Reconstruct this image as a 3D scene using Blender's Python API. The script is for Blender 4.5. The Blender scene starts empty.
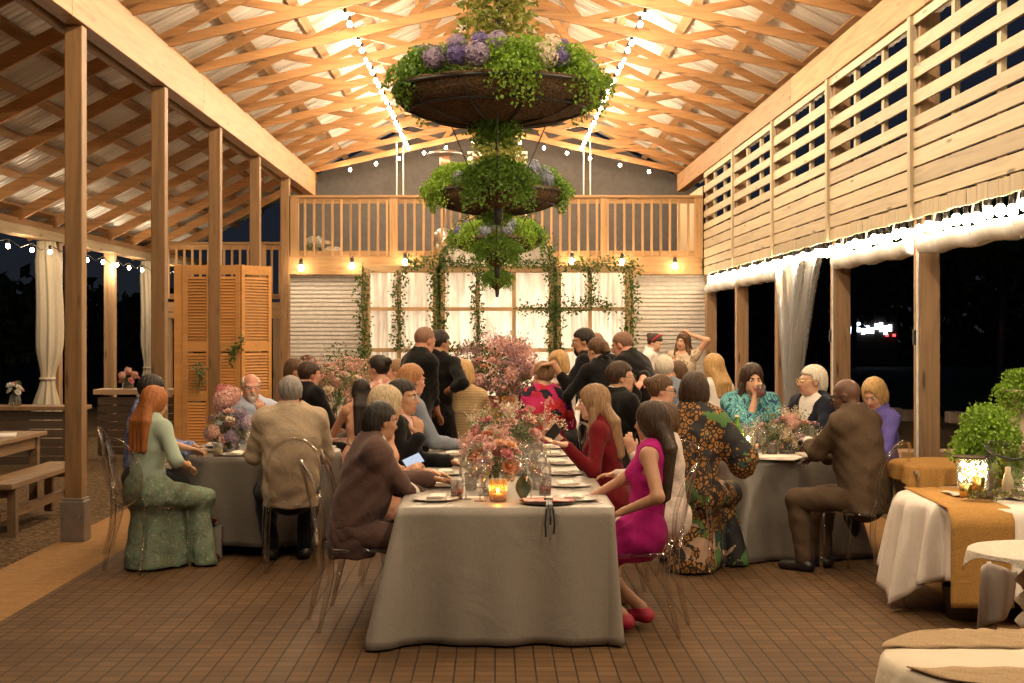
import bpy, bmesh, math, random
import numpy as np
from mathutils import Vector, Matrix

sc = bpy.context.scene
col = sc.collection
rnd = random.Random(11)
R = math.radians
# the photograph: level camera at 1.68 m, vanishing point (495, 330), focal length 1422 px
F, CX, CY, H = 1422.0, 495.0, 330.0, 1.68


def at(px, py, d):
    return Vector(((px - CX) * d / F, d, H - (py - CY) * d / F))


def xat(px, d):
    return (px - CX) * d / F


def zat(py, d):
    return H - (py - CY) * d / F


# ------------------------------------------------------------------ tagging
def tag(o, label=None, cat=None, group=None, kind=None):
    if label:
        o['label'] = label
    if cat:
        o['category'] = cat
    if group:
        o['group'] = group
    if kind:
        o['kind'] = kind
    return o


def empty(name, loc=(0, 0, 0), rz=0.0, label=None, cat=None, group=None):
    o = bpy.data.objects.new(name, None)
    o.empty_display_size = 0.1
    col.objects.link(o)
    o.location = loc
    o.rotation_euler = (0, 0, rz)
    return tag(o, label, cat, group)


def copy_tree(o, parent=None):
    c = o.copy()
    col.objects.link(c)
    if parent is not None:
        c.parent = parent
    for ch in list(o.children):
        copy_tree(ch, c)
    return c


class MB:
    """collects shapes and links them as one mesh object"""

    def __init__(self):
        self.v, self.f, self.m = [], [], []

    def add(self, verts, faces, mi=0):
        b = len(self.v)
        self.v.extend([tuple(x) for x in verts])
        self.f.extend([tuple(i + b for i in fc) for fc in faces])
        self.m.extend([mi] * len(faces))
        return self

    def box(self, c, s, M=None, mi=0):
        x, y, z = s[0] / 2, s[1] / 2, s[2] / 2
        vs = [Vector((sx * x, sy * y, sz * z)) for sx in (-1, 1) for sy in (-1, 1) for sz in (-1, 1)]
        if M is not None:
            vs = [M @ q for q in vs]
        c = Vector(c)
        vs = [q + c for q in vs]
        return self.add(vs, [(0, 1, 3, 2), (4, 6, 7, 5), (0, 4, 5, 1), (2, 3, 7, 6), (0, 2, 6, 4), (1, 5, 7, 3)], mi)

    def bar(self, a, b, w, h, up=(0, 0, 1), mi=0):
        """rectangular bar from a to b, w sideways, h along up"""
        a, b = Vector(a), Vector(b)
        t = (b - a)
        L = t.length
        t.normalize()
        u = Vector(up)
        s = t.cross(u)
        if s.length < 1e-5:
            s = t.cross(Vector((1, 0, 0)))
        s.normalize()
        u = s.cross(t)
        M = Matrix((s, t, u)).transposed()
        return self.box((a + b) / 2, (w, L, h), M, mi)

    def tube(self, pts, r, n=8, cap=True, mi=0):
        pts = [Vector(p) for p in pts]
        rs = r if isinstance(r, (list, tuple)) else [r] * len(pts)
        rings = []
        ref = None
        for i, p in enumerate(pts):
            t = (pts[min(i + 1, len(pts) - 1)] - pts[max(i - 1, 0)])
            if t.length < 1e-9:
                t = Vector((0, 0, 1))
            t.normalize()
            if ref is None:
                ref = Vector((0, 0, 1)) if abs(t.z) < 0.9 else Vector((1, 0, 0))
            a = t.cross(ref)
            if a.length < 1e-6:
                a = t.orthogonal()
            a.normalize()
            b = a.cross(t)
            ref = b
            rings.append([p + rs[i] * (math.cos(2 * math.pi * k / n) * a + math.sin(2 * math.pi * k / n) * b) for k in range(n)])
        vs = [q for rg in rings for q in rg]
        fs = []
        for i in range(len(pts) - 1):
            for k in range(n):
                k2 = (k + 1) % n
                fs.append((i * n + k, i * n + k2, (i + 1) * n + k2, (i + 1) * n + k))
        if cap:
            fs.append(tuple(range(n - 1, -1, -1)))
            fs.append(tuple((len(pts) - 1) * n + k for k in range(n)))
        return self.add(vs, fs, mi)

    def lathe(self, prof, n=24, c=(0, 0, 0), mi=0, sx=1.0, sy=1.0):
        vs, fs = [], []
        for (r, z) in prof:
            for k in range(n):
                a = 2 * math.pi * k / n
                vs.append((c[0] + sx * r * math.cos(a), c[1] + sy * r * math.sin(a), c[2] + z))
        for i in range(len(prof) - 1):
            for k in range(n):
                k2 = (k + 1) % n
                fs.append((i * n + k, i * n + k2, (i + 1) * n + k2, (i + 1) * n + k))
        if prof[0][0] > 1e-6:
            fs.append(tuple(range(n - 1, -1, -1)))
        if prof[-1][0] > 1e-6:
            fs.append(tuple((len(prof) - 1) * n + k for k in range(n)))
        return self.add(vs, fs, mi)

    def ball(self, c, r, n=10, m=7, mi=0):
        r = r if isinstance(r, (tuple, list)) else (r, r, r)
        vs = [(c[0], c[1], c[2] - r[2])]
        for j in range(1, m):
            t = math.pi * j / m
            for k in range(n):
                a = 2 * math.pi * k / n
                vs.append((c[0] + r[0] * math.sin(t) * math.cos(a), c[1] + r[1] * math.sin(t) * math.sin(a), c[2] - r[2] * math.cos(t)))
        vs.append((c[0], c[1], c[2] + r[2]))
        fs = [(0, 1 + (k + 1) % n, 1 + k) for k in range(n)]
        for j in range(m - 2):
            for k in range(n):
                a, b = 1 + j * n + k, 1 + j * n + (k + 1) % n
                fs.append((a, b, b + n, a + n))
        top = len(vs) - 1
        fs += [(1 + (m - 2) * n + k, 1 + (m - 2) * n + (k + 1) % n, top) for k in range(n)]
        return self.add(vs, fs, mi)

    def grid(self, fn, nu, nv, mi=0, closed=False):
        vs = [fn(i / nu, j / nv) for j in range(nv + 1) for i in range(nu + (0 if closed else 1))]
        w = nu if closed else nu + 1
        fs = []
        for j in range(nv):
            for i in range(nu):
                i2 = (i + 1) % w if closed else i + 1
                fs.append((j * w + i, j * w + i2, (j + 1) * w + i2, (j + 1) * w + i))
        return self.add(vs, fs, mi)

    def build(self, name, mats, parent=None, smooth=False, bevel=0.0, thick=0.0, sub=0, loc=None):
        me = bpy.data.meshes.new(name)
        me.from_pydata(self.v, [], self.f)
        mats = mats if isinstance(mats, (list, tuple)) else [mats]
        for m in mats:
            me.materials.append(m)
        if len(mats) > 1:
            me.polygons.foreach_set('material_index', self.m)
        if smooth:
            me.polygons.foreach_set('use_smooth', [True] * len(me.polygons))
        me.update()
        o = bpy.data.objects.new(name, me)
        col.objects.link(o)
        if parent is not None:
            o.parent = parent
        if loc is not None:
            o.location = loc
        if thick:
            md = o.modifiers.new('thick', 'SOLIDIFY')
            md.thickness = thick
            md.offset = 0
        if bevel:
            md = o.modifiers.new('edge', 'BEVEL')
            md.width = bevel
            md.segments = 2
            md.limit_method = 'ANGLE'
        if sub:
            md = o.modifiers.new('round', 'SUBSURF')
            md.levels = sub
            md.render_levels = sub
        return o


# ------------------------------------------------------------------ materials
def newmat(name):
    m = bpy.data.materials.new(name)
    m.use_nodes = True
    nt = m.node_tree
    nt.nodes.clear()
    out = nt.nodes.new('ShaderNodeOutputMaterial')
    return m, nt, out


def N(nt, t, **kw):
    n = nt.nodes.new(t)
    for k, v in kw.items():
        if k.startswith('i_'):
            n.inputs[k[2:].replace('_', ' ')].default_value = v
        else:
            setattr(n, k, v)
    return n


def c4(c):
    return (c[0], c[1], c[2], 1.0)


def srgb(r, g, b):
    def f(u):
        u /= 255.0
        return u / 12.92 if u <= 0.04045 else ((u + 0.055) / 1.055) ** 2.4
    return (f(r), f(g), f(b))


def coords(nt, scale=(1, 1, 1), kind='Object', rot=(0, 0, 0)):
    tc = N(nt, 'ShaderNodeTexCoord')
    mp = N(nt, 'ShaderNodeMapping')
    mp.inputs['Scale'].default_value = scale
    mp.inputs['Rotation'].default_value = rot
    nt.links.new(tc.outputs[kind], mp.inputs['Vector'])
    return mp.outputs['Vector']


def ramp(nt, fac, stops, interp='LINEAR'):
    r = N(nt, 'ShaderNodeValToRGB')
    cr = r.color_ramp
    cr.interpolation = interp
    while len(cr.elements) < len(stops):
        cr.elements.new(0.5)
    for e, (p, c) in zip(cr.elements, stops):
        e.position = p
        e.color = c4(c)
    nt.links.new(fac, r.inputs['Fac'])
    return r.outputs['Color']


def principled(nt, out, color=None, rough=0.6, metal=0.0, **kw):
    p = N(nt, 'ShaderNodeBsdfPrincipled')
    p.inputs['Roughness'].default_value = rough
    p.inputs['Metallic'].default_value = metal
    if color is not None:
        if isinstance(color, (tuple, list)):
            p.inputs['Base Color'].default_value = c4(color)
        else:
            nt.links.new(color, p.inputs['Base Color'])
    for k, v in kw.items():
        p.inputs[k].default_value = v
    nt.links.new(p.outputs['BSDF'], out.inputs['Surface'])
    return p


def bump(nt, p, height, strength=0.3, dist=0.01):
    b = N(nt, 'ShaderNodeBump')
    b.inputs['Strength'].default_value = strength
    b.inputs['Distance'].default_value = dist
    nt.links.new(height, b.inputs['Height'])
    nt.links.new(b.outputs['Normal'], p.inputs['Normal'])


def plain(name, color, rough=0.6, metal=0.0, **kw):
    m, nt, out = newmat(name)
    v = coords(nt, (6, 6, 6))
    no = N(nt, 'ShaderNodeTexNoise', i_Scale=2.0, i_Detail=3.0)
    nt.links.new(v, no.inputs['Vector'])
    c = ramp(nt, no.outputs['Fac'], [(0.3, tuple(x * 0.88 for x in color)), (0.7, tuple(min(1, x * 1.1) for x in color))])
    principled(nt, out, c, rough, metal, **kw)
    return m


def wood(name, color, axis='Y', scale=1.0, rough=0.62, var=0.35, knots=True):
    """pine lumber: grain stretched along an axis, small knots, tone differing from stick to stick"""
    m, nt, out = newmat(name)
    s = {'X': (0.6, 9, 9), 'Y': (9, 0.6, 9), 'Z': (9, 9, 0.6)}[axis]
    v = coords(nt, tuple(q * scale for q in s))
    oi = N(nt, 'ShaderNodeObjectInfo')
    ad = N(nt, 'ShaderNodeVectorMath', operation='ADD')
    sc_ = N(nt, 'ShaderNodeVectorMath', operation='SCALE')
    cmb = N(nt, 'ShaderNodeCombineXYZ')
    for k in ('X', 'Y', 'Z'):
        nt.links.new(oi.outputs['Random'], cmb.inputs[k])
    nt.links.new(cmb.outputs[0], sc_.inputs[0])
    sc_.inputs['Scale'].default_value = 37.0
    nt.links.new(v, ad.inputs[0])
    nt.links.new(sc_.outputs[0], ad.inputs[1])
    no = N(nt, 'ShaderNodeTexNoise', i_Scale=1.6, i_Detail=5.0, i_Roughness=0.6, i_Distortion=1.2)
    nt.links.new(ad.outputs[0], no.inputs['Vector'])
    dark = tuple(x * (1 - var) for x in color)
    lite = tuple(min(1, x * (1 + var * 0.6)) for x in color)
    c = ramp(nt, no.outputs['Fac'], [(0.28, dark), (0.5, color), (0.72, lite)])
    # stick-to-stick tone
    hs = N(nt, 'ShaderNodeHueSaturation')
    mr = N(nt, 'ShaderNodeMapRange')
    mr.inputs['To Min'].default_value = 0.78
    mr.inputs['To Max'].default_value = 1.18
    nt.links.new(oi.outputs['Random'], mr.inputs['Value'])
    nt.links.new(mr.outputs[0], hs.inputs['Value'])
    nt.links.new(c, hs.inputs['Color'])
    colr = hs.outputs['Color']
    if knots:
        s2 = {'X': (1.2, 7, 7), 'Y': (7, 1.2, 7), 'Z': (7, 7, 1.2)}[axis]
        v2 = coords(nt, s2)
        vo = N(nt, 'ShaderNodeTexVoronoi', i_Scale=1.0)
        nt.links.new(v2, vo.inputs['Vector'])
        kf = ramp(nt, vo.outputs['Distance'], [(0.06, (1, 1, 1)), (0.13, (0, 0, 0))])
        mx = N(nt, 'ShaderNodeMixRGB')
        nt.links.new(kf, mx.inputs['Fac'])
        nt.links.new(colr, mx.inputs['Color1'])
        mx.inputs['Color2'].default_value = c4(tuple(x * 0.35 for x in color))
        colr = mx.outputs['Color']
    p = principled(nt, out, colr, rough)
    bump(nt, p, no.outputs['Fac'], 0.25, 0.006)
    return m


def fabric(name, color, rough=0.85, weave=260.0, fold=0.5, sheen=0.03, fscale=5.0, var=0.12):
    """cloth: fine weave and soft creases in the relief, faint unevenness in the dye"""
    m, nt, out = newmat(name)
    v = coords(nt)
    n1 = N(nt, 'ShaderNodeTexNoise', i_Scale=fscale, i_Detail=4.0, i_Roughness=0.55, i_Distortion=0.8)
    nt.links.new(v, n1.inputs['Vector'])
    n2 = N(nt, 'ShaderNodeTexNoise', i_Scale=weave, i_Detail=1.0)
    nt.links.new(v, n2.inputs['Vector'])
    c = ramp(nt, n2.outputs['Fac'], [(0.3, tuple(x * (1 - var) for x in color)), (0.7, tuple(min(1, x * (1 + var)) for x in color))])
    p = principled(nt, out, c, rough, **{'Sheen Weight': sheen, 'Specular IOR Level': 0.5 if rough < 0.6 else 0.12})
    bump(nt, p, n1.outputs['Fac'], fold, 0.03)
    return m


def printed(name, stops, scale=14.0, kind='voronoi', rough=0.75, distort=0.0, interp='CONSTANT', stretch=(1, 1, 1)):
    """printed cloth: blotches of several dyes"""
    m, nt, out = newmat(name)
    v = coords(nt, stretch)
    if kind == 'voronoi':
        t = N(nt, 'ShaderNodeTexVoronoi', i_Scale=scale)
        nd = N(nt, 'ShaderNodeTexNoise', i_Scale=scale * 0.6, i_Detail=2.0)
        nt.links.new(v, nd.inputs['Vector'])
        mx = N(nt, 'ShaderNodeMixRGB')
        mx.inputs['Fac'].default_value = 0.12 + distort
        nt.links.new(v, mx.inputs['Color1'])
        nt.links.new(nd.outputs['Color'], mx.inputs['Color2'])
        nt.links.new(mx.outputs['Color'], t.inputs['Vector'])
        sep = N(nt, 'ShaderNodeSeparateColor')
        nt.links.new(t.outputs['Color'], sep.inputs['Color'])
        fac = sep.outputs[0]
    elif kind == 'noise':
        t = N(nt, 'ShaderNodeTexNoise', i_Scale=scale, i_Detail=3.0, i_Distortion=distort)
        nt.links.new(v, t.inputs['Vector'])
        fac = t.outputs['Fac']
    else:
        t = N(nt, 'ShaderNodeTexWave', i_Scale=scale, i_Distortion=distort, i_Detail=2.0)
        t.bands_direction = 'Z' if kind == 'waveZ' else 'X'
        nt.links.new(v, t.inputs['Vector'])
        fac = t.outputs['Fac']
    c = ramp(nt, fac, stops, interp)
    p = principled(nt, out, c, rough, **{'Specular IOR Level': 0.15})
    n1 = N(nt, 'ShaderNodeTexNoise', i_Scale=5.0, i_Detail=4.0)
    nt.links.new(coords(nt), n1.inputs['Vector'])
    bump(nt, p, n1.outputs['Fac'], 0.4, 0.02)
    return m


def acrylic(name, tint=(1, 1, 1), gloss=0.12, rough=0.03, haze=0.0):
    """clear sheet: lets light through, reflects more at grazing angles"""
    m, nt, out = newmat(name)
    tr = N(nt, 'ShaderNodeBsdfTransparent')
    tr.inputs['Color'].default_value = c4(tint)
    gl = N(nt, 'ShaderNodeBsdfGlossy')
    gl.inputs['Roughness'].default_value = rough
    lw = N(nt, 'ShaderNodeLayerWeight')
    lw.inputs['Blend'].default_value = 0.35
    mr = N(nt, 'ShaderNodeMapRange')
    mr.inputs['To Min'].default_value = gloss * 0.5
    mr.inputs['To Max'].default_value = min(1.0, gloss * 5)
    nt.links.new(lw.outputs['Fresnel'], mr.inputs['Value'])
    mx = N(nt, 'ShaderNodeMixShader')
    nt.links.new(mr.outputs[0], mx.inputs['Fac'])
    nt.links.new(tr.outputs[0], mx.inputs[1])
    nt.links.new(gl.outputs[0], mx.inputs[2])
    last = mx.outputs[0]
    if haze:
        df = N(nt, 'ShaderNodeBsdfDiffuse')
        df.inputs['Color'].default_value = (0.8, 0.8, 0.8, 1)
        m2 = N(nt, 'ShaderNodeMixShader')
        m2.inputs['Fac'].default_value = haze
        nt.links.new(last, m2.inputs[1])
        nt.links.new(df.outputs[0], m2.inputs[2])
        last = m2.outputs[0]
    nt.links.new(last, out.inputs['Surface'])
    return m


def emit(name, color, strength):
    m, nt, out = newmat(name)
    e = N(nt, 'ShaderNodeEmission')
    e.inputs['Color'].default_value = c4(color)
    e.inputs['Strength'].default_value = strength
    nt.links.new(e.outputs[0], out.inputs['Surface'])
    return m


def leafmat(name, c1, c2, trans=0.25):
    m, nt, out = newmat(name)
    v = coords(nt, (9, 9, 9))
    no = N(nt, 'ShaderNodeTexNoise', i_Scale=2.5, i_Detail=2.0)
    nt.links.new(v, no.inputs['Vector'])
    c = ramp(nt, no.outputs['Fac'], [(0.35, c1), (0.65, c2)])
    p = principled(nt, out, c, 0.55)
    tl = N(nt, 'ShaderNodeBsdfTranslucent')
    nt.links.new(c, tl.inputs['Color'])
    mx = N(nt, 'ShaderNodeMixShader')
    mx.inputs['Fac'].default_value = trans
    nt.links.new(p.outputs[0], mx.inputs[1])
    nt.links.new(tl.outputs[0], mx.inputs[2])
    nt.links.new(mx.outputs[0], out.inputs['Surface'])
    return m


def hairmat(name, c1, c2):
    m, nt, out = newmat(name)
    v = coords(nt, (55, 55, 4))
    no = N(nt, 'ShaderNodeTexNoise', i_Scale=2.2, i_Detail=4.0, i_Distortion=0.6)
    nt.links.new(v, no.inputs['Vector'])
    c = ramp(nt, no.outputs['Fac'], [(0.32, c1), (0.68, c2)])
    p = principled(nt, out, c, 0.5, **{'Specular IOR Level': 0.35})
    bump(nt, p, no.outputs['Fac'], 0.7, 0.01)
    return m


def skinmat(name, c):
    m, nt, out = newmat(name)
    v = coords(nt, (1, 1, 1))
    no = N(nt, 'ShaderNodeTexNoise', i_Scale=22.0, i_Detail=3.0)
    nt.links.new(v, no.inputs['Vector'])
    cc = ramp(nt, no.outputs['Fac'], [(0.3, (c[0] * 0.93, c[1] * 0.86, c[2] * 0.84)), (0.7, c)])
    principled(nt, out, cc, 0.48, **{'Subsurface Weight': 0.08, 'Subsurface Scale': 0.02, 'Specular IOR Level': 0.4})
    return m


M = {}
M['beam'] = wood('honey pine beam', (0.35, 0.195, 0.082), 'Y')
M['post'] = wood('brown pine post', (0.20, 0.108, 0.042), 'Z')
M['post_pale'] = wood('pale pine post', (0.31, 0.19, 0.10), 'Z')
M['truss'] = wood('truss pine', (0.40, 0.21, 0.085), 'X', rough=0.7)
M['rafter'] = wood('rafter pine', (0.40, 0.20, 0.075), 'X', rough=0.7)
M['purlin'] = wood('purlin pine', (0.36, 0.20, 0.085), 'Y', rough=0.7)
M['slat'] = wood('pale slat pine', (0.46, 0.37, 0.24), 'Y', var=0.22)
M['slat_v'] = wood('pale batten pine', (0.46, 0.37, 0.24), 'Z', var=0.22)
M['rail'] = wood('cedar rail', (0.36, 0.205, 0.085), 'X')
M['baluster'] = wood('cedar baluster', (0.38, 0.22, 0.095), 'Z', knots=False)
M['frame_wood'] = wood('screen timber', (0.50, 0.33, 0.17), 'Z')
M['frame_wood_x'] = wood('screen rail timber', (0.50, 0.33, 0.17), 'X')
M['shutter'] = wood('orange shutter pine', (0.48, 0.23, 0.065), 'X', knots=False, var=0.2)
M['bench'] = wood('bench boards', (0.20, 0.12, 0.06), 'Y')
M['dark_wood'] = wood('dark boards', (0.07, 0.045, 0.028), 'X')
M['rough_wood'] = wood('rough slab', (0.42, 0.28, 0.17), 'X')
M['metal_grey'] = plain('grey flashing metal', (0.35, 0.30, 0.26), 0.45, 0.7)
M['steel'] = plain('brushed steel', (0.6, 0.58, 0.55), 0.3, 1.0)
M['black'] = plain('black plastic', (0.012, 0.012, 0.013), 0.4)
M['cable'] = plain('black cable', (0.02, 0.018, 0.016), 0.6)
M['white_paint'] = plain('white paint', (0.8, 0.78, 0.74), 0.5)
M['siding'] = plain('white ribbed siding', (0.66, 0.62, 0.58), 0.45)
M['grey_wall'] = plain('dark grey plaster', (0.11, 0.10, 0.095), 0.8)
M['bulb'] = emit('warm bulb glass', (1.0, 0.72, 0.40), 60.0)
M['flame'] = emit('candle flame', (1.0, 0.66, 0.28), 70.0)
M['fairy'] = emit('fairy lights', (1.0, 0.78, 0.45), 45.0)
M['acrylic'] = acrylic('clear acrylic', (0.95, 0.94, 0.93), 0.11, 0.06)
M['glass'] = acrylic('clear drinking glass', (0.98, 0.98, 0.97), 0.15, 0.03, haze=0.06)
M['plastic_sheet'] = acrylic('clear vinyl sheet', (0.9, 0.9, 0.9), 0.14, 0.12, haze=0.20)
M['plastic_roll'] = plain('rolled white vinyl', (0.82, 0.80, 0.76), 0.35)
M['coir'] = fabric('brown coir', (0.10, 0.062, 0.035), 0.95, 90.0, 0.9, 0.0, 30.0, 0.5)
M['fern'] = leafmat('fern green', (0.07, 0.16, 0.015), (0.17, 0.31, 0.03))
M['fern_bright'] = leafmat('bright fern green', (0.12, 0.24, 0.016), (0.27, 0.43, 0.035))
M['ivy'] = leafmat('ivy green', (0.035, 0.075, 0.012), (0.09, 0.16, 0.03))
M['sage'] = leafmat('grey green leaves', (0.10, 0.14, 0.06), (0.22, 0.26, 0.12))
M['olive'] = leafmat('yellow green vine', (0.12, 0.15, 0.02), (0.28, 0.28, 0.05))
for nm, c in dict(blush=(0.80, 0.48, 0.42), pink=(0.72, 0.26, 0.28), coral=(0.75, 0.30, 0.16), mauve=(0.44, 0.27, 0.29),
                  cream=(0.78, 0.66, 0.50), blue=(0.27, 0.28, 0.42), violet=(0.19, 0.14, 0.36), slate=(0.22, 0.25, 0.32),
                  peach=(0.85, 0.48, 0.28), lilac=(0.38, 0.30, 0.42), white=(0.82, 0.78, 0.72), rust=(0.40, 0.12, 0.04)).items():
    M[nm] = leafmat(nm + ' petals', tuple(x * 0.75 for x in c), c, 0.2)
M['stem'] = leafmat('stem green', (0.05, 0.09, 0.02), (0.09, 0.14, 0.04), 0.05)
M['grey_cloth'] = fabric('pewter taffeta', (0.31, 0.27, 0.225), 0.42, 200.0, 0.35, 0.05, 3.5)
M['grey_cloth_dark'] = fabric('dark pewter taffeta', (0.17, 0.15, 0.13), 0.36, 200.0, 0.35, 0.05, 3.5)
M['dark_grey_cloth'] = fabric('charcoal cloth', (0.10, 0.09, 0.085), 0.5, 200.0, 0.4, 0.2)
M['white_cloth'] = fabric('white linen', (0.72, 0.65, 0.58), 0.85, 300.0, 0.3)
M['cream_cloth'] = fabric('cream linen', (0.66, 0.56, 0.43), 0.9, 260.0, 0.35, var=0.06)
M['burlap'] = fabric('burlap', (0.38, 0.205, 0.062), 0.95, 160.0, 0.4, 0.0, 8.0, 0.2)
M['burlap_pale'] = fabric('pale burlap', (0.36, 0.25, 0.145), 0.95, 160.0, 0.5, 0.0, 8.0, 0.2)
M['lace'] = fabric('ecru lace', (0.60, 0.53, 0.44), 0.95, 130.0, 0.6, 0.0, 60.0, 0.16)
M['napkin'] = fabric('white napkin', (0.78, 0.70, 0.62), 0.85)
M['china'] = plain('white china', (0.75, 0.70, 0.64), 0.2)
M['dark_plate'] = plain('dark charger', (0.08, 0.06, 0.05), 0.25)
M['paper'] = plain('white card', (0.82, 0.77, 0.70), 0.7)
M['pink_paper'] = printed('pink card', [(0.0, (0.6, 0.25, 0.22)), (0.45, (0.75, 0.45, 0.38)), (0.7, (0.5, 0.16, 0.16))], 18.0)
M['amber'] = plain('amber ribbed glass', (0.75, 0.34, 0.06), 0.15, 0.0, **{'Transmission Weight': 0.6, 'Emission Color': (1, 0.45, 0.08, 1), 'Emission Strength': 0.0})
M['wine_white'] = plain('white wine', (0.80, 0.62, 0.14), 0.1, 0.0, **{'Transmission Weight': 0.3})
M['drink_red'] = plain('red drink', (0.50, 0.03, 0.02), 0.1, 0.0, **{'Transmission Weight': 0.3})
M['wine_red'] = plain('red wine', (0.10, 0.008, 0.012), 0.1)
M['green_glass'] = plain('green glass', (0.25, 0.60, 0.06), 0.1, 0.0, **{'Transmission Weight': 0.6})
M['gold'] = plain('gold foil', (0.75, 0.48, 0.16), 0.3, 1.0)
M['candle'] = plain('ivory wax', (0.85, 0.72, 0.5), 0.5, 0.0, **{'Subsurface Weight': 0.3, 'Subsurface Scale': 0.02})
M['stone'] = plain('pinkish stone', (0.46, 0.35, 0.28), 0.9)
M['curtain'] = fabric('cream drape', (0.52, 0.46, 0.36), 0.9, 200.0, 0.4)
M['galv'] = plain('galvanised metal', (0.42, 0.40, 0.38), 0.35, 0.9)


def backlit(name):
    m, nt, out = newmat(name)
    v = coords(nt, (5, 1, 1.2))
    no = N(nt, 'ShaderNodeTexNoise', i_Scale=1.4, i_Detail=3.0, i_Distortion=0.6)
    nt.links.new(v, no.inputs['Vector'])
    c = ramp(nt, no.outputs['Fac'], [(0.35, (0.62, 0.58, 0.54)), (0.62, (0.92, 0.9, 0.86))])
    tl = N(nt, 'ShaderNodeBsdfTranslucent')
    df = N(nt, 'ShaderNodeBsdfDiffuse')
    nt.links.new(c, tl.inputs['Color'])
    nt.links.new(c, df.inputs['Color'])
    mx = N(nt, 'ShaderNodeMixShader')
    mx.inputs['Fac'].default_value = 0.45
    nt.links.new(tl.outputs[0], mx.inputs[1])
    nt.links.new(df.outputs[0], mx.inputs[2])
    nt.links.new(mx.outputs[0], out.inputs['Surface'])
    return m


M['sheer'] = backlit('sheer white cloth')


def roofsheet(name, along):
    m, nt, out = newmat(name)
    v = coords(nt)
    w = N(nt, 'ShaderNodeTexWave', i_Scale=2.2)
    w.bands_direction = along
    w.wave_profile = 'SIN'
    nt.links.new(v, w.inputs['Vector'])
    no = N(nt, 'ShaderNodeTexNoise', i_Scale=0.7, i_Detail=3.0)
    nt.links.new(v, no.inputs['Vector'])
    c = ramp(nt, no.outputs['Fac'], [(0.3, (0.50, 0.46, 0.41)), (0.7, (0.68, 0.63, 0.57))])
    p = principled(nt, out, c, 0.35, 0.0)
    bump(nt, p, w.outputs['Fac'], 0.8, 0.03)
    return m


M['roof'] = roofsheet('white ribbed roof sheet', 'Y')


def paving(name):
    m, nt, out = newmat(name)
    tc = N(nt, 'ShaderNodeTexCoord')
    br = N(nt, 'ShaderNodeTexBrick', i_Scale=1.0)
    br.inputs['Mortar Size'].default_value = 0.005
    br.inputs['Mortar Smooth'].default_value = 0.3
    br.inputs['Brick Width'].default_value = 0.1
    br.offset = 0.0
    br.inputs['Row Height'].default_value = 0.1
    br.inputs['Color1'].default_value = c4((0.098, 0.053, 0.022))
    br.inputs['Color2'].default_value = c4((0.135, 0.074, 0.032))
    br.inputs['Mortar'].default_value = c4((0.030, 0.017, 0.008))
    nt.links.new(tc.outputs['Object'], br.inputs['Vector'])
    no = N(nt, 'ShaderNodeTexNoise', i_Scale=1.1, i_Detail=5.0)
    nt.links.new(tc.outputs['Object'], no.inputs['Vector'])
    g = ramp(nt, no.outputs['Fac'], [(0.3, (0.72, 0.7, 0.68)), (0.7, (1.1, 1.1, 1.1))])
    mx = N(nt, 'ShaderNodeMixRGB', blend_type='MULTIPLY')
    mx.inputs['Fac'].default_value = 1.0
    nt.links.new(br.outputs['Color'], mx.inputs['Color1'])
    nt.links.new(g, mx.inputs['Color2'])
    p = principled(nt, out, mx.outputs['Color'], 0.7, **{'Specular IOR Level': 0.22})
    inv = N(nt, 'ShaderNodeMath', operation='SUBTRACT')
    inv.inputs[0].default_value = 1.0
    nt.links.new(br.outputs['Fac'], inv.inputs[1])
    bump(nt, p, inv.outputs[0], 0.6, 0.006)
    return m


M['pavers'] = paving('brown brick pavers')


def groundmat(name, stops, scale):
    m, nt, out = newmat(name)
    v = coords(nt)
    no = N(nt, 'ShaderNodeTexNoise', i_Scale=scale, i_Detail=6.0, i_Roughness=0.7)
    nt.links.new(v, no.inputs['Vector'])
    c = ramp(nt, no.outputs['Fac'], stops)
    p = principled(nt, out, c, 0.95, **{'Specular IOR Level': 0.1})
    bump(nt, p, no.outputs['Fac'], 0.8, 0.03)
    return m


M['concrete'] = groundmat('tan concrete', [(0.3, (0.26, 0.145, 0.06)), (0.7, (0.35, 0.20, 0.088))], 9.0)
M['mulch'] = groundmat('wood chip mulch', [(0.32, (0.03, 0.02, 0.011)), (0.5, (0.13, 0.085, 0.045)), (0.68, (0.30, 0.20, 0.11))], 26.0)
M['lawn'] = groundmat('dark lawn', [(0.35, (0.012, 0.018, 0.008)), (0.65, (0.03, 0.04, 0.018))], 6.0)
# lamp strengths in watts, sky strength and exposure
LW = dict(main=95, gable=20, wall=38, eave=32, balc=7, screen=34, deck=14, candle=1.2, sky=1.0, exposure=0.0)
# ================================================================== BUILDING
W, S = 3.33, 2.84
ORD = ['first', 'second', 'third', 'fourth', 'fifth', 'sixth', 'seventh', 'eighth', 'ninth', 'tenth', 'eleventh',
       'twelfth', 'thirteenth', 'fourteenth', 'fifteenth', 'sixteenth']

# ground and floor
m = MB().box((0, 11.0, -0.05), (5.7, 28.0, 0.1))
tag(m.build('floor', M['pavers']), kind='structure')
for sgn, side in ((-1, 'left'), (1, 'right')):
    m = MB().box((sgn * 3.16, 11.0, -0.05), (0.62, 28.0, 0.1))
    tag(m.build('floor_edge_strip', M['concrete']), kind='structure')


def ground_fn(x0, x1, y0, y1, amp, seed):
    q = random.Random(seed)
    ph = [(q.uniform(0.3, 2.2), q.uniform(0.3, 2.2), q.uniform(0, 6.28)) for _ in range(6)]

    def fn(u, v):
        x = x0 + (x1 - x0) * u
        y = y0 + (y1 - y0) * v
        z = sum(math.sin(a * x + b * y + c) for a, b, c in ph) / 6 * amp - 0.05
        return (x, y, z)
    return fn


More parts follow.
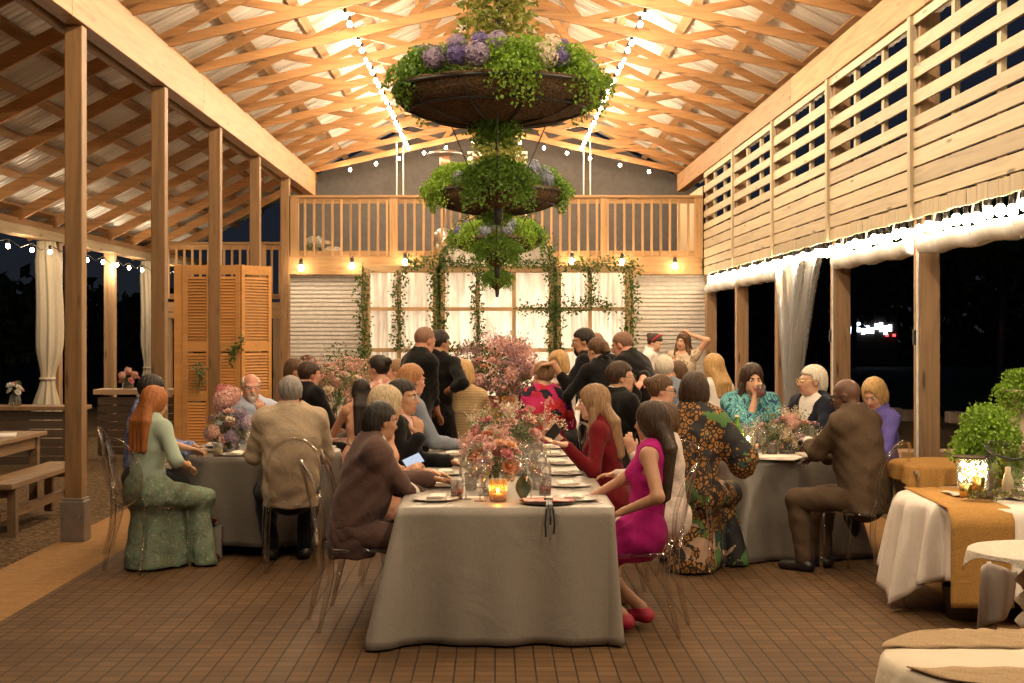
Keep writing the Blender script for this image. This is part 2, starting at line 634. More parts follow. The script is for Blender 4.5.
m = MB()
m.grid(ground_fn(-12, -3.4, -2, 32, 0.03, 3), 40, 120)
tag(m.build('ground_mulch', M['mulch'], smooth=True), 'brown wood chip mulch beyond the pale concrete edge', 'mulch', kind='stuff')
m = MB()
m.grid(ground_fn(3.4, 9, -2, 32, 0.03, 5), 30, 120)
tag(m.build('ground_mulch', M['mulch'], smooth=True), 'dark mulch beyond the posts under the slatted wall', 'mulch', kind='stuff')
m = MB().box((0, 80, -0.16), (300, 260, 0.1))
tag(m.build('ground', M['lawn']), kind='structure')

# ---- left row of posts, beam, outer posts
lab = ['nearest tall square pine post of the open side, standing in a grey metal shoe',
       'second tall pine post from the camera under the long honey beam',
       'third tall pine post under the long honey beam, before the shutter screen',
       'fourth tall pine post under the honey beam, beside the shutter screen',
       'dark pine post at the end of the balcony rail above the stair landing']
for i, k in enumerate((4, 5, 6, 7, 8)):
    y = k * S
    t = empty('post', (-W - 0.02, y, 0), 0, lab[i], 'post', 'posts under the honey beam')
    MB().box((0, 0, 2.0525), (0.14, 0.14, 4.105)).build('shaft', M['post'], t, bevel=0.008)
    b = MB().box((0, 0, 0.16), (0.19, 0.19, 0.32))
    b.box((0, 0, 0.33), (0.17, 0.17, 0.03))
    b.build('post_shoe', M['metal_grey'], t, bevel=0.006)
    b2 = MB()
    for dx in (-0.06, 0.06):
        b2.tube([(dx, -0.095, 0.2), (dx, -0.108, 0.2)], 0.012, 6)
    b2.build('bolt', M['steel'], t)

t = empty('ridge_side_beam', (-W, 15.9, 4.315), 0, 'long deep honey pine beam carried on the tall posts of the open side', 'beam')
for j in range(4):
    y0 = 6.0 + j * 4.95
    MB().box((0, y0 + 2.475 - 15.9, 0), (0.15, 4.94, 0.42)).build('beam_length', M['beam'], t, bevel=0.006)
MB().box((-0.17, 0, -0.13), (0.05, 19.6, 0.18)).build('ledger', M['purlin'], t)

OX = -6.25
lab = ['far square post behind the gathered cream curtain', 'slim outer post between the curtain and the nearest tall post',
       'outer post next to the second tall post, beside the tied drape', 'farthest outer post, near the shutter screen']
for i, y in enumerate((20.2, 23.1, 25.9, 29.0)):
    t = empty('post', (OX, y, 0), 0, lab[i], 'post', 'outer posts of the lean-to')
    MB().box((0, 0, 1.46), (0.17, 0.17, 2.92)).build('shaft', M['post_pale'], t, bevel=0.008)
t = empty('eave_beam', (OX, 20, 3.0), 0, 'low outer eave beam of the lean-to hung with bulbs', 'beam')
MB().box((0, 0, 0.03), (0.16, 21, 0.22)).build('beam_length', M['purlin'], t, bevel=0.006)
MB().box((0.12, 0, -0.02), (0.03, 21, 0.12)).build('fascia', M['slat'], t)

# ---- trusses
ys = [8.52 + 1.42 * i for i in range(13)]
proto = None
n = len(ys)
for i, y in enumerate(ys):
    o_ = n - 1 - i
    label = ('scissor roof truss at the far gable, hung with spaced bulbs' if o_ == 0 else
             '%s pine scissor truss counted from the far gable' % ORD[o_])
    if proto is None:
        t = empty('roof_truss', (0, y, 0), 0, label, 'roof truss', 'scissor trusses across the hall')
        zt = lambda x: 6.25 - 0.5 * abs(x)
        zb = lambda x: 5.29 - 0.226 * abs(x)
        for s in (-1, 1):
            MB().bar((0, 0, zt(0)), (s * 3.55, 0, zt(3.55)), 0.042, 0.09).build('top_chord', M['truss'], t)
            MB().bar((0, 0, zb(0)), (s * 3.40, 0, zb(3.40)), 0.042, 0.095).build('bottom_chord', M['truss'], t)
            for (xa, xb) in ((0.95, 0.12), (0.95, 1.9), (1.9, 2.55)):
                MB().bar((s * xa, 0.045, zb(xa)), (s * xb, 0.045, zt(xb)), 0.038, 0.08).build('web', M['truss'], t)
        MB().bar((0, 0.045, zb(0)), (0, 0.045, zt(0)), 0.038, 0.085).build('king_post', M['truss'], t)
        proto = t
    else:
        t = copy_tree(proto)
        t.location = (0, y, 0)
        t['label'] = label

# ---- lean-to rafters
proto = None
ysr = [9.94 + 1.42 * i for i in range(13)]
zl = lambda x: 4.60 - 0.52 * (abs(x) - 3.42)
for i, y in enumerate(ysr):
    label = '%s sloping lean-to rafter counted from the far end' % ORD[len(ysr) - 1 - i]
    if proto is None:
        t = empty('rafter', (-W, y, 4.5), 0, label, 'rafter', 'lean-to rafters')
        MB().bar((-0.05, 0, 0.13), (-3.22, 0, -1.52), 0.045, 0.135).build('board', M['rafter'], t)
        MB().box((-0.09, 0, 0.06), (0.06, 0.06, 0.18)).build('joist_hanger', M['metal_grey'], t)
        proto = t
    else:
        t = copy_tree(proto)
        t.location = (-W, y, 4.5)
        t['label'] = label

# ---- purlins and roof sheets
yc, yl = 17.2, 19.6
k = 0
for sgn, nm in ((-1, 'above the honey beam slope'), (1, 'above the slatted wall slope')):
    for j in range(6):
        x = 0.35 + 0.62 * j
        m = MB().box((0, 0, 0), (0.10, yl, 0.045), Matrix.Rotation(sgn * math.atan(0.5), 3, 'Y'))
        o = m.build('roof_purlin', M['purlin'], loc=(sgn * x, yc, 6.25 - 0.5 * x + 0.115))
        tag(o, '%s flat purlin out from the ridge, %s' % (ORD[j], nm), 'purlin', 'roof purlins')
for j in range(6):
    x = 3.75 + 0.5 * j
    m = MB().box((0, 0, 0), (0.10, 20.0, 0.045), Matrix.Rotation(-math.atan(0.52), 3, 'Y'))
    o = m.build('roof_purlin', M['purlin'], loc=(-x, 19.0, zl(x) + 0.155))
    tag(o, '%s flat purlin of the low lean-to, counted down from the honey beam' % ORD[j], 'purlin', 'roof purlins')


def roof(x0, z0, x1, z1, y0, y1):
    m = MB()
    m.grid(lambda u, v: (x0 + (x1 - x0) * u, y0 + (y1 - y0) * v, z0 + (z1 - z0) * u), 1, 180)
    me_ = m.v
    m.v = [(x, y, z + 0.012 * (i // 2 % 2)) for i, (x, y, z) in enumerate(me_)]
    return tag(m.build('ceiling', M['roof'], thick=0.004), kind='structure')


roof(0, 6.41, -3.7, 4.56, yc - yl / 2, yc + yl / 2)
roof(0, 6.41, 3.9, 4.46, yc - yl / 2, yc + yl / 2)
roof(-3.45, 4.78, -6.7, 3.09, 9.0, 29.0)

# ---- slatted wall on the other side
t = empty('wall_header_beam', (W + 0.02, 15.9, 4.34), 0, 'long reddish pine header beam running along the top of the slatted wall', 'beam')
for j in range(4):
    y0 = 6.0 + j * 4.95
    MB().box((0.03, y0 + 2.475 - 15.9, 0), (0.15, 4.94, 0.31)).build('beam_length', M['purlin'], t, bevel=0.006)

SL = [(4.145, 0.08), (3.925, 0.105), (3.725, 0.095), (3.52, 0.10), (3.325, 0.095), (3.185, 0.125), (3.04, 0.125), (2.895, 0.13), (2.755, 0.115)]
proto = None
blab = ['nearest slatted pine bay of the side wall, cut by the picture edge', 'second slatted bay, next to the nearest, above the glowing vinyl roll',
        'third slatted bay along the side wall, above the gathered vinyl sheet', 'fourth slatted bay along the side wall',
        'last short slatted bay, meeting the balcony rail']
for i, k in enumerate((3, 4, 5, 6, 7)):
    if proto is None:
        t = empty('slatted_wall_panel', (W, k * S, 0), 0, blab[i], 'slatted wall panel', 'slatted wall bays')
        for z, h in SL:
            MB().box((0.012, S / 2, z), (0.024, S - 0.075, h)).build('slat', M['slat'], t)
        MB().box((-0.004, 0, 3.37), (0.045, 0.075, 1.62)).build('batten', M['slat_v'], t)
        for f in (0.333, 0.667):
            MB().box((0.045, S * f, 3.4), (0.04, 0.075, 1.5)).build('stud', M['slat_v'], t)
        q = MB()
        nb = 13
        for j in range(nb):
            q.box((0.012, 0.04 + (j + 0.5) * (S - 0.08) / nb, 2.62 + 0.004 * (j % 3)), (0.022, (S - 0.08) / nb - 0.008, 0.115))
        q.build('skirt_boards', M['slat_v'], t)
        proto = t
    else:
        t = copy_tree(proto)
        t.location = (W, k * S, 0)
        t['label'] = blab[i]

plab = ['broad square post in front of the dark field, beside the burlap tables', 'square post between the gathered clear vinyl and the dark field',
        'post half hidden behind the top of the clear vinyl sheet', 'slim far post beside the dark doorway gap', 'farthest post at the corner of the white siding']
for i, k in enumerate((4, 5, 6, 7, 8)):
    t = empty('post', (W + 0.12, k * S, 0), 0, plab[i], 'post', 'posts under the slatted wall')
    MB().box((0, 0, 2.1), (0.165, 0.165, 4.2)).build('shaft', M['post_pale'], t, bevel=0.008)
    if i < 2:
        b = MB().box((-0.10, -0.02, 1.62), (0.03, 0.05, 0.12))
        b.build('latch', M['black'], t, bevel=0.004)
        b = MB().tube([(-0.095, -0.07, 0.1), (-0.095, -0.07, 2.4)], 0.010, 6)
        b.build('conduit', M['white_paint'], t)

# rolled vinyl under the wall, one roll per bay
rl = ['thick white vinyl roll nearest the camera under the slatted wall, bulbs along it', 'second white vinyl roll along the wall, between two square posts',
      'third white vinyl roll along the wall, above the gathered sheet', 'farthest white vinyl roll, meeting the white siding']
for i, k in enumerate((3, 4, 6, 7)):
    y0, y1 = k * S + 0.12, (k + 1) * S - 0.12
    pts = [(0, y0 + (y1 - y0) * q / 12, 0.012 * math.sin(q * 1.7 + i)) for q in range(13)]
    t = empty('vinyl_roll', (W + 0.06, 0, 2.35), 0, rl[i], 'vinyl roll', 'rolled vinyl side curtains')
    MB().tube(pts, 0.075, 14).build('roll', M['plastic_roll'], t, smooth=True)
    for q in range(3):
        y = y0 + (q + 0.5) * (y1 - y0) / 3
        MB().tube([(-0.05, y - 0.02, 0.23), (-0.082, y, 0.02), (-0.03, y, -0.08), (0.05, y, -0.06), (0.03, y + 0.03, 0.23)], 0.008, 5).build('strap', M['white_paint'], t)

# gathered clear vinyl sheet in the bay between 5S and 6S


def vinyl(u, v):
    # u along the width, v 0 top .. 1 bottom
    yw = 5.15 * S + u * (0.9 * S)
    yg = 5.66 * S + (u - 0.5) * 0.55
    a = min(1, (v * 1.5)) ** 0.8
    y = yw * (1 - a) + yg * a
    x = W + 0.02 + 0.05 * math.sin(u * 34) * (0.3 + 0.7 * a) + 0.03 * math.sin(u * 71 + v * 3)
    return (x, y, 2.46 - v * 2.36)


m = MB().grid(vinyl, 90, 22)
tag(m.build('vinyl_curtain', M['plastic_sheet'], smooth=True), 'clear vinyl side curtain gathered and hanging in folds before a dark post', 'vinyl curtain')

# ---- back: siding, deck, rail, gable
DY = 8 * S
for x0, x1, nm in ((-3.42, -2.0, 'back_left'), (2.1, 3.52, 'back_right')):
    m = MB()
    nr = 38
    pr = []
    for j in range(nr):
        z = 2.53 * j / nr
        dz = 2.53 / nr
        pr += [(0.028, z), (0.030, z + 0.74 * dz), (-0.012, z + 0.76 * dz), (-0.012, z + 0.985 * dz)]
    pr.append((0, 2.53))
    vs = []
    for d, z in pr:
        vs += [(x0, DY + 0.22 - d, z), (x1, DY + 0.22 - d, z)]
    m.add(vs, [(2 * j, 2 * j + 1, 2 * j + 3, 2 * j + 2) for j in range(len(pr) - 1)])
    m.box(((x0 + x1) / 2, DY + 0.26, 1.265), (x1 - x0, 0.04, 2.53))
    o = tag(m.build('wall_' + nm, M['siding']), kind='structure')
    e = MB()
    xe = x0 if x0 < 0 else x1
    e.box((xe, DY + 0.19, 1.265), (0.07, 0.10, 2.55))
    e.box(((x0 + x1) / 2, DY + 0.19, 2.545), (x1 - x0 + 0.07, 0.09, 0.035))
    tag(e.build('trim_' + ('1' if x0 < 0 else '2'), M['white_paint'], bevel=0.004), kind='structure')
m = MB().box((0, 24.6, 1.25), (7.4, 0.1, 2.5))  # unseen white panel, added to bounce light back onto the sheer cloth
tag(m.build('wall_behind_screens', M['white_paint']), kind='structure')

sw = empty('switch_box', (at(283, 315, DY + 0.13)), 0, 'small white electrical box on the edge of the white siding', 'electrical box')
MB().box((0.06, 0, 0), (0.11, 0.05, 0.36)).build('cover', M['white_paint'], sw, bevel=0.006)
MB().box((0.06, -0.03, 0.0), (0.03, 0.01, 0.05)).build('switch', M['metal_grey'], sw)
hk = empty('wall_hook', (at(707, 330, DY + 0.14)), 0, 'small black latch on the white siding near the far corner', 'latch')
MB().box((0, 0, 0), (0.05, 0.03, 0.14)).box((0.02, -0.02, 0.04), (0.09, 0.02, 0.03)).build('latch', M['black'], hk, bevel=0.004)

# balcony deck
t = empty('balcony', (0, DY, 2.56), 0, 'raised timber balcony deck across the end of the hall', 'balcony')
MB().box((0.0, 0.0, 0.15), (6.62, 0.05, 0.29)).build('fascia', M['rail'], t, bevel=0.004)
MB().box((0.0, 2.2, 0.27), (6.5, 4.4, 0.04)).build('decking', M['rail'], t)
for j in range(9):
    MB().box((-3.2 + 0.8 * j, 2.2, 0.13), (0.05, 4.3, 0.22)).build('joist', M['purlin'], t)


def railing(name, label, x0, x1, y, z0, z1, posts, nb):
    t = empty(name, ((x0 + x1) / 2, y, z0), 0, label, 'railing')
    w = x1 - x0
    h = z1 - z0
    MB().box((0, 0, h - 0.02), (w, 0.13, 0.04)).build('handrail', M['rail'], t, bevel=0.005)
    MB().box((0, 0, h - 0.085), (w, 0.04, 0.09)).build('top_rail', M['rail'], t)
    MB().box((0, 0, 0.06), (w, 0.04, 0.09)).build('bottom_rail', M['rail'], t)
    for p in posts:
        MB().box((p - (x0 + x1) / 2, 0.01, h / 2), (0.13, 0.11, h)).build('rail_post', M['baluster'], t, bevel=0.005)
    for j in range(nb):
        x = -w / 2 + (j + 0.5) * w / nb
        MB().box((x, -0.03, h / 2 - 0.02), (0.035, 0.035, h - 0.09)).build('baluster', M['baluster'], t)
    return t


railing('balcony_railing', 'long cedar balcony railing with square balusters above the cloth screens', -3.25, 3.3, DY, 2.84, 3.83,
        [-3.2, -1.62, 1.75, 3.25], 45)
railing('landing_railing', 'shorter lower stair railing behind the shutter screen', xat(165, 24.6), xat(284, 24.6), 24.6, 2.2, 3.2,
        [xat(262, 24.6)], 15)
t = empty('stair_landing', (xat(225, 24.8), 25.3, 2.0), 0, 'timber stair landing below the lower railing', 'landing')
MB().box((0, 0, 0.1), (2.1, 1.6, 0.05)).build('decking', M['rail'], t)
MB().box((0, -0.82, 0.02), (2.1, 0.05, 0.28)).build('fascia', M['rail'], t)
for x in (-0.95, 0.95):
    MB().box((x, -0.7, -1.0), (0.14, 0.14, 2.0)).build('leg', M['post_pale'], t)
# corner bit of vertical boards between rail and slatted wall
t = empty('corner_boards', (xat(694, DY + 0.2), DY + 1.5, 2.85), 0, 'vertical boards closing the corner between balcony and slatted wall', 'boarding')
q = MB()
for j in range(11):
    q.box((0.1, -1.4 + 0.28 * j, 0.55), (0.025, 0.26, 1.15))
q.build('boards', M['slat_v'], t)

# gable end wall, dark plaster, beyond the deck
m = MB()
yg = 27.2
m.add([(-3.9, yg, 0), (3.9, yg, 0), (3.9, yg, 4.4), (0, yg, 6.4), (-3.9, yg, 4.4),
       (-3.9, yg + 0.1, 0), (3.9, yg + 0.1, 0), (3.9, yg + 0.1, 4.4), (0, yg + 0.1, 6.4), (-3.9, yg + 0.1, 4.4)],
      [(0, 1, 2, 3, 4), (9, 8, 7, 6, 5), (0, 5, 6, 1), (1, 6, 7, 2), (2, 7, 8, 3), (3, 8, 9, 4), (4, 9, 5, 0)])
tag(m.build('wall_gable', M['grey_wall']), kind='structure')
# white framed opening on the gable wall
x0, x1, zt_ = xat(470, 27.1), xat(525, 27.1), zat(154, 27.1)
t = empty('window_1', (0.0 + (x0 + x1) / 2, 27.12, 2.9), 0)
tag(t, kind='structure')
w = x1 - x0
q = MB()
q.box((-w / 2, 0, (zt_ - 2.9) / 2), (0.1, 0.1, zt_ - 2.9)).box((w / 2, 0, (zt_ - 2.9) / 2), (0.1, 0.1, zt_ - 2.9)).box((0, 0, zt_ - 2.9), (w + 0.1, 0.1, 0.1))
q.build('window_frame', M['white_paint'], t, bevel=0.005)
MB().box((0, 0.02, (zt_ - 2.9) / 2), (w - 0.05, 0.03, zt_ - 2.95)).build('door_leaf', M['rail'], t)

# patio heater on the deck
p = at(445, 152, 24.6)
t = empty('patio_heater', (p.x, p.y, 2.85), 0, 'steel mushroom patio heater standing behind the balcony rail', 'patio heater')
hh = p.z - 2.85
MB().lathe([(0.0, hh + 0.05), (0.08, hh + 0.045), (0.22, hh + 0.01), (0.32, hh - 0.04), (0.30, hh - 0.045), (0.0, hh + 0.02)], 28).build('reflector', M['steel'], t, smooth=True)
MB().lathe([(0.07, hh - 0.06), (0.095, hh - 0.08), (0.095, hh - 0.24), (0.06, hh - 0.27)], 20).build('burner', plain('copper mesh', (0.5, 0.28, 0.18), 0.4, 0.8), t, smooth=True)
MB().tube([(0, 0, 0.5), (0, 0, hh - 0.25)], 0.035, 12).build('pole', M['steel'], t, smooth=True)
MB().lathe([(0.20, 0.0), (0.20, 0.5), (0.12, 0.58), (0.03, 0.6)], 24).build('tank_housing', M['steel'], t, smooth=True)

# hanging rope pairs from the truss to the rail
for px, nm in ((400, 'nearer the patio heater'), (587, 'nearer the slatted wall')):
    for s in (-3.3, 3.3):
        a = at(px + s, 142, 25.0)
        b = at(px + s, 196, 25.0)
        m = MB().tube([a, b], 0.012, 6)
        tag(m.build('hanging_rope', M['lace']), 'paired thin rope hanging from truss to rail, ' + nm, 'rope', 'paired ropes ' + nm)

# ---- cloth screens: three timber frames with sheer cloth
SY = 22.35


def ivy(name, label, pts, r, dens, mat, leaf=0.05, group=None, seed=1):
    q = random.Random(seed)
    m = MB()
    pts = [Vector(p) for p in pts]
    stem = MB()
    stem.tube([p + Vector((q.uniform(-.02, .02), q.uniform(-.03, 0), q.uniform(-.02, .02))) for p in pts], 0.008, 5)
    for a, b in zip(pts[:-1], pts[1:]):
        L = (b - a).length
        for _ in range(int(L * dens * 1.7)):
            rr = r * (0.5 + 0.9 * q.random() ** 2)
            th = q.uniform(0, 6.283)
            c = a.lerp(b, q.random()) + Vector((rr * math.cos(th), -abs(rr * math.sin(th)) - 0.03, rr * math.sin(th)))
            leafquad(m, c, leaf * q.uniform(0.8, 1.5), q)
    t = empty(name, pts[0], 0, label, 'garland', group)
    off = -Vector(pts[0])
    for mm, nm2, mt in ((m, 'leaves', mat), (stem, 'stem', M['stem'])):
        o = mm.build(nm2, mt, t)
        for v in o.data.vertices:
            v.co += off
    return t


def leafquad(m, c, s, q, asp=0.55, mi=0):
    """a small pointed leaf, folded on its midrib"""
    d = Vector((q.gauss(0, 1), q.gauss(0, 1), q.gauss(0, 1) - 0.3)).normalized()
    n_ = Vector((q.gauss(0, 1), q.gauss(0, 1), q.gauss(0, 1))).cross(d)
    if n_.length < 1e-4:
        return
    n_.normalize()
    up = d.cross(n_)
    c = Vector(c)
    m.add([c, c + d * s * 0.5 + n_ * s * asp * 0.5 + up * s * 0.12, c + d * s, c + d * s * 0.5 - n_ * s * asp * 0.5 + up * s * 0.12],
          [(0, 1, 2), (0, 2, 3)], mi)


def screen(label, pxl, pxr, mids, arch=False, seed=0):
    x0, x1 = xat(pxl, SY), xat(pxr, SY)
    cx_ = (x0 + x1) / 2
    zt_ = zat(266, SY)
    rails = [zat(309, SY), zat(350, SY), 0.45]
    t = empty('cloth_screen', (cx_, SY, 0), 0, label, 'cloth screen', 'cloth screens under the balcony')
    hw = (x1 - x0) / 2
    for s in (-1, 1):
        MB().box((s * hw, 0, zt_ / 2), (0.13, 0.09, zt_)).build('frame_post', M['frame_wood'], t, bevel=0.005)
    MB().box((0, 0, zt_ - 0.05), (2 * hw + 0.13, 0.10, 0.11)).build('frame_head', M['frame_wood_x'], t, bevel=0.005)
    for z in rails:
        MB().box((0, 0.01, z), (2 * hw, 0.05, 0.06)).build('frame_rail', M['frame_wood_x'], t)
    for mpx in mids:
        MB().box((xat(mpx, SY) - cx_, 0.012, zt_ / 2), (0.06, 0.045, zt_)).build('mullion', M['frame_wood'], t)
    q = random.Random(seed)
    ph = [q.uniform(0, 6.28) for _ in range(4)]

    def cl(u, v):
        x = -hw + 0.06 + (2 * hw - 0.12) * u
        y = 0.06 + 0.018 * math.sin(u * 47 + ph[0]) + 0.012 * math.sin(u * 91 + ph[1] + v * 2) + 0.01 * math.sin(u * 19 + v * 5 + ph[2])
        return (x, y, 0.05 + (zt_ - 0.1) * v)
    MB().grid(cl, 120, 10).build('sheer_panel', M['sheer'], t, smooth=True)
    if arch:
        r = hw
        zc = zt_
        pts = [(r * math.cos(a), 0, zc + 0.98 * r * math.sin(a)) for a in [math.pi * k / 28 for k in range(29)]]
        q2 = MB()
        for a, b in zip(pts[:-1], pts[1:]):
            a = Vector(a)
            b = Vector(b)
            e = (b - a) * 0.06
            q2.bar(a - e, b + e, 0.09, 0.11, (0, 1, 0))
        q2.build('arch_frame', M['frame_wood_x'], t)
        fan = MB()
        vs = [(0, 0.05, zc)] + [(x * 0.97, 0.05 + 0.012 * math.sin(i * 2.1), zc + (z - zc) * 0.97) for i, (x, y, z) in enumerate(pts)]
        fan.add(vs, [(0, i + 1, i + 2) for i in range(len(pts) - 1)])
        fan.build('arch_cloth', M['sheer'], t, thick=0.003)
    return t


screen('timber framed white cloth screen nearest the stair side, six lit panes', 366, 437, [399], seed=1)
screen('middle timber framed white cloth screen topped by a round arch', 441, 553, [478, 514], arch=True, seed=2)
screen('timber framed white cloth screen beside the far siding, under the rail', 557, 629, [590], seed=3)


def vp(*pp):
    return [at(x, y, SY - 0.07) for x, y in pp]


ivy('ivy_garland', 'ivy climbing the outer post of the first cloth screen', vp((364, 268), (362, 300), (365, 330), (363, 365)), 0.10, 190, M['ivy'], seed=1, group='ivy on the cloth screens')
ivy('ivy_garland', 'ivy hanging down the mullion of the first cloth screen then trailing sideways', vp((403, 268), (398, 290), (399, 320), (398, 345), (410, 348)), 0.10, 150, M['ivy'], seed=2, group='ivy on the cloth screens')
ivy('ivy_garland', 'thick ivy on the post between the first and the arched screen', vp((437, 262), (438, 300), (439, 330), (437, 365)), 0.13, 230, M['ivy'], seed=3, group='ivy on the cloth screens')
ivy('ivy_garland', 'ivy down the first mullion of the arched screen', vp((478, 268), (476, 300), (479, 330), (477, 368)), 0.09, 170, M['ivy'], seed=4, group='ivy on the cloth screens')
ivy('ivy_garland', 'level ivy garland along the lower rail of the arched screen', vp((445, 352), (470, 347), (500, 350), (518, 346), (516, 368)), 0.11, 200, M['ivy'], seed=5, group='ivy on the cloth screens')
ivy('ivy_garland', 'thick ivy on the post between the arched and the last screen', vp((553, 262), (555, 300), (554, 330), (556, 360)), 0.13, 230, M['ivy'], seed=6, group='ivy on the cloth screens')
ivy('ivy_garland', 'ivy garland stretched along the middle rail of the last screen', vp((520, 309), (550, 308), (580, 307), (592, 298), (612, 310)), 0.10, 170, M['ivy'], seed=7, group='ivy on the cloth screens')
ivy('ivy_garland', 'ivy hanging on the mullion of the last screen', vp((590, 268), (592, 285), (589, 305)), 0.09, 150, M['ivy'], seed=8, group='ivy on the cloth screens')
ivy('ivy_garland', 'ivy climbing the last post of the screens, by the white siding', vp((629, 270), (631, 300), (629, 330), (630, 352)), 0.12, 190, M['ivy'], seed=9, group='ivy on the cloth screens')
ivy('ivy_garland', 'ivy along the head of the last screen', vp((560, 263), (590, 265), (625, 263), (640, 268)), 0.09, 170, M['ivy'], seed=10, group='ivy on the cloth screens')
ivy('ivy_garland', 'ivy along the head of the first screen', vp((405, 264), (425, 262), (440, 258)), 0.09, 170, M['ivy'], seed=11, group='ivy on the cloth screens')
ap = [(497 + 54 * math.cos(a), 265 - 53 * math.sin(a)) for a in [math.pi * k / 16 for k in range(17)]]
ivy('ivy_garland', 'ivy wound around the round arch of the middle screen', vp(*ap), 0.10, 150, M['ivy'], seed=12, group='ivy on the cloth screens')
ivy('ivy_garland', 'ivy along the head of the arched screen below the arch', vp((443, 262), (480, 264), (515, 262), (550, 264)), 0.09, 170, M['ivy'], seed=13, group='ivy on the cloth screens')

# ---- folding shutter screen
d = 17.0
t = empty('shutter_screen', (xat(224, d), d, 0), 0, 'tall folding louvred shutter screen in orange pine', 'shutter screen')


def shutter(p0, p1, h, nm):
    p0, p1 = Vector(p0), Vector(p1)
    L = (p1 - p0).length
    ang = math.atan2(p1.y - p0.y, p1.x - p0.x)
    Rm = Matrix.Rotation(ang, 3, 'Z')
    fr = MB()
    sw_ = 0.055

    def put(mb, c, s, Mx=None):
        c = p0 + Rm @ Vector(c)
        mb.box(c, s, Rm @ Mx if Mx is not None else Rm)
    for x in (sw_ / 2, L - sw_ / 2):
        put(fr, (x, 0, h / 2), (sw_, 0.035, h))
    rz = [0.08, h * 0.36, h * 0.60, h - 0.06]
    for z in rz:
        put(fr, (L / 2, 0, z), (L - 2 * sw_, 0.033, 0.11))
    o = fr.build(nm, M['shutter'], t, bevel=0.003)
    for a, b in zip(rz[:-1], rz[1:]):
        n_ = int((b - a - 0.12) / 0.036)
        lv = MB()
        for j in range(n_):
            put(lv, (L / 2, 0, a + 0.07 + j * 0.036), (L - 2 * sw_ + 0.02, 0.042, 0.008), Matrix.Rotation(R(48), 3, 'X'))
        lv.build('louvre_field', M['shutter'], o)


xa, xb, xc = xat(183, d) - xat(224, d), xat(240, d) - xat(224, d), xat(266, d) - xat(224, d)
shutter((xa, 0.0, 0), (xa + (xb - xa) / 2 - 0.005, 0.0, 0), 2.46, 'shutter_leaf')
shutter((xa + (xb - xa) / 2 + 0.005, 0.0, 0), (xb, 0.0, 0), 2.46, 'shutter_leaf')
shutter((xb + 0.01, 0.0, 0), (xc - 0.01, 0.42, 0), 2.46, 'shutter_leaf')
q = MB().box((xa - 0.06, 0.03, 1.23), (0.10, 0.05, 2.46))
q.build('edge_post', M['shutter'], t, bevel=0.004)
ivy('ivy_garland', 'short sprig of ivy stuck in the shutter screen', [at(243, 338, d - .05), at(236, 352, d - .05), at(228, 362, d - .05)], 0.05, 130, M['ivy'], 0.045, seed=20)
ivy('ivy_garland', 'wilted sprig hanging low on the shutter screen', [at(200, 362, d - .05), at(201, 378, d - .05), at(198, 388, d - .05)], 0.06, 130, M['sage'], 0.045, seed=21)

# ---- drapes on the outer posts


def drape(label, px, d, w0, w1, ztop, zbot, seed, ztie):
    x0 = xat(px, d)
    q = random.Random(seed)
    ph = q.uniform(0, 6)
    t = empty('drape', (x0, d, zbot), 0, label, 'drape', 'cream drapes on the outer posts')

    def fn(u, v):
        a = 2 * math.pi * u
        z = ztop - (ztop - zbot) * v
        k = 1 - 0.52 * math.exp(-((z - ztie) / 0.30) ** 2)
        if v < 0.1:
            k *= 0.75 + 2.5 * v
        w = w0 * k * (0.75 + 0.25 * v) * (1 + 0.13 * math.sin(9 * a + ph) + 0.06 * math.sin(17 * a))
        return (w * math.cos(a) + 0.05 * math.sin(v * 4), w1 / w0 * w * math.sin(a), z - zbot)
    MB().grid(fn, 90, 40, closed=True).build('cloth', M['curtain'], t, smooth=True)
    pr = [(0.50 * w0 * math.cos(2 * math.pi * k / 16) + 0.05 * math.sin(4 * (ztop - ztie) / (ztop - zbot)), w1 * 0.55 * math.sin(2 * math.pi * k / 16), ztie - zbot) for k in range(17)]
    MB().tube(pr, 0.02, 6, cap=False).build('tie_back', M['cream_cloth'], t)


drape('long cream drape tied in the middle beside the flower jar', 46, 19.9, 0.20, 0.15, 2.92, 0.06, 1, 1.0)
drape('second cream drape partly hidden by the second tall post', 147, 25.6, 0.17, 0.13, 2.92, 0.06, 2, 1.0)

# ---- things outside
t = empty('lit_kiosk', (xat(869, 70), 70, 0), 0, 'distant kiosk with blue white lights glowing across the dark field', 'kiosk')
MB().box((0, 0.6, 1.2), (2.9, 1.0, 2.4)).build('walls', M['dark_wood'], t)
ek = emit('cold shop light', (0.65, 0.8, 1.0), 5.0)
er = emit('red shop light', (1.0, 0.08, 0.08), 3.0)
q = random.Random(4)
for j in range(11):
    x = -1.15 + 0.22 * j
    h = q.uniform(0.25, 0.5)
    MB().box((x, 0.05, 1.75 + q.uniform(-0.12, 0.12)), (0.17, 0.05, h)).build('lit_pane', ek, t)
for x in (-1.3, 1.25, 0.9):
    MB().box((x, 0.05, 1.42), (0.14, 0.05, 0.12)).build('red_lamp', er, t)
for j, (px, py, w) in enumerate(((892, 408, 26), (909, 410, 24), (955, 412, 26), (985, 413, 26), (1010, 414, 26))):
    d = 2389 / (py + 8 - 330)
    t = MB().box((0, 0, 0.13), (w * d / F * 0.62, 0.3, 0.26)).build('kerb_block', M['stone'], loc=(xat(px, d), d, -0.1), bevel=0.02)
    tag(t, '%s pale kerb block in the dark field beyond the broad post, counted outward from it' % ORD[j], 'kerb block', 'pale kerb blocks in the field')
t = empty('log_bench', (xat(965, 13.5), 13.5, 0), 0, 'low timber bench outside in the dark behind the fern', 'bench')
MB().box((0, 0, 0.5), (1.3, 0.34, 0.08)).build('seat', M['rough_wood'], t, bevel=0.01)
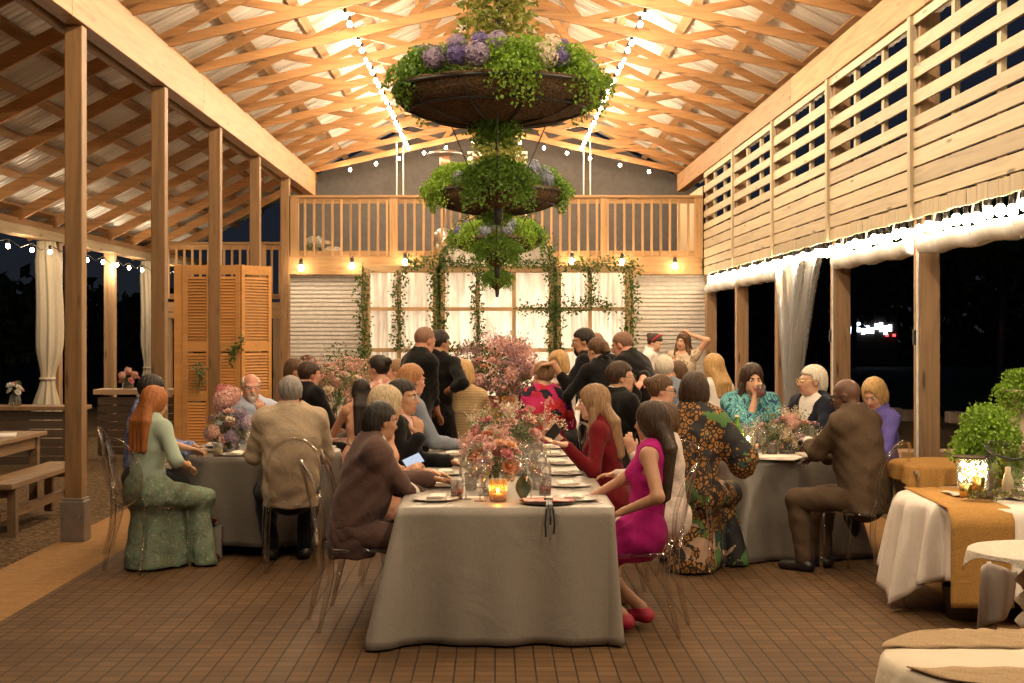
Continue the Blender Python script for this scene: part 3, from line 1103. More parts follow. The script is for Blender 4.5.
for s in (-1, 1):
    MB().box((s * 0.5, 0, 0.23), (0.1, 0.3, 0.46)).build('leg', M['rough_wood'], t)


# trees in the dark
def tree(label, x, y, h, r, seed):
    q = random.Random(seed)
    t = empty('tree', (x, y, 0), 0, label, 'tree', 'dark trees beyond the hall')
    MB().tube([(0, 0, 0), (0.1, 0, h * 0.35), (0.0, 0.1, h * 0.7)], [0.16, 0.12, 0.05], 8).build('trunk', M['dark_wood'], t)
    m = MB()
    for _ in range(900):
        a, b = q.uniform(0, 6.28), q.uniform(-1, 1)
        rr = r * q.random() ** 0.45
        s = math.sqrt(1 - b * b)
        leafquad(m, (rr * s * math.cos(a), rr * s * math.sin(a), h * 0.66 + rr * b * 0.75), q.uniform(0.3, 0.55), q)
    m.build('crown', M['ivy'], t)


for j, (px, d, h, r) in enumerate(((-5, 40, 2.6, 1.3), (40, 44, 3.0, 1.5), (88, 48, 2.9, 1.6), (135, 53, 2.7, 1.4), (178, 58, 3.1, 1.6))):
    tree('dark tree outside, %s from the picture edge past the curtain side' % ORD[j], xat(px, d), d, h, r, 30 + j)
for j, (px, d, h, r) in enumerate(((852, 62, 5.5, 2.6), (1000, 50, 8.0, 3.2))):
    tree('tall dark tree in the field past the slatted wall, %s from the gathered vinyl' % ORD[j], xat(px, d), d, h, r, 50 + j)

m = MB()
q = random.Random(77)
for _ in range(13000):
    x = q.uniform(6, 75)
    zt = 8.5 + 3.0 * math.sin(x * 0.31) + 1.6 * math.sin(x * 0.83 + 1)
    leafquad(m, (x, 82 + q.uniform(-3, 3), -0.1 + zt * q.random() ** 0.8), q.uniform(0.9, 1.7), q)
for _ in range(1500):
    x = q.uniform(-60, -14)
    leafquad(m, (x, 84 + q.uniform(-3, 3), -0.1 + (4.2 + 0.8 * math.sin(x * 0.4)) * q.random() ** 0.8), q.uniform(0.7, 1.3), q)
tag(m.build('distant_foliage', M['ivy']), 'dark line of trees along the far side of the field', 'trees', kind='stuff')

# ---- bench, picnic table, bar counters on the open side
t = empty('bench', (-4.02, 12.35, 0), 0, 'plain plank bench standing on the mulch by the nearest tall post', 'bench')
for s in (-1, 1):
    MB().box((s * 0.085, 0, 0.425), (0.16, 2.0, 0.045)).build('seat_plank', M['bench'], t, bevel=0.006)
for y in (-0.85, 0.85):
    for s in (-1, 1):
        MB().box((s * 0.12, y, 0.2), (0.07, 0.07, 0.4)).build('leg', M['bench'], t, bevel=0.004)
    MB().box((0, y, 0.36), (0.3, 0.04, 0.08)).build('cross_rail', M['bench'], t)
MB().box((0.0, 0, 0.16), (0.05, 1.7, 0.07)).build('stretcher', M['bench'], t)
t = empty('picnic_table', (-4.70, 12.5, 0), 0, 'plank topped outdoor table behind the bench at the picture edge', 'table')
for j in range(4):
    MB().box((-0.33 + 0.22 * j, 0, 0.70), (0.21, 2.1, 0.04)).build('top_plank', M['bench'], t, bevel=0.006)
for y in (-0.9, 0.9):
    for s in (-1, 1):
        MB().box((s * 0.36, y, 0.34), (0.08, 0.08, 0.68)).build('leg', M['bench'], t, bevel=0.004)
for s in (-1, 1):
    MB().box((s * 0.36, 0, 0.62), (0.04, 1.8, 0.1)).build('apron', M['bench'], t)
m = MB().box((0, 0, 0), (0.3, 0.42, 0.012), Matrix.Rotation(0.3, 3, 'Z'))
tag(m.build('folded_paper', M['paper'], loc=(-4.5, 12.9, 0.727)), 'sheet of pale paper lying on the outdoor plank table', 'paper')

t = empty('bar_counter', (-6.0, 17.6, 0), 0, 'dark boarded counter behind the bench carrying a flower jar', 'counter')
MB().box((0, 0, 0.72), (1.9, 0.45, 0.05)).build('counter_top', M['bench'], t, bevel=0.006)
for j in range(6):
    MB().box((0, -0.16, 0.08 + 0.11 * j), (1.8, 0.03, 0.1)).build('front_board', M['dark_wood'], t)
for s in (-1, 1):
    MB().box((s * 0.85, 0.05, 0.35), (0.1, 0.3, 0.7)).build('leg', M['dark_wood'], t)
t = empty('bar_counter', (xat(150, 19.0), 19.0, 0), 0, 'far counter with a pale edge behind the red haired woman', 'counter')
MB().box((0, 0, 0.86), (1.4, 0.45, 0.07)).build('counter_top', M['rough_wood'], t, bevel=0.006)
for j in range(7):
    MB().box((0, -0.16, 0.08 + 0.11 * j), (1.3, 0.03, 0.1)).build('front_board', M['dark_wood'], t)
for s in (-1, 1):
    MB().box((s * 0.6, 0.05, 0.4), (0.1, 0.3, 0.8)).build('leg', M['dark_wood'], t)
# ================================================================== TABLES AND CLOTHS
TZ = 0.735


def outline_rect(hx, hy, r):
    """rounded rectangle as a function of u, with outward normal and corner weight"""
    segs = []
    pts = []
    for cx_, cy_, a0 in ((hx - r, hy - r, 0), (-hx + r, hy - r, 90), (-hx + r, -hy + r, 180), (hx - r, -hy + r, 270)):
        for k in range(13):
            a = R(a0 + 90 * k / 12)
            pts.append((cx_ + r * math.cos(a), cy_ + r * math.sin(a), math.cos(a), math.sin(a), math.sin(math.pi * k / 12)))
    P = []
    n_ = len(pts)
    for i in range(n_):
        a, b = pts[i], pts[(i + 1) % n_]
        L = math.hypot(b[0] - a[0], b[1] - a[1])
        k = max(1, int(L / 0.035))
        for j in range(k):
            f = j / k
            P.append(tuple(a[q] + (b[q] - a[q]) * f for q in range(5)))
    return P


def outline_round(r, n_=150, wob=0.0):
    return [(r * math.cos(2 * math.pi * k / n_), r * math.sin(2 * math.pi * k / n_), math.cos(2 * math.pi * k / n_), math.sin(2 * math.pi * k / n_), 0.5) for k in range(n_)]


def drop_cloth(name, mat, P, ztop, zbot, amp, freq, flare, corner=0.0, seed=0, hem=0.0, rows=16, thick=0.004):
    q = random.Random(seed)
    ph = [q.uniform(0, 6.28) for _ in range(5)]
    n_ = len(P)
    s = 0.0
    arc = []
    for i in range(n_):
        arc.append(s)
        j = (i + 1) % n_
        s += math.hypot(P[j][0] - P[i][0], P[j][1] - P[i][1])
    mb = MB()
    vs = []
    tops = [0.0, 0.5, 0.9, 0.985]
    for t_ in tops[1:]:
        for p in P:
            vs.append((p[0] * t_, p[1] * t_, ztop + 0.002 * math.sin(9 * p[0] + 7 * p[1])))
    for j in range(rows + 1):
        v = j / rows
        for i, p in enumerate(P):
            a = arc[i]
            cyc = round(freq * s / 6.283) * 6.283 / s
            f1 = math.sin(cyc * a + ph[0] + 0.8 * math.sin(cyc * 0.37 * a + ph[1]))
            f2 = math.sin(1.7 * cyc * a + ph[2])
            out_ = 0.006 + flare * v + amp * (v ** 0.8) * (0.65 * f1 + 0.35 * f2) + corner * p[4] ** 2 * v * (1.0 if p[0] < 0 else 0.35)
            zb = zbot + hem * (0.5 + 0.5 * math.sin(2.0 * a / s * 6.283 + ph[3]))
            z = ztop - 0.004 - (ztop - 0.004 - zb) * v
            if j == 0:
                out_ = 0.004
                z = ztop - 0.003
            vs.append((p[0] + p[2] * max(-0.02, out_), p[1] + p[3] * max(-0.02, out_), z))
    nr = len(tops) - 1 + rows + 1
    fs = [tuple(range(n_))]
    for j in range(nr - 1):
        for i in range(n_):
            i2 = (i + 1) % n_
            fs.append((j * n_ + i, (j + 1) * n_ + i, (j + 1) * n_ + i2, j * n_ + i2))
    mb.add(vs, fs)
    return mb.build(name, mat, smooth=True, thick=thick)


def banquet(label, loc, hx, hy, rz=0.0, h=TZ):
    t = empty('banquet_table', loc, rz, label, 'table')
    MB().box((0, 0, h - 0.03), (2 * hx - 0.02, 2 * hy - 0.02, 0.03)).build('tabletop', M['rough_wood'], t, bevel=0.006)
    for sx in (-1, 1):
        for sy in (-1, 1):
            MB().tube([(sx * (hx - 0.12), sy * (hy - 0.15), 0), (sx * (hx - 0.12), sy * (hy - 0.15), h - 0.045)], 0.018, 8).build('leg', M['steel'], t)
    return t


def round_table(label, loc, r, h=TZ):
    t = empty('round_table', loc, 0, label, 'table')
    MB().lathe([(0, h - 0.045), (r - 0.03, h - 0.045), (r - 0.015, h - 0.03), (r - 0.015, h - 0.02), (0, h - 0.015)], 40).build('tabletop', M['rough_wood'], t)
    for k in range(4):
        a = R(45 + 90 * k)
        x, y = 0.55 * r * math.cos(a), 0.55 * r * math.sin(a)
        MB().tube([(x, y, 0), (x, y, h - 0.05)], 0.016, 8).build('leg', M['steel'], t)
    return t


T1X, T1Y0, T1Y1 = 0.058, 7.56, 11.75
t1c = ((T1X), (T1Y0 + T1Y1) / 2, 0)
banquet('long banquet table down the middle under the grey taffeta cloth', t1c, 0.575, (T1Y1 - T1Y0) / 2)
o = drop_cloth('tablecloth', M['grey_cloth'], outline_rect(0.575, (T1Y1 - T1Y0) / 2, 0.035), TZ, 0.012, 0.040, 13.0, 0.022, 0.18, seed=4)
o.location = t1c
tag(o, 'pewter grey taffeta cloth reaching the floor over the long front table', 'tablecloth')
# seam of the cloth on its front drop
T2 = (-0.02, 15.6, 0)
banquet('second long table farther back under a grey cloth', T2, 0.49, 1.55)
o = drop_cloth('tablecloth', M['grey_cloth'], outline_rect(0.49, 1.55, 0.04), TZ, 0.012, 0.03, 5.0, 0.03, 0.1, seed=9)
o.location = T2
tag(o, 'grey cloth on the second long table behind the floral dress', 'tablecloth')
TL = (xat(258, 11.15), 11.15, 0)
TR = (xat(764, 10.95), 10.95, 0)
TB = (xat(345, 14.8), 14.8, 0)
TQ = (xat(682, 15.2), 15.2, 0)
for pos, who, sd, tr_, zb_, fa_, ff_ in ((TL, 'beside the mint dress', 3, 0.64, 0.08, 0.06, 0.03), (TR, 'beside the brown checked suit', 6, 0.60, 0.012, 0.13, 0.13), (TB, 'farther back, by the white siding', 8, 0.5, 0.012, 0.08, 0.08), (TQ, 'farther back on the slatted wall side', 12, 0.6, 0.012, 0.08, 0.08)):
    round_table('round table under grey cloth ' + who, pos, tr_)
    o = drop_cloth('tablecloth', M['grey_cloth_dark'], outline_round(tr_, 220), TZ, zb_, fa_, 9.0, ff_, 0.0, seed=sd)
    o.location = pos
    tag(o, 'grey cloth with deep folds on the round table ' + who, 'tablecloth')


# ================================================================== GHOST CHAIR
def make_chair():
    t = empty('ghost_chair', (0, 0, 0), 0, 'clear acrylic chair', 'chair', 'clear acrylic chairs')
    a = M['acrylic']
    # seat: rounded, dished
    P = []
    for k in range(40):
        th = 2 * math.pi * k / 40
        c_, s_ = math.cos(th), math.sin(th)
        ex = 0.55
        x = 0.205 * math.copysign(abs(c_) ** ex, c_)
        y = 0.205 * math.copysign(abs(s_) ** ex, s_)
        x *= 1.0 - 0.1 * (1 if y < 0 else 0) * abs(y) / 0.205
        P.append((x, y))
    q = MB()
    vs = [(0, 0, 0.442)] + [(x * 0.6, y * 0.6, 0.446) for x, y in P] + [(x * 0.95, y * 0.95, 0.458) for x, y in P] + [(x, y, 0.45) for x, y in P] + [(x, y, 0.425) for x, y in P]
    n_ = 40
    fs = [(0, 1 + k, 1 + (k + 1) % n_) for k in range(n_)]
    for j in range(3):
        for k in range(n_):
            b = 1 + j * n_
            fs.append((b + k, b + n_ + k, b + n_ + (k + 1) % n_, b + (k + 1) % n_))
    q.add(vs, fs)
    q.build('seat', a, t, smooth=True)
    # oval back
    def bk(x, z):
        return (x, -0.195 - 0.10 * (z - 0.45) / 0.47 - 0.045 * (1 - (x / 0.21) ** 2), z)
    rim = []
    for k in range(41):
        th = -math.pi / 2 + 2 * math.pi * k / 40
        rim.append(bk(0.188 * math.cos(th), 0.70 + 0.235 * math.sin(th)))
    q = MB()
    nr = 6
    vs = [bk(0, 0.70)]
    for j in range(1, nr + 1):
        for k in range(40):
            th = 2 * math.pi * k / 40
            vs.append(bk(0.186 * j / nr * math.cos(th), 0.70 + 0.233 * j / nr * math.sin(th)))
    fs = [(0, 1 + k, 1 + (k + 1) % 40) for k in range(40)]
    for j in range(nr - 1):
        for k in range(40):
            b = 1 + j * 40
            fs.append((b + k, b + 40 + k, b + 40 + (k + 1) % 40, b + (k + 1) % 40))
    q.add(vs, fs)
    o = q.build('backrest', a, t, smooth=True)
    q = MB().tube(rim, 0.0125, 8, cap=False)
    q.build('back_rim', a, o, smooth=True)
    for sx in (-1, 1):
        MB().tube([(sx * 0.165, 0.17, 0.445), (sx * 0.175, 0.18, 0.25), (sx * 0.178, 0.19, 0.0)], [0.023, 0.019, 0.013], 8).build('leg', a, t, smooth=True)
        MB().tube([(sx * 0.158, -0.225, 0.54), (sx * 0.165, -0.203, 0.45), (sx * 0.175, -0.20, 0.3), (sx * 0.185, -0.27, 0.0)], [0.010, 0.022, 0.020, 0.013], 8).build('leg', a, t, smooth=True)
        MB().tube([(sx * 0.155, -0.185, 0.445), (sx * 0.165, 0.17, 0.44)], 0.012, 8).build('seat_rail', a, t, smooth=True)
    return t


CHAIR = make_chair()
CHAIR_USED = [False]


def chair(x, y, rz, label):
    o = CHAIR if not CHAIR_USED[0] else copy_tree(CHAIR)
    CHAIR_USED[0] = True
    o.location = (x, y, 0)
    o.rotation_euler = (0, 0, rz)
    o['label'] = label
    return o


# ================================================================== FLOWERS
def rose_mesh(seed=0):
    q = random.Random(seed)
    m = MB()
    m.ball((0, 0, 0.0), (0.34, 0.34, 0.45), 10, 6)
    for layer, (nr, tilt, rr, hh) in enumerate(((4, 12, 0.38, 0.75), (5, 28, 0.55, 0.85), (6, 50, 0.72, 0.9), (6, 75, 0.85, 0.85))):
        for k in range(nr):
            a0 = 2 * math.pi * (k + 0.5 * (layer % 2)) / nr + q.uniform(-.15, .15)
            tl = R(tilt + q.uniform(-8, 8))
            wd = 1.25 * 2 * math.pi / nr

            def fn(u, v, a0=a0, tl=tl, rr=rr, hh=hh, wd=wd):
                a = a0 + (u - 0.5) * wd * math.sin(math.pi * min(1, 0.25 + 0.6 * v))
                r = 0.12 + rr * 0.75 * math.sin(tl + 0.3 * v) * v + 0.22 * math.sin(math.pi * v * 0.6)
                z = -0.35 + hh * math.cos(tl * 0.75) * v - 0.10 * max(0, v - 0.75) * 4 * (1 if tilt > 20 else 0)
                z -= 0.14 * (2 * u - 1) ** 2 * v
                return (r * math.cos(a), r * math.sin(a), z)
            m.grid(fn, 4, 4)
    return m


def hydrangea_mesh(seed=0, n_=62):
    q = random.Random(seed)
    m = MB()
    m.ball((0, 0, 0), 0.6, 12, 8)
    for i in range(n_):
        z = 1 - 2 * (i + 0.5) / n_
        a = i * 2.39996
        s = math.sqrt(max(0, 1 - z * z))
        d = Vector((s * math.cos(a), s * math.sin(a), z))
        c = d * (0.82 + q.uniform(-0.14, 0.16))
        u = d.orthogonal().normalized()
        v = d.cross(u)
        ph = q.uniform(0, 6.28)
        for k in range(4):
            b = ph + k * math.pi / 2
            e = u * math.cos(b) + v * math.sin(b)
            g = d.cross(e)
            w = 0.30
            m.add([c, c + e * w * 0.6 + g * w * 0.45 + d * 0.10, c + e * w + d * 0.02, c + e * w * 0.6 - g * w * 0.45 + d * 0.05], [(0, 1, 2, 3)])
    return m


def fern_mesh(seed=0, nf=26, droop=1.0):
    """a maidenhair fern clump: arching fronds set with small rounded leaflets"""
    q = random.Random(seed)
    m = MB()
    for i in range(nf):
        a = 2 * math.pi * i / nf + q.uniform(-.25, .25)
        L = q.uniform(0.7, 1.15)
        el = R(q.uniform(5, 85))
        pts = []
        p = Vector((0, 0, 0))
        e = el
        for j in range(9):
            pts.append(p.copy())
            d = Vector((math.cos(e) * math.cos(a), math.cos(e) * math.sin(a), math.sin(e)))
            p = p + d * (L / 8)
            e -= droop * R(16)
        sd = Vector((-math.sin(a), math.cos(a), 0))
        for j in range(2, 9):
            w = 0.16 * math.sin(math.pi * (j - 1) / 9) + 0.07
            for s in (-1, 1):
                for k in range(3):
                    c = pts[j] + sd * s * w * (k + 0.5) / 2 * 1.1 + Vector((q.uniform(-.03, .03), q.uniform(-.03, .03), -0.05 * k + q.uniform(-.03, .03)))
                    leafquad(m, c, q.uniform(0.07, 0.13), q, 0.9)
        for j in range(0, 8, 2):
            b = pts[j + 1] if j + 1 < len(pts) else pts[-1]
            m.bar(pts[j], pts[min(8, j + 2)], 0.008, 0.008)
    return m


def leafy_mesh(seed=0, n_=160, s=0.2):
    q = random.Random(seed)
    m = MB()
    for _ in range(n_):
        a, z = q.uniform(0, 6.28), q.uniform(-1, 1)
        r = q.random() ** 0.4
        k = math.sqrt(1 - z * z)
        leafquad(m, (r * k * math.cos(a), r * k * math.sin(a), r * z), s * q.uniform(0.6, 1.4), q, 0.5)
    return m


def spray_mesh(seed=0):
    """airy spray: thin stems with little balls of petals"""
    q = random.Random(seed)
    m = MB()
    for i in range(16):
        d = Vector((q.gauss(0, 0.6), q.gauss(0, 0.6), 1)).normalized() * q.uniform(0.6, 1.1)
        m.tube([(0, 0, 0), d * 0.5 + Vector((q.uniform(-.05, .05), q.uniform(-.05, .05), 0)), d], 0.008, 4, cap=False)
        for _ in range(9):
            c = d * q.uniform(0.75, 1.0) + Vector((q.gauss(0, .08), q.gauss(0, .08), q.gauss(0, .08)))
            leafquad(m, c, q.uniform(0.06, 0.11), q, 1.0)
    return m


MESHES = {}


def meshes(kind, matn):
    key = (kind, matn)
    if key not in MESHES:
        b = {'rose': rose_mesh, 'hydrangea': hydrangea_mesh, 'fern': fern_mesh, 'foliage': leafy_mesh, 'flower_spray': spray_mesh}[kind](len(MESHES))
        o = b.build(kind, M[matn], smooth=kind in ('rose',))
        MESHES[key] = o.data
        bpy.data.objects.remove(o)
    return MESHES[key]


def bloom(kind, matn, parent, loc, s, q, up=None):
    o = bpy.data.objects.new(kind, meshes(kind, matn))
    col.objects.link(o)
    o.parent = parent
    o.location = loc
    o.scale = (s, s, s)
    if up is not None:
        o.rotation_euler = Vector(up).to_track_quat('Z', 'Y').to_euler()
    else:
        o.rotation_euler = (q.uniform(-.5, .5), q.uniform(-.5, .5), q.uniform(0, 6.28))
    return o


def arrangement(label, loc, rx, rz, zc, items, seed=0, vase=None, foliage=('sage', 8), ry=None, cat='flower arrangement', group=None):
    """items: list of (kind, material, count, size); loc = the spot on the table, zc = height of the middle over it"""
    q = random.Random(seed)
    ry = ry or rx
    t = empty('flower_arrangement', loc, 0, label, cat, group)
    if vase is None:
        vase = [(0.0, 0.0), (0.06, 0.0), (0.075, 0.03), (0.07, 0.09), (0.055, 0.12), (0.062, 0.135)]
    MB().lathe(vase, 20).build('vase', M['glass'] if vase[-1][1] < 0.2 else M['gold'], t, smooth=True)
    st = MB()
    for _ in range(14):
        a = q.uniform(0, 6.28)
        r = q.random()
        st.tube([(0.02 * math.cos(a), 0.02 * math.sin(a), 0.03), (rx * 0.3 * r * math.cos(a), ry * 0.3 * r * math.sin(a), zc * 0.6),
                 (rx * 0.7 * r * math.cos(a), ry * 0.7 * r * math.sin(a), zc)], 0.004, 4, cap=False)
    st.build('stems', M['stem'], t)
    spots = []
    for kind, mt, n_, s in items:
        for _ in range(n_):
            for _try in range(12):
                a, z = q.uniform(0, 6.28), q.uniform(-0.75, 1.0)
                k = math.sqrt(1 - z * z)
                r = q.uniform(0.72, 1.0)
                p = Vector((rx * r * k * math.cos(a), ry * r * k * math.sin(a), zc + rz * r * z))
                if all((p - w).length > (s + s2) * 0.62 for w, s2 in spots):
                    break
            spots.append((p, s))
            up = Vector((p.x / rx ** 2, p.y / ry ** 2, (p.z - zc) / rz ** 2 + 0.8 / rz))
            bloom(kind, mt, t, p, s * q.uniform(0.85, 1.15), q, up)
    fm, fn_ = foliage
    for _ in range(fn_):
        a, z = q.uniform(0, 6.28), q.uniform(-0.8, 0.9)
        k = math.sqrt(1 - z * z)
        bloom('foliage', fm, t, (0.75 * rx * k * math.cos(a), 0.75 * ry * k * math.sin(a), zc + 0.75 * rz * z), 0.42 * max(rx, rz), q)
    return t


arrangement('low blush and coral rose arrangement nearest the camera on the long table', (xat(494, 8.25), 8.25, TZ), 0.165, 0.15, 0.21,
            [('rose', 'pink', 3, 0.05), ('rose', 'blush', 8, 0.045), ('rose', 'coral', 3, 0.042), ('rose', 'peach', 4, 0.04), ('hydrangea', 'blush', 4, 0.055), ('rose', 'cream', 3, 0.035), ('flower_spray', 'blush', 5, 0.12)], 1, foliage=('sage', 9))
arrangement('wide cream and pink rose arrangement second along the long table', (xat(507, 9.9), 9.9, TZ), 0.27, 0.17, 0.23,
            [('rose', 'blush', 10, 0.055), ('rose', 'cream', 5, 0.05), ('rose', 'peach', 5, 0.05), ('hydrangea', 'blush', 4, 0.07), ('rose', 'pink', 4, 0.045), ('flower_spray', 'cream', 6, 0.15)], 2, foliage=('sage', 12))
arrangement('tall full pink arrangement on the second long table, under the chandeliers', (xat(498, 14.35), 14.35, TZ), 0.43, 0.33, 0.40,
            [('rose', 'blush', 14, 0.07), ('rose', 'pink', 9, 0.065), ('hydrangea', 'mauve', 5, 0.085), ('hydrangea', 'blush', 5, 0.08), ('rose', 'peach', 6, 0.06), ('rose', 'mauve', 7, 0.06), ('flower_spray', 'blush', 16, 0.26), ('flower_spray', 'mauve', 8, 0.28)], 3,
            vase=[(0, 0), (0.09, 0.0), (0.07, 0.06), (0.08, 0.22), (0.12, 0.28)], foliage=('ivy', 12))
arrangement('lavender and pink hydrangea centrepiece on the table by the mint dress', (xat(229, 10.95), 10.95, TZ), 0.19, 0.14, 0.20,
            [('hydrangea', 'lilac', 4, 0.06), ('hydrangea', 'blush', 3, 0.055), ('rose', 'pink', 3, 0.05), ('rose', 'mauve', 5, 0.05), ('rose', 'cream', 3, 0.045), ('flower_spray', 'lilac', 2, 0.10), ('rose', 'blush', 5, 0.045)], 4, foliage=('sage', 9))
arrangement('single tall pink hydrangea in a slim vase by the bald bearded man', (xat(226, 11.2), 11.2, TZ), 0.075, 0.075, 0.40,
            [('hydrangea', 'blush', 3, 0.075), ('hydrangea', 'pink', 2, 0.06)], 41, vase=[(0, 0), (0.035, 0), (0.04, 0.05), (0.025, 0.14), (0.028, 0.16)], foliage=('sage', 2))
arrangement('dusty mauve and blush centrepiece on the table by the checked suit', (xat(788, 10.85), 10.85, TZ), 0.27, 0.13, 0.16,
            [('rose', 'blush', 6, 0.05), ('rose', 'mauve', 4, 0.05), ('hydrangea', 'blush', 3, 0.055), ('rose', 'cream', 8, 0.042), ('flower_spray', 'cream', 7, 0.13)], 5, foliage=('sage', 10))
arrangement('blush and cream centrepiece on the far table near the white siding', (xat(337, 14.3), 14.3, TZ), 0.32, 0.26, 0.36,
            [('rose', 'blush', 8, 0.065), ('rose', 'cream', 7, 0.06), ('hydrangea', 'blush', 6, 0.08), ('flower_spray', 'blush', 8, 0.2)], 6, foliage=('sage', 10))
arrangement('small blush flowers on the far table by the slatted wall', (xat(676, 14.6), 14.6, TZ), 0.24, 0.15, 0.2,
            [('rose', 'blush', 6, 0.055), ('hydrangea', 'blush', 4, 0.07), ('rose', 'mauve', 4, 0.05)], 7, foliage=('sage', 6))
arrangement('glass jar of white and pink roses on the dark outdoor counter', (xat(15, 17.5), 17.5, 0.745), 0.10, 0.09, 0.22,
            [('rose', 'white', 5, 0.05), ('rose', 'blush', 3, 0.045), ('rose', 'pink', 2, 0.04)], 8, foliage=('sage', 4))
arrangement('small bunch of pink flowers on the far pale edged counter', (xat(128, 18.95), 18.95, 0.895), 0.13, 0.08, 0.16,
            [('rose', 'pink', 4, 0.05), ('rose', 'coral', 2, 0.045), ('hydrangea', 'blush', 3, 0.06)], 9, foliage=('sage', 4))
arrangement('white blossoms standing on the balcony deck behind the railing', (xat(322, 23.3), 23.3, 2.87), 0.26, 0.14, 0.16,
            [('hydrangea', 'white', 5, 0.10), ('rose', 'cream', 5, 0.07)], 10, foliage=('sage', 6))
p = at(358, 383, 15.6)
t = empty('potted_shrub', (xat(356, 17.0), 17.0, 0), 0, 'green leafy shrub in a pot between the white siding and the far table', 'plant')
MB().lathe([(0, 0), (0.17, 0), (0.23, 0.40), (0.25, 0.42), (0.22, 0.43), (0, 0.40)], 24).build('pot', M['stone'], t, smooth=True)
q = random.Random(5)
tr = MB()
for k in range(7):
    a = k * 0.9
    tr.tube([(0, 0, 0.4), (0.1 * math.cos(a), 0.1 * math.sin(a), 0.9), (0.22 * math.cos(a), 0.22 * math.sin(a), 1.3)], 0.012, 5)
tr.build('stems', M['stem'], t)
for k in range(13):
    bloom('foliage', 'ivy', t, (q.uniform(-.24, .24), q.uniform(-.2, .2), q.uniform(0.75, 1.4)), 0.2, q)


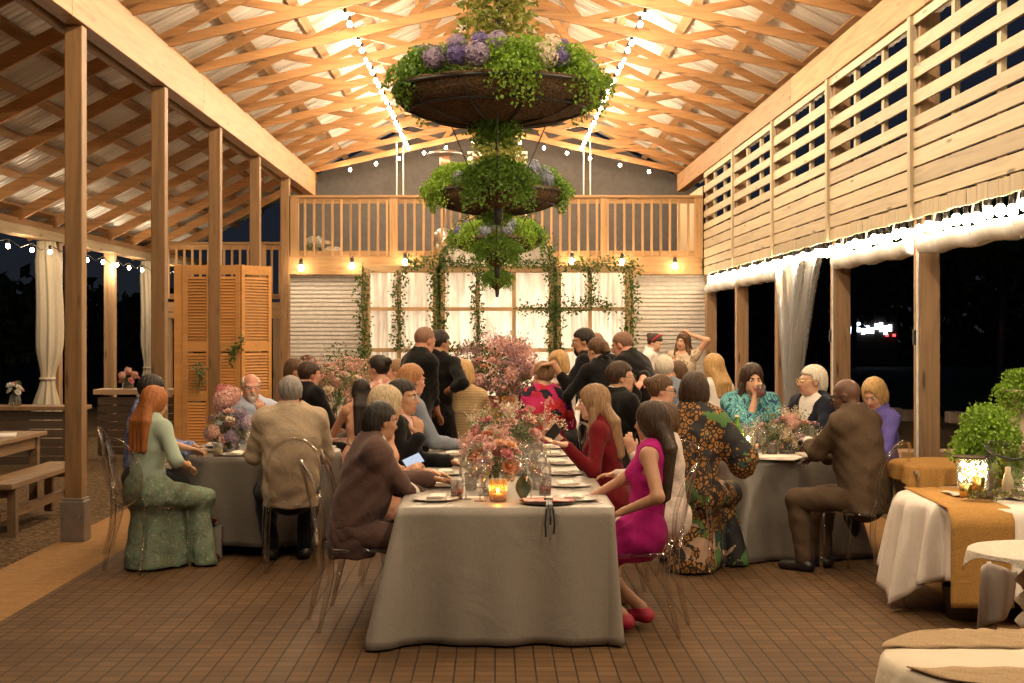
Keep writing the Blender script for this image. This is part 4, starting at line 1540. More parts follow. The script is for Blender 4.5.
# ================================================================== HANGING BASKETS
def chandelier(label, px, d, pyrim, rad, seed, rope=True, blooms=(), big=1.0):
    q = random.Random(seed)
    zr = zat(pyrim, d)
    t = empty('flower_chandelier', (xat(px, d), d, zr), 0, label, 'hanging flower basket')
    dep = 0.33 * rad
    prof = []
    for j in range(9):
        a = math.pi / 2 * j / 8
        prof.append((max(0.0, rad * math.sin(a)) if j else 0.0, -dep * math.cos(a) ** 0.9))
    prof += [(rad * 1.03, 0.02), (rad * 0.97, 0.03), (rad * 0.9, 0.0), (0, 0.0)]
    bk_ = MB().lathe(prof, 48)
    bk_.v = [(x * (1 + q.uniform(-.03, .03)), y * (1 + q.uniform(-.03, .03)), z + q.uniform(-.012, .012) * rad) for x, y, z in bk_.v]
    bk_.build('basket', M['coir'], t, smooth=True)
    hoop = MB()
    for zz in (0.0, -dep * 0.55):
        rr = rad * (1.02 if zz == 0 else 0.86)
        hoop.tube([(rr * math.cos(2 * math.pi * k / 32), rr * math.sin(2 * math.pi * k / 32), zz) for k in range(33)], 0.01, 6, cap=False)
    for k in range(10):
        a = 2 * math.pi * k / 10
        hoop.tube([(rad * 1.01 * math.sin(b) * math.cos(a), rad * 1.01 * math.sin(b) * math.sin(a), -dep * 1.03 * math.cos(b) ** 0.9) for b in [math.pi / 2 * j / 6 for j in range(7)]], 0.007, 5, cap=False)
    hoop.build('wire_frame', M['cable'], t)
    # lower small basket with a stem and chains
    r2 = rad * 0.27
    zb = -dep - rad * 0.52
    MB().lathe([(0.0, zb - rad * 0.30), (r2 * 0.35, zb - rad * 0.24), (r2 * 0.8, zb - rad * 0.10), (r2, zb), (r2 * 0.9, zb + 0.02), (0, zb)], 24).build('lower_basket', M['coir'], t, smooth=True)
    MB().tube([(0, 0, zb - rad * 0.28), (0.005, 0, zb - rad * 0.36), (0, 0, zb - rad * 0.44)], [0.03, 0.028, 0.02], 8).build('finial', M['cable'], t, smooth=True)
    for k in range(3):
        ch = MB()
        a = 2 * math.pi * k / 3 + 0.5
        ch.tube([(r2 * math.cos(a), r2 * math.sin(a), zb), (rad * 0.55 * math.cos(a), rad * 0.55 * math.sin(a), -dep * 0.8)], 0.004, 5)
        ch.build('chain', M['cable'], t)
    for k in range(5):
        a = 2 * math.pi * k / 5 + 0.3
        bloom('fern', 'fern', t, (r2 * 0.6 * math.cos(a), r2 * 0.6 * math.sin(a), zb + rad * 0.02), rad * 0.36, q, (math.cos(a) * 0.5, math.sin(a) * 0.5, 1.0))
    bloom('fern', 'fern', t, (0, 0, -dep - rad * 0.02), rad * 0.36, q, (0, -0.4, -1))
    bloom('fern', 'fern', t, (0, -rad * 0.25, -dep * 0.9), rad * 0.3, q, (0, -1, -0.6))
    # rope wrapped with greenery
    zt_ = 5.2 - zr
    MB().tube([(0, 0, 0), (0, 0, zt_)], 0.02, 8).build('rope', M['cable'], t)
    vm = MB()
    for _ in range(int(3000 * big)):
        z = q.random() ** 1.3 * min(zt_, rad * 2.4)
        rr = (0.30 * rad * (1 - z / (rad * 2.4)) ** 1.1 + 0.10) * (0.3 + 0.8 * q.random())
        a = q.uniform(0, 6.28)
        leafquad(vm, (rr * math.cos(a), rr * math.sin(a), z + 0.05), q.uniform(0.04, 0.075), q)
    vm.build('climbing_vine', M['olive'], t)
    # ring of ferns and hydrangeas
    nn = len(blooms)
    for k, (kind, mt, s) in enumerate(blooms):
        a = 2 * math.pi * (k + 0.5) / nn - math.pi / 2
        a += q.uniform(-.08, .08)
        rr = rad * (0.92 if kind == 'fern' else 0.86)
        zz = rad * (0.10 if kind == 'fern' else 0.17) + q.uniform(-.02, .03)
        up = (math.cos(a) * 0.9, math.sin(a) * 0.9, 0.9 if kind == 'fern' else 1.2)
        bloom(kind, mt, t, (rr * math.cos(a), rr * math.sin(a), zz), s * rad, q, up)
        if kind == 'fern':
            bloom('fern', mt, t, (rr * 0.8 * math.cos(a + .1), rr * 0.8 * math.sin(a + .1), zz + 0.12 * rad), s * rad * 0.9, q, (math.cos(a) * 0.3, math.sin(a) * 0.3, 1))
        else:
            bloom(kind, mt, t, (rad * 0.75 * math.cos(a + .22), rad * 0.75 * math.sin(a + .22), zz + 0.13 * rad), s * rad * 0.85, q, up)
            bloom('foliage', 'sage', t, (rad * 0.8 * math.cos(a - .2), rad * 0.8 * math.sin(a - .2), zz), s * rad * 1.3, q)
    return t


# the list runs around the rim starting from the side nearest the camera
RING1 = [('fern', 'fern_bright', 0.40), ('hydrangea', 'cream', 0.13), ('hydrangea', 'violet', 0.10), ('fern', 'fern_bright', 0.40), ('hydrangea', 'blue', 0.12), ('fern', 'fern', 0.36),
         ('hydrangea', 'violet', 0.13), ('fern', 'fern', 0.36), ('hydrangea', 'blue', 0.12), ('fern', 'fern', 0.4), ('hydrangea', 'cream', 0.13), ('fern', 'fern', 0.4), ('hydrangea', 'violet', 0.13),
         ('fern', 'fern', 0.38), ('hydrangea', 'blue', 0.13), ('hydrangea', 'slate', 0.14), ('hydrangea', 'lilac', 0.12), ('fern', 'fern', 0.38), ('hydrangea', 'lilac', 0.12), ('hydrangea', 'violet', 0.11), ('hydrangea', 'lilac', 0.13)]
chandelier('largest and nearest hanging basket of ferns and blue hydrangeas', 498, 9.1, 92, 0.66, 1, blooms=RING1)
RING2 = [('fern', 'fern_bright', 0.36), ('hydrangea', 'slate', 0.14), ('hydrangea', 'slate', 0.13), ('fern', 'fern', 0.42), ('fern', 'fern', 0.42), ('hydrangea', 'blue', 0.1), ('fern', 'fern', 0.4), ('hydrangea', 'slate', 0.1), ('fern', 'fern', 0.4),
         ('hydrangea', 'slate', 0.1), ('fern', 'fern', 0.42), ('fern', 'fern_bright', 0.42), ('fern', 'fern_bright', 0.40), ('hydrangea', 'slate', 0.11), ('hydrangea', 'pink', 0.13)]
chandelier('middle hanging basket of ferns with one pink hydrangea', 497, 13.6, 193, 0.63, 2, blooms=RING2)
RING3 = [('hydrangea', 'slate', 0.15), ('fern', 'fern_bright', 0.44), ('fern', 'fern', 0.44), ('hydrangea', 'slate', 0.1), ('fern', 'fern', 0.4), ('fern', 'fern', 0.4), ('hydrangea', 'blue', 0.1), ('fern', 'fern', 0.4), ('fern', 'fern', 0.42), ('hydrangea', 'violet', 0.13),
         ('fern', 'fern_bright', 0.44), ('hydrangea', 'slate', 0.15)]
chandelier('farthest and smallest looking hanging basket, in front of the round arch', 497, 19.9, 240, 0.62, 3, blooms=RING3)

# ================================================================== TABLEWARE
GLASSES = {}


def glass_proto(kind, fill):
    if kind == 'wine_glass':
        b = MB().lathe([(0.0, 0.002), (0.033, 0.0), (0.033, 0.003), (0.006, 0.008), (0.004, 0.03), (0.004, 0.085), (0.012, 0.095), (0.034, 0.125), (0.037, 0.15), (0.031, 0.205)], 20)
        lv = [(0.0, 0.098), (0.013, 0.099), (0.033, 0.127), (0.0345, 0.140), (0.0, 0.140)]
    elif kind == 'tumbler':
        b = MB().lathe([(0.0, 0.0), (0.034, 0.0), (0.038, 0.10), (0.0365, 0.10), (0.033, 0.008), (0.0, 0.008)], 20)
        lv = [(0.0, 0.009), (0.0325, 0.009), (0.035, 0.045), (0.0, 0.045)]
    else:
        b = MB().lathe([(0.0, 0.0), (0.028, 0.0), (0.028, 0.003), (0.004, 0.008), (0.004, 0.09), (0.02, 0.11), (0.024, 0.16), (0.02, 0.23)], 18)
        lv = [(0.0, 0.105), (0.014, 0.107), (0.0225, 0.15), (0.0, 0.15)]
    o = b.build(kind, M['glass'], smooth=True)
    if fill:
        l = MB().lathe(lv, 18).build('drink', M[fill], o, smooth=True)
    return o


def glass(kind, fill, x, y, label, group=None, z=TZ + 0.004):
    key = (kind, fill)
    if key not in GLASSES:
        GLASSES[key] = glass_proto(kind, fill)
        o = GLASSES[key]
    else:
        o = copy_tree(GLASSES[key])
    o.location = (x, y, z)
    for k_ in ('label', 'category', 'group'):
        if k_ in o:
            del o[k_]
    return tag(o, label, 'glass', group)


def glass_at(kind, fill, px, d, label, group=None):
    return glass(kind, fill, xat(px, d), d, label, group)


PROTO = {}


def item(key, make, loc, rz, label, cat, group=None):
    if key not in PROTO:
        PROTO[key] = make()
        o = PROTO[key]
    else:
        o = copy_tree(PROTO[key])
    o.location = loc
    o.rotation_euler = (0, 0, rz)
    for k_ in ('label', 'category', 'group'):
        if k_ in o:
            del o[k_]
    return tag(o, label, cat, group)


def mk_plate():
    o = MB().lathe([(0, 0.0), (0.075, 0.0), (0.13, 0.014), (0.132, 0.017), (0.08, 0.006), (0, 0.005)], 32).build('plate', M['china'], smooth=True)
    return o


def mk_charger():
    return MB().lathe([(0, 0.0), (0.10, 0.0), (0.155, 0.010), (0.157, 0.013), (0.10, 0.005), (0, 0.004)], 32).build('charger_plate', M['dark_plate'], smooth=True)


def mk_napkin():
    m = MB()
    for k in range(3):
        m.grid(lambda u, v, k=k: (-0.09 + 0.18 * u, -0.05 + 0.1 * v, 0.004 + 0.006 * k + 0.004 * math.sin(5 * u + k) + 0.003 * math.sin(4 * v)), 10, 6)
    return m.build('napkin', M['napkin'], smooth=True, thick=0.004)


def mk_menu():
    return MB().box((0, 0, 0.002), (0.095, 0.20, 0.003)).build('menu_card', M['paper'])


def mk_fork():
    m = MB().bar((0, -0.10, 0.003), (0, 0.04, 0.004), 0.008, 0.003)
    m.bar((0, 0.04, 0.004), (0, 0.06, 0.006), 0.022, 0.003)
    for k in (-1, 0, 1):
        m.bar((k * 0.008, 0.06, 0.006), (k * 0.008, 0.10, 0.004), 0.004, 0.002)
    return m.build('fork', M['steel'])


def mk_knife():
    m = MB().bar((0, -0.10, 0.003), (0, 0.0, 0.003), 0.011, 0.005)
    m.bar((0, 0.0, 0.003), (0, 0.11, 0.003), 0.018, 0.002)
    return m.build('knife', M['steel'])


sets = [7.86, 8.55, 9.25, 9.95, 10.65, 11.3]
for si, sg in ((-1, 'brown jacket side'), (1, 'fuchsia dress side')):
    for i, d in enumerate(sets):
        x = T1X + si * 0.39
        who = '%s place from the near end, %s' % (ORD[i], sg)
        item('plate', mk_plate, (x, d, TZ + 0.003), 0, 'white plate, ' + who, 'plate', 'plates on the long table')
        item('napkin', mk_napkin, (x - si * 0.01, d, TZ + 0.012), 1.57 + rnd.uniform(-.3, .3), 'folded white napkin, ' + who, 'napkin', 'napkins on the long table')
        item('fork', mk_fork, (x, d + 0.17 * si, TZ + 0.004), -si * 1.5708 + rnd.uniform(-.1, .1), 'steel fork, ' + who, 'fork', 'forks on the long table')
        item('knife', mk_knife, (x + 0.02, d - 0.17 * si, TZ + 0.004), -si * 1.5708 + rnd.uniform(-.1, .1), 'steel knife, ' + who, 'knife', 'knives on the long table')
        item('menu', mk_menu, (x - si * 0.17, d + 0.12, TZ + 0.004), 1.57 + rnd.uniform(-.5, .5), 'white menu card, ' + who, 'menu card', 'menu cards on the long table')
        for j, (dx, dy) in enumerate(((0.19, -0.16), (0.25, -0.05), (0.17, 0.05))):
            gx, gy = x - si * dx, d + dy + rnd.uniform(-.02, .02)
            if i == 0 and j == 0:
                continue
            fill = None
            kind = ('tumbler', 'wine_glass', 'wine_glass')[j]
            if kind == 'tumbler' and i % 3 == 2:
                fill = 'drink_red'
            nm = {'tumbler': 'clear tumbler', 'wine_glass': 'clear stemmed wine glass'}[kind]
            nm = ('%s with red drink' % nm) if fill else nm
            pos = ('inner ' if j == 1 else '')
            glass(kind, fill, gx, gy, '%s%s, %s' % (pos, nm, who), 'glasses on the long table')
glass_at('wine_glass', 'wine_white', 466, 8.62, 'stemmed glass of yellow wine by the phone of the brown jacket man', 'glasses on the long table')
glass_at('wine_glass', 'wine_white', 484, 8.08, 'stemmed glass of yellow wine beside the amber candle holder', 'glasses on the long table')
glass_at('tumbler', 'drink_red', 457, 7.95, 'short tumbler with red drink at the near end, brown jacket side', 'glasses on the long table')
glass_at('tumbler', 'drink_red', 545, 8.12, 'short tumbler with red drink behind the dark leaf', 'glasses on the long table')
glass_at('champagne_flute', 'wine_white', 532, 8.4, 'tall flute behind the dark leaf on the long table', 'glasses on the long table')
glass_at('champagne_flute', None, 522, 8.9, 'empty tall flute between the two rose arrangements', 'glasses on the long table')

# amber ribbed candle holder
t = empty('candle_holder', (xat(498, 7.83), 7.83, TZ + 0.004), 0, 'amber ribbed glass candle holder at the near end of the long table', 'candle holder')
rib = []
m = MB()
m.grid(lambda u, v: ((0.044 + 0.004 * v + 0.0025 * math.cos(2 * math.pi * u * 22)) * math.cos(2 * math.pi * u), (0.044 + 0.004 * v + 0.0025 * math.cos(2 * math.pi * u * 22)) * math.sin(2 * math.pi * u), 0.005 + 0.115 * v), 132, 8, closed=True)
m.lathe([(0, 0.0), (0.044, 0.0), (0.046, 0.006)], 24)
m.build('ribbed_glass', acrylic('amber ribbed glass sheet', (0.95, 0.50, 0.12), 0.14, 0.05, haze=0.12), t, smooth=True)
MB().lathe([(0, 0.006), (0.030, 0.006), (0.030, 0.04), (0.0, 0.042)], 18).build('candle', M['candle'], t, smooth=True)
MB().ball((0, 0, 0.058), (0.006, 0.006, 0.014), 10, 8).build('flame', M['flame'], t, smooth=True)
# dark leaf at the near end
m = MB()
m.grid(lambda u, v: ((-0.045 + 0.09 * u) * math.sin(math.pi * min(1, 0.1 + v)) + 0.01 * v, 0.03 * math.sin(3 * v) + 0.05 * (u - 0.5) ** 2, 0.16 * v), 8, 12)
o = tag(m.build('magnolia_leaf', leafmat('dark glossy leaf', (0.025, 0.04, 0.018), (0.05, 0.07, 0.03), 0.05), smooth=True, thick=0.002), 'large dark leaf leaning beside the amber candle holder', 'leaf')
o.location = (xat(523, 7.95), 7.95, TZ + 0.003)
# charger with pink card and black ribbon at the near end
cx_, cy_ = xat(548, 7.78), 7.74
t = item('charger', mk_charger, (cx_, cy_, TZ + 0.003), 0, 'dark charger plate at the near end of the long table', 'plate')
t = empty('pink_menu', (cx_, cy_, TZ + 0.018), 0, 'pink printed card tied with a long black ribbon hanging over the table edge', 'menu card')
MB().box((0, 0, 0.003), (0.27, 0.14, 0.006), Matrix.Rotation(0.05, 3, 'Z')).build('card', M['pink_paper'], t)
rb = MB()
rb.box((0, -0.02, 0.010), (0.05, 0.022, 0.008)).box((0, 0.0, 0.008), (0.012, 0.14, 0.002))
for dx, dl in ((-0.017, 0.165), (0.016, 0.15), (0.002, 0.10)):
    pts = [(dx * 0.3, -0.02, 0.009), (dx * 0.5, -0.07, 0.008), (dx * 0.8, -0.19, -0.001), (dx, -0.225, -0.02), (dx * 1.5, -0.238, -0.6 * dl), (dx * 1.2, -0.242, -dl)]
    for a, b in zip(pts[:-1], pts[1:]):
        rb.bar(a, b, 0.010, 0.002, (0, -0.7, 0.7))
rb.build('ribbon', M['black'], t)

# other tables
RTG = {}


def round_setting(pos, who, gname, angs, seed, rr_=0.65):
    q = random.Random(seed)
    for i, a in enumerate(angs):
        a = R(a)
        c_, s_ = math.cos(a), math.sin(a)
        x, y = pos[0] + rr_ * 0.76 * c_, pos[1] + rr_ * 0.76 * s_
        lab_ = '%s place round the table %s' % (ORD[i], who)
        item('plate', mk_plate, (x, y, TZ + 0.003), 0, 'white plate at the ' + lab_, 'plate', 'plates on the round table ' + who)
        item('napkin', mk_napkin, (x, y, TZ + 0.012), a, 'white napkin at the ' + lab_, 'napkin', 'napkins on the round table ' + who)
        for j, kind in enumerate(('wine_glass', 'wine_glass', 'tumbler')):
            b = a + (j - 1) * 0.24 + 0.12
            r = rr_ * 0.48 + 0.03 * (j % 2)
            fill = q.choice([None, None, 'wine_white', 'wine_red']) if kind == 'wine_glass' else q.choice([None, 'wine_white', 'drink_red'])
            glass(kind, fill, pos[0] + r * math.cos(b), pos[1] + r * math.sin(b),
                  'drinking glass beside the flowers on the round table ' + who, 'glasses on the round table ' + who)


round_setting(TL, 'beside the mint dress', 'l', (-100, -40, 20, 80, 140, 200), 1)
round_setting(TR, 'beside the checked suit', 'r', (-110, -60, 0, 60, 120, 180), 2)
round_setting(TB, 'near the white siding', 'b', (-90, -30, 30, 150, 210), 3, 0.5)
glass_at('tumbler', 'wine_white', 218, 10.62, 'tumbler of amber drink at the front of the table by the mint dress', 'glasses on the round table beside the mint dress')
glass_at('champagne_flute', 'wine_white', 812, 10.55, 'flute of yellow wine at the cuff of the brown checked suit')
m = MB()
for k in range(4):
    m.box((xat(772, 10.45) + 0.012 * k, 10.42 + 0.01 * k, TZ + 0.006 + 0.004 * k), (0.34, 0.24, 0.004), Matrix.Rotation(-0.3 + 0.12 * k, 3, 'Z'))
tag(m.build('paper_stack', M['paper']), 'white programme sheets lying at the edge of the table by the checked suit', 'paper')


# candles
def votive(px, d, label, mat, z=TZ + 0.004, h=0.11, r=0.045, fl=1.0):
    t = empty('candle_jar', (xat(px, d), d, z), 0, label, 'candle')
    MB().lathe([(0, 0.0), (r, 0.0), (r * 1.04, h), (r * 0.98, h), (r * 0.94, 0.006), (0, 0.006)], 22).build('jar', mat, t, smooth=True)
    MB().lathe([(0, 0.008), (r * 0.8, 0.008), (r * 0.8, h * 0.5), (0, h * 0.52)], 18).build('candle', M['candle'], t, smooth=True)
    MB().ball((0, 0, h * 0.52 + 0.02 * fl), (0.007 * fl, 0.007 * fl, 0.016 * fl), 10, 8).build('flame', M['flame'], t, smooth=True)
    return t


votive(253, 10.72, 'bright candle jar in front of the bald bearded man', M['glass'], h=0.16, r=0.05, fl=1.6)
votive(748, 10.62, 'glowing candle jar beside the green bottle on the checked suit table', M['glass'], h=0.17, r=0.055, fl=1.7)
votive(343, 13.95, 'bright candle on the far table near the white siding', M['glass'], h=0.2, r=0.055, fl=2.0)
votive(520, 9.2, 'small candle jar between the rose arrangements of the long table', M['glass'], h=0.09)
t = empty('green_bottle', (xat(737, 10.66), 10.66, TZ + 0.004), 0, 'bright green glass bottle beside the glowing candle jar', 'bottle')
MB().lathe([(0, 0), (0.045, 0.0), (0.05, 0.02), (0.05, 0.16), (0.03, 0.21), (0.016, 0.24), (0.016, 0.28), (0.019, 0.29)], 20).build('body', M['green_glass'], t, smooth=True)
MB().lathe([(0, 0.27), (0.015, 0.275), (0.015, 0.30), (0, 0.302)], 14).build('stopper', M['candle'], t, smooth=True)
m = MB()
m.bar((-0.0, 0, 0.0), (0, 0.03, 0.15), 0.11, 0.003)
m.bar((0, 0.06, 0.0), (0, 0.03, 0.15), 0.11, 0.003)
tag(m.build('table_card', M['paper'], loc=(xat(717, 11.0), 11.0, TZ + 0.005)), 'white folded table card behind the jungle print shoulder', 'card')

# bags
t = empty('gift_bag', (xat(208, 10.45), 10.45, 0), 0.12, 'grey paper bag with rust tissue standing beside the mint skirt', 'bag')
m = MB()
m.grid(lambda u, v: (0.10 * (1 + 0.04 * v) * max(-1, min(1, 1.35 * math.cos(2 * math.pi * u))), 0.06 * max(-1, min(1, 1.35 * math.sin(2 * math.pi * u))), 0.24 * v), 40, 6, closed=True)
m.add([(-0.1, -0.06, 0.004), (0.1, -0.06, 0.004), (0.1, 0.06, 0.004), (-0.1, 0.06, 0.004)], [(0, 1, 2, 3)])
m.build('bag_body', plain('grey kraft paper', (0.24, 0.21, 0.18), 0.7), t, thick=0.002)
q = MB()
for k in range(2):
    y = -0.055 + 0.11 * k
    q.tube([(-0.04, y, 0.22), (-0.035, y, 0.30), (0.0, y, 0.325), (0.035, y, 0.30), (0.04, y, 0.22)], 0.004, 5)
q.build('handle', M['black'], t)
q = random.Random(3)
for k in range(5):
    bloom('rose', 'rust', t, (q.uniform(-.05, .05), q.uniform(-.03, .03), 0.25 + q.uniform(0, .05)), 0.045, q)

# ================================================================== SERVING TABLES, NEAR RIGHT


def serving_table(label, loc, r, h):
    t = empty('pedestal_table', loc, 0, label, 'table')
    MB().lathe([(0, h - 0.035), (r - 0.02, h - 0.035), (r, h - 0.02), (r - 0.005, h - 0.006), (0, h - 0.004)], 40).build('tabletop', M['rough_wood'], t)
    MB().lathe([(0, 0.05), (0.07, 0.08), (0.045, 0.16), (0.075, 0.26), (0.05, h * 0.6), (0.06, h - 0.05), (0, h - 0.036)], 20).build('pedestal', M['dark_wood'], t, smooth=True)
    for k in range(4):
        a = R(45 + 90 * k)
        MB().tube([(0.04 * math.cos(a), 0.04 * math.sin(a), 0.12), (0.2 * math.cos(a), 0.2 * math.sin(a), 0.1), (0.27 * math.cos(a), 0.27 * math.sin(a), 0.02)], [0.03, 0.026, 0.02], 8).build('foot', M['dark_wood'], t, smooth=True)
    return t


# square cloth on a round top: corners hang low
def square_cloth(name, mat, r, half, ztop, seed, rot=0.0, amp=0.02, n_=260, rows=14, thick=0.003):
    q = random.Random(seed)
    ph = [q.uniform(0, 6.28) for _ in range(4)]
    mb = MB()
    vs, fs = [(0, 0, ztop)], []
    for j in range(1, 4):
        for k in range(n_):
            a = 2 * math.pi * k / n_
            vs.append((r * j / 3 * math.cos(a), r * j / 3 * math.sin(a), ztop + 0.0015 * math.sin(7 * a + j)))
    for j in range(1, rows + 1):
        v = j / rows
        for k in range(n_):
            a = 2 * math.pi * k / n_
            b = a - rot
            reach = half / max(abs(math.cos(b)), abs(math.sin(b))) ** 0.75
            drop = max(0.02, reach - r)
            fo = math.sin(a * 21 + ph[0] + 0.9 * math.sin(3 * a + ph[1])) * 0.65 + math.sin(a * 34 + ph[2]) * 0.35
            rr = r + 0.012 + (0.06 + amp * fo) * v ** 0.8 * min(1.0, drop / 0.25)
            z = ztop - drop * (0.985) * v
            vs.append((rr * math.cos(a), rr * math.sin(a), max(0.015, z)))
    for k in range(n_):
        fs.append((0, 1 + k, 1 + (k + 1) % n_))
    for j in range(2 + rows):
        for k in range(n_):
            b = 1 + j * n_
            fs.append((b + k, b + n_ + k, b + n_ + (k + 1) % n_, b + (k + 1) % n_))
    mb.add(vs, fs)
    return mb.build(name, mat, smooth=True, thick=thick)


def runner(name, mat, pts, width, dirv, wav=0.004, seed=0, thick=0.004, nu=10):
    """strip of cloth following pts (list of points) with sideways direction dirv"""
    q = random.Random(seed)
    pts = [Vector(p) for p in pts]
    dv = Vector(dirv).normalized()
    m = MB()
    n_ = len(pts) - 1
    m.grid(lambda u, v: pts[min(n_, int(round(v * n_)))] + dv * (u - 0.5) * width + Vector((0, -1, 0.4)) * wav * math.sin(u * 17 + v * 6), nu, n_)
    return m.build(name, mat, smooth=True, thick=thick)


SA = (3.06, 8.62, 0)
ra = 0.60
zA = 0.665
serving_table('round serving table under white linen beside the broad post', SA, ra, zA)
o = square_cloth('tablecloth', M['white_cloth'], ra, 1.02, zA, 2, rot=R(52), amp=0.085)
o.location = SA
tag(o, 'white linen cloth with hanging points on the round serving table', 'tablecloth')
# burlap runner across it and down the front


def over_edge(cx_, cy_, r, ztop, ang, back, drop, n_=14):
    a = R(ang)
    dx, dy = math.cos(a), math.sin(a)
    P = []
    for k in range(n_ + 1):
        s = -back + (back + r + 0.03) * k / n_
        P.append((cx_ + dx * s, cy_ + dy * s, ztop))
    P.append((cx_ + dx * (r + 0.07), cy_ + dy * (r + 0.07), ztop - 0.03))
    for k in range(1, n_ + 1):
        P.append((cx_ + dx * (r + 0.115), cy_ + dy * (r + 0.115), ztop - 0.03 - (drop - 0.03) * k / n_))
    return P


o = runner('burlap_runner', M['burlap'], over_edge(SA[0] - 0.29, SA[1], ra - 0.07, zA + 0.006, -93, 0.50, 0.55), 0.36, (1, 0.02, 0), seed=1)
tag(o, 'golden burlap runner hanging over the front of the white linen', 'runner')
# lace scarf laid across the top
m = MB()
m.grid(lambda u, v: (SA[0] - 0.30 + 0.86 * u, SA[1] + 0.06 - 0.36 * u + (0.24) * (v - 0.5), zA + 0.016 + 0.012 * math.sin(u * 19 + v * 4) * math.sin(v * 3.1) + 0.006 * math.sin(u * 41)), 50, 10)
tag(m.build('lace_scarf', M['lace'], smooth=True, thick=0.004), 'crumpled ecru lace scarf across the round serving table', 'lace scarf')

# crate draped with burlap behind
d = 9.75
t = empty('crate', (xat(945, d), d, 0), 0, 'wooden crate stand beneath the burlap behind the white linen table', 'crate')
for z in (0.1, 0.3, 0.5, 0.66):
    MB().box((0, -0.28, z), (0.55, 0.025, 0.12)).build('slat', M['rough_wood'], t)
for sx in (-1, 1):
    for sy in (-1, 1):
        MB().box((sx * 0.25, sy * 0.26, 0.36), (0.05, 0.05, 0.72)).build('corner_post', M['rough_wood'], t)
MB().box((0, 0, 0.73), (0.58, 0.58, 0.025)).build('lid', M['rough_wood'], t)
o = square_cloth('burlap_cloth', M['burlap'], 0.36, 0.46, 0.775, 6, rot=R(10), amp=0.03)
o.location = (xat(945, d), d, 0)
tag(o, 'golden burlap square draped over the stand beneath the fern', 'cloth')

# lit jar, candles, glass jar, twigs
d = 8.75
zS = zA + 0.03
t = empty('fairy_light_jar', (xat(973, d), d, zS), 0, 'wide glass jar packed with glowing fairy lights', 'jar light')
MB().lathe([(0, 0), (0.085, 0.0), (0.095, 0.02), (0.095, 0.16), (0.08, 0.185), (0.088, 0.20)], 26).build('jar', M['glass'], t, smooth=True)
q = random.Random(8)
bl = MB()
wr = []
for k in range(70):
    a = q.uniform(0, 6.28)
    r = 0.085 * q.random() ** 0.5
    c_ = (r * math.cos(a), r * math.sin(a), 0.05 + 0.12 * q.random())
    wr.append(c_)
    bl.ball(c_, 0.0045, 6, 4)
bl.build('fairy_lights', M['fairy'], t)
MB().tube(wr, 0.0012, 4, cap=False).build('wire', M['gold'], t)
MB().lathe([(0, 0.20), (0.12, 0.20), (0.125, 0.208), (0, 0.212)], 26).build('lid', M['dark_wood'], t)
for px, dd, hh, lab_ in ((966, 8.4, 0.075, 'shorter gold foil candle cup in front of the fairy light jar'), (978, 8.45, 0.11, 'taller gold foil candle cup in front of the fairy light jar')):
    t = empty('candle_cup', (xat(px, dd), dd, zS), 0, lab_, 'candle')
    MB().lathe([(0, 0), (0.035, 0), (0.038, hh), (0.035, hh), (0.032, 0.01), (0, 0.01)], 20).build('cup', M['gold'], t, smooth=True)
    MB().lathe([(0, 0.012), (0.031, 0.012), (0.031, hh * 0.75), (0, hh * 0.78)], 16).build('candle', M['candle'], t, smooth=True)
t = empty('glass_bucket', (xat(1008, 8.55), 8.55, zS), 0, 'tall clear glass bucket with a dark strap at the picture edge', 'jar')
MB().lathe([(0, 0), (0.12, 0.0), (0.125, 0.02), (0.135, 0.30), (0.14, 0.31)], 30).build('bucket', M['acrylic'], t, smooth=True)
pts = [(0.14 * math.cos(a), -0.14 * math.sin(a), 0.29 - 0.07 * math.sin(a)) for a in [math.pi * k / 12 for k in range(13)]]
MB().tube(pts, 0.007, 6).build('strap', M['black'], t, smooth=True)
MB().lathe([(0, 0.015), (0.03, 0.015), (0.034, 0.08), (0.015, 0.13), (0.017, 0.16), (0.0, 0.165)], 16).build('bottle_inside', M['candle'], t, smooth=True)
t = empty('twig_wreath', (xat(996, 8.34), 8.34, zS), 0, 'dry twigs and moss strewn beside the gold candle cups', 'twigs')
m = MB()
for k in range(46):
    a = q.uniform(0, 6.28)
    c_ = Vector((q.uniform(-.16, .16), q.uniform(-.06, .06), 0.012))
    dv = Vector((math.cos(a), math.sin(a), q.uniform(0, .5))) * q.uniform(0.04, 0.1)
    m.tube([c_ - dv * 0.5, c_ + Vector((0, 0, 0.01)), c_ + dv * 0.5 + Vector((0, 0, 0.01))], 0.003, 4)
m.build('twigs', M['dark_wood'], t)
m = MB()
for k in range(110):
    leafquad(m, (q.uniform(-.17, .17), q.uniform(-.06, .06), q.uniform(0.005, 0.04)), 0.03, q)
m.build('moss', M['olive'], t)

# ferns
t = empty('potted_fern', (xat(988, 9.15), 9.15, zA), 0, 'bright green maidenhair fern in a slim pot behind the fairy light jar', 'fern')
t.location = (xat(988, 8.98), 8.98, zA + 0.004)
MB().lathe([(0, 0), (0.055, 0), (0.075, 0.17), (0.08, 0.18), (0.07, 0.175), (0, 0.165)], 20).build('pot', M['galv'], t, smooth=True)
q = random.Random(12)
for k in range(9):
    a = k * 0.7
    bloom('fern', 'fern_bright', t, (0.05 * math.cos(a), 0.05 * math.sin(a), 0.21 + 0.022 * k), 0.25, q, (math.cos(a) * 0.7, math.sin(a) * 0.7, 1.0))
d = 9.4
zu = zat(448, d)
t = empty('plinth', (xat(1028, d), d, 0), 0, 'stone plinth under the tall urn at the picture edge', 'plinth')
MB().box((0, 0, zu / 2 - 0.002), (0.3, 0.3, zu - 0.004)).box((0, 0, 0.05), (0.36, 0.36, 0.1)).build('block', M['stone'], t, bevel=0.01)
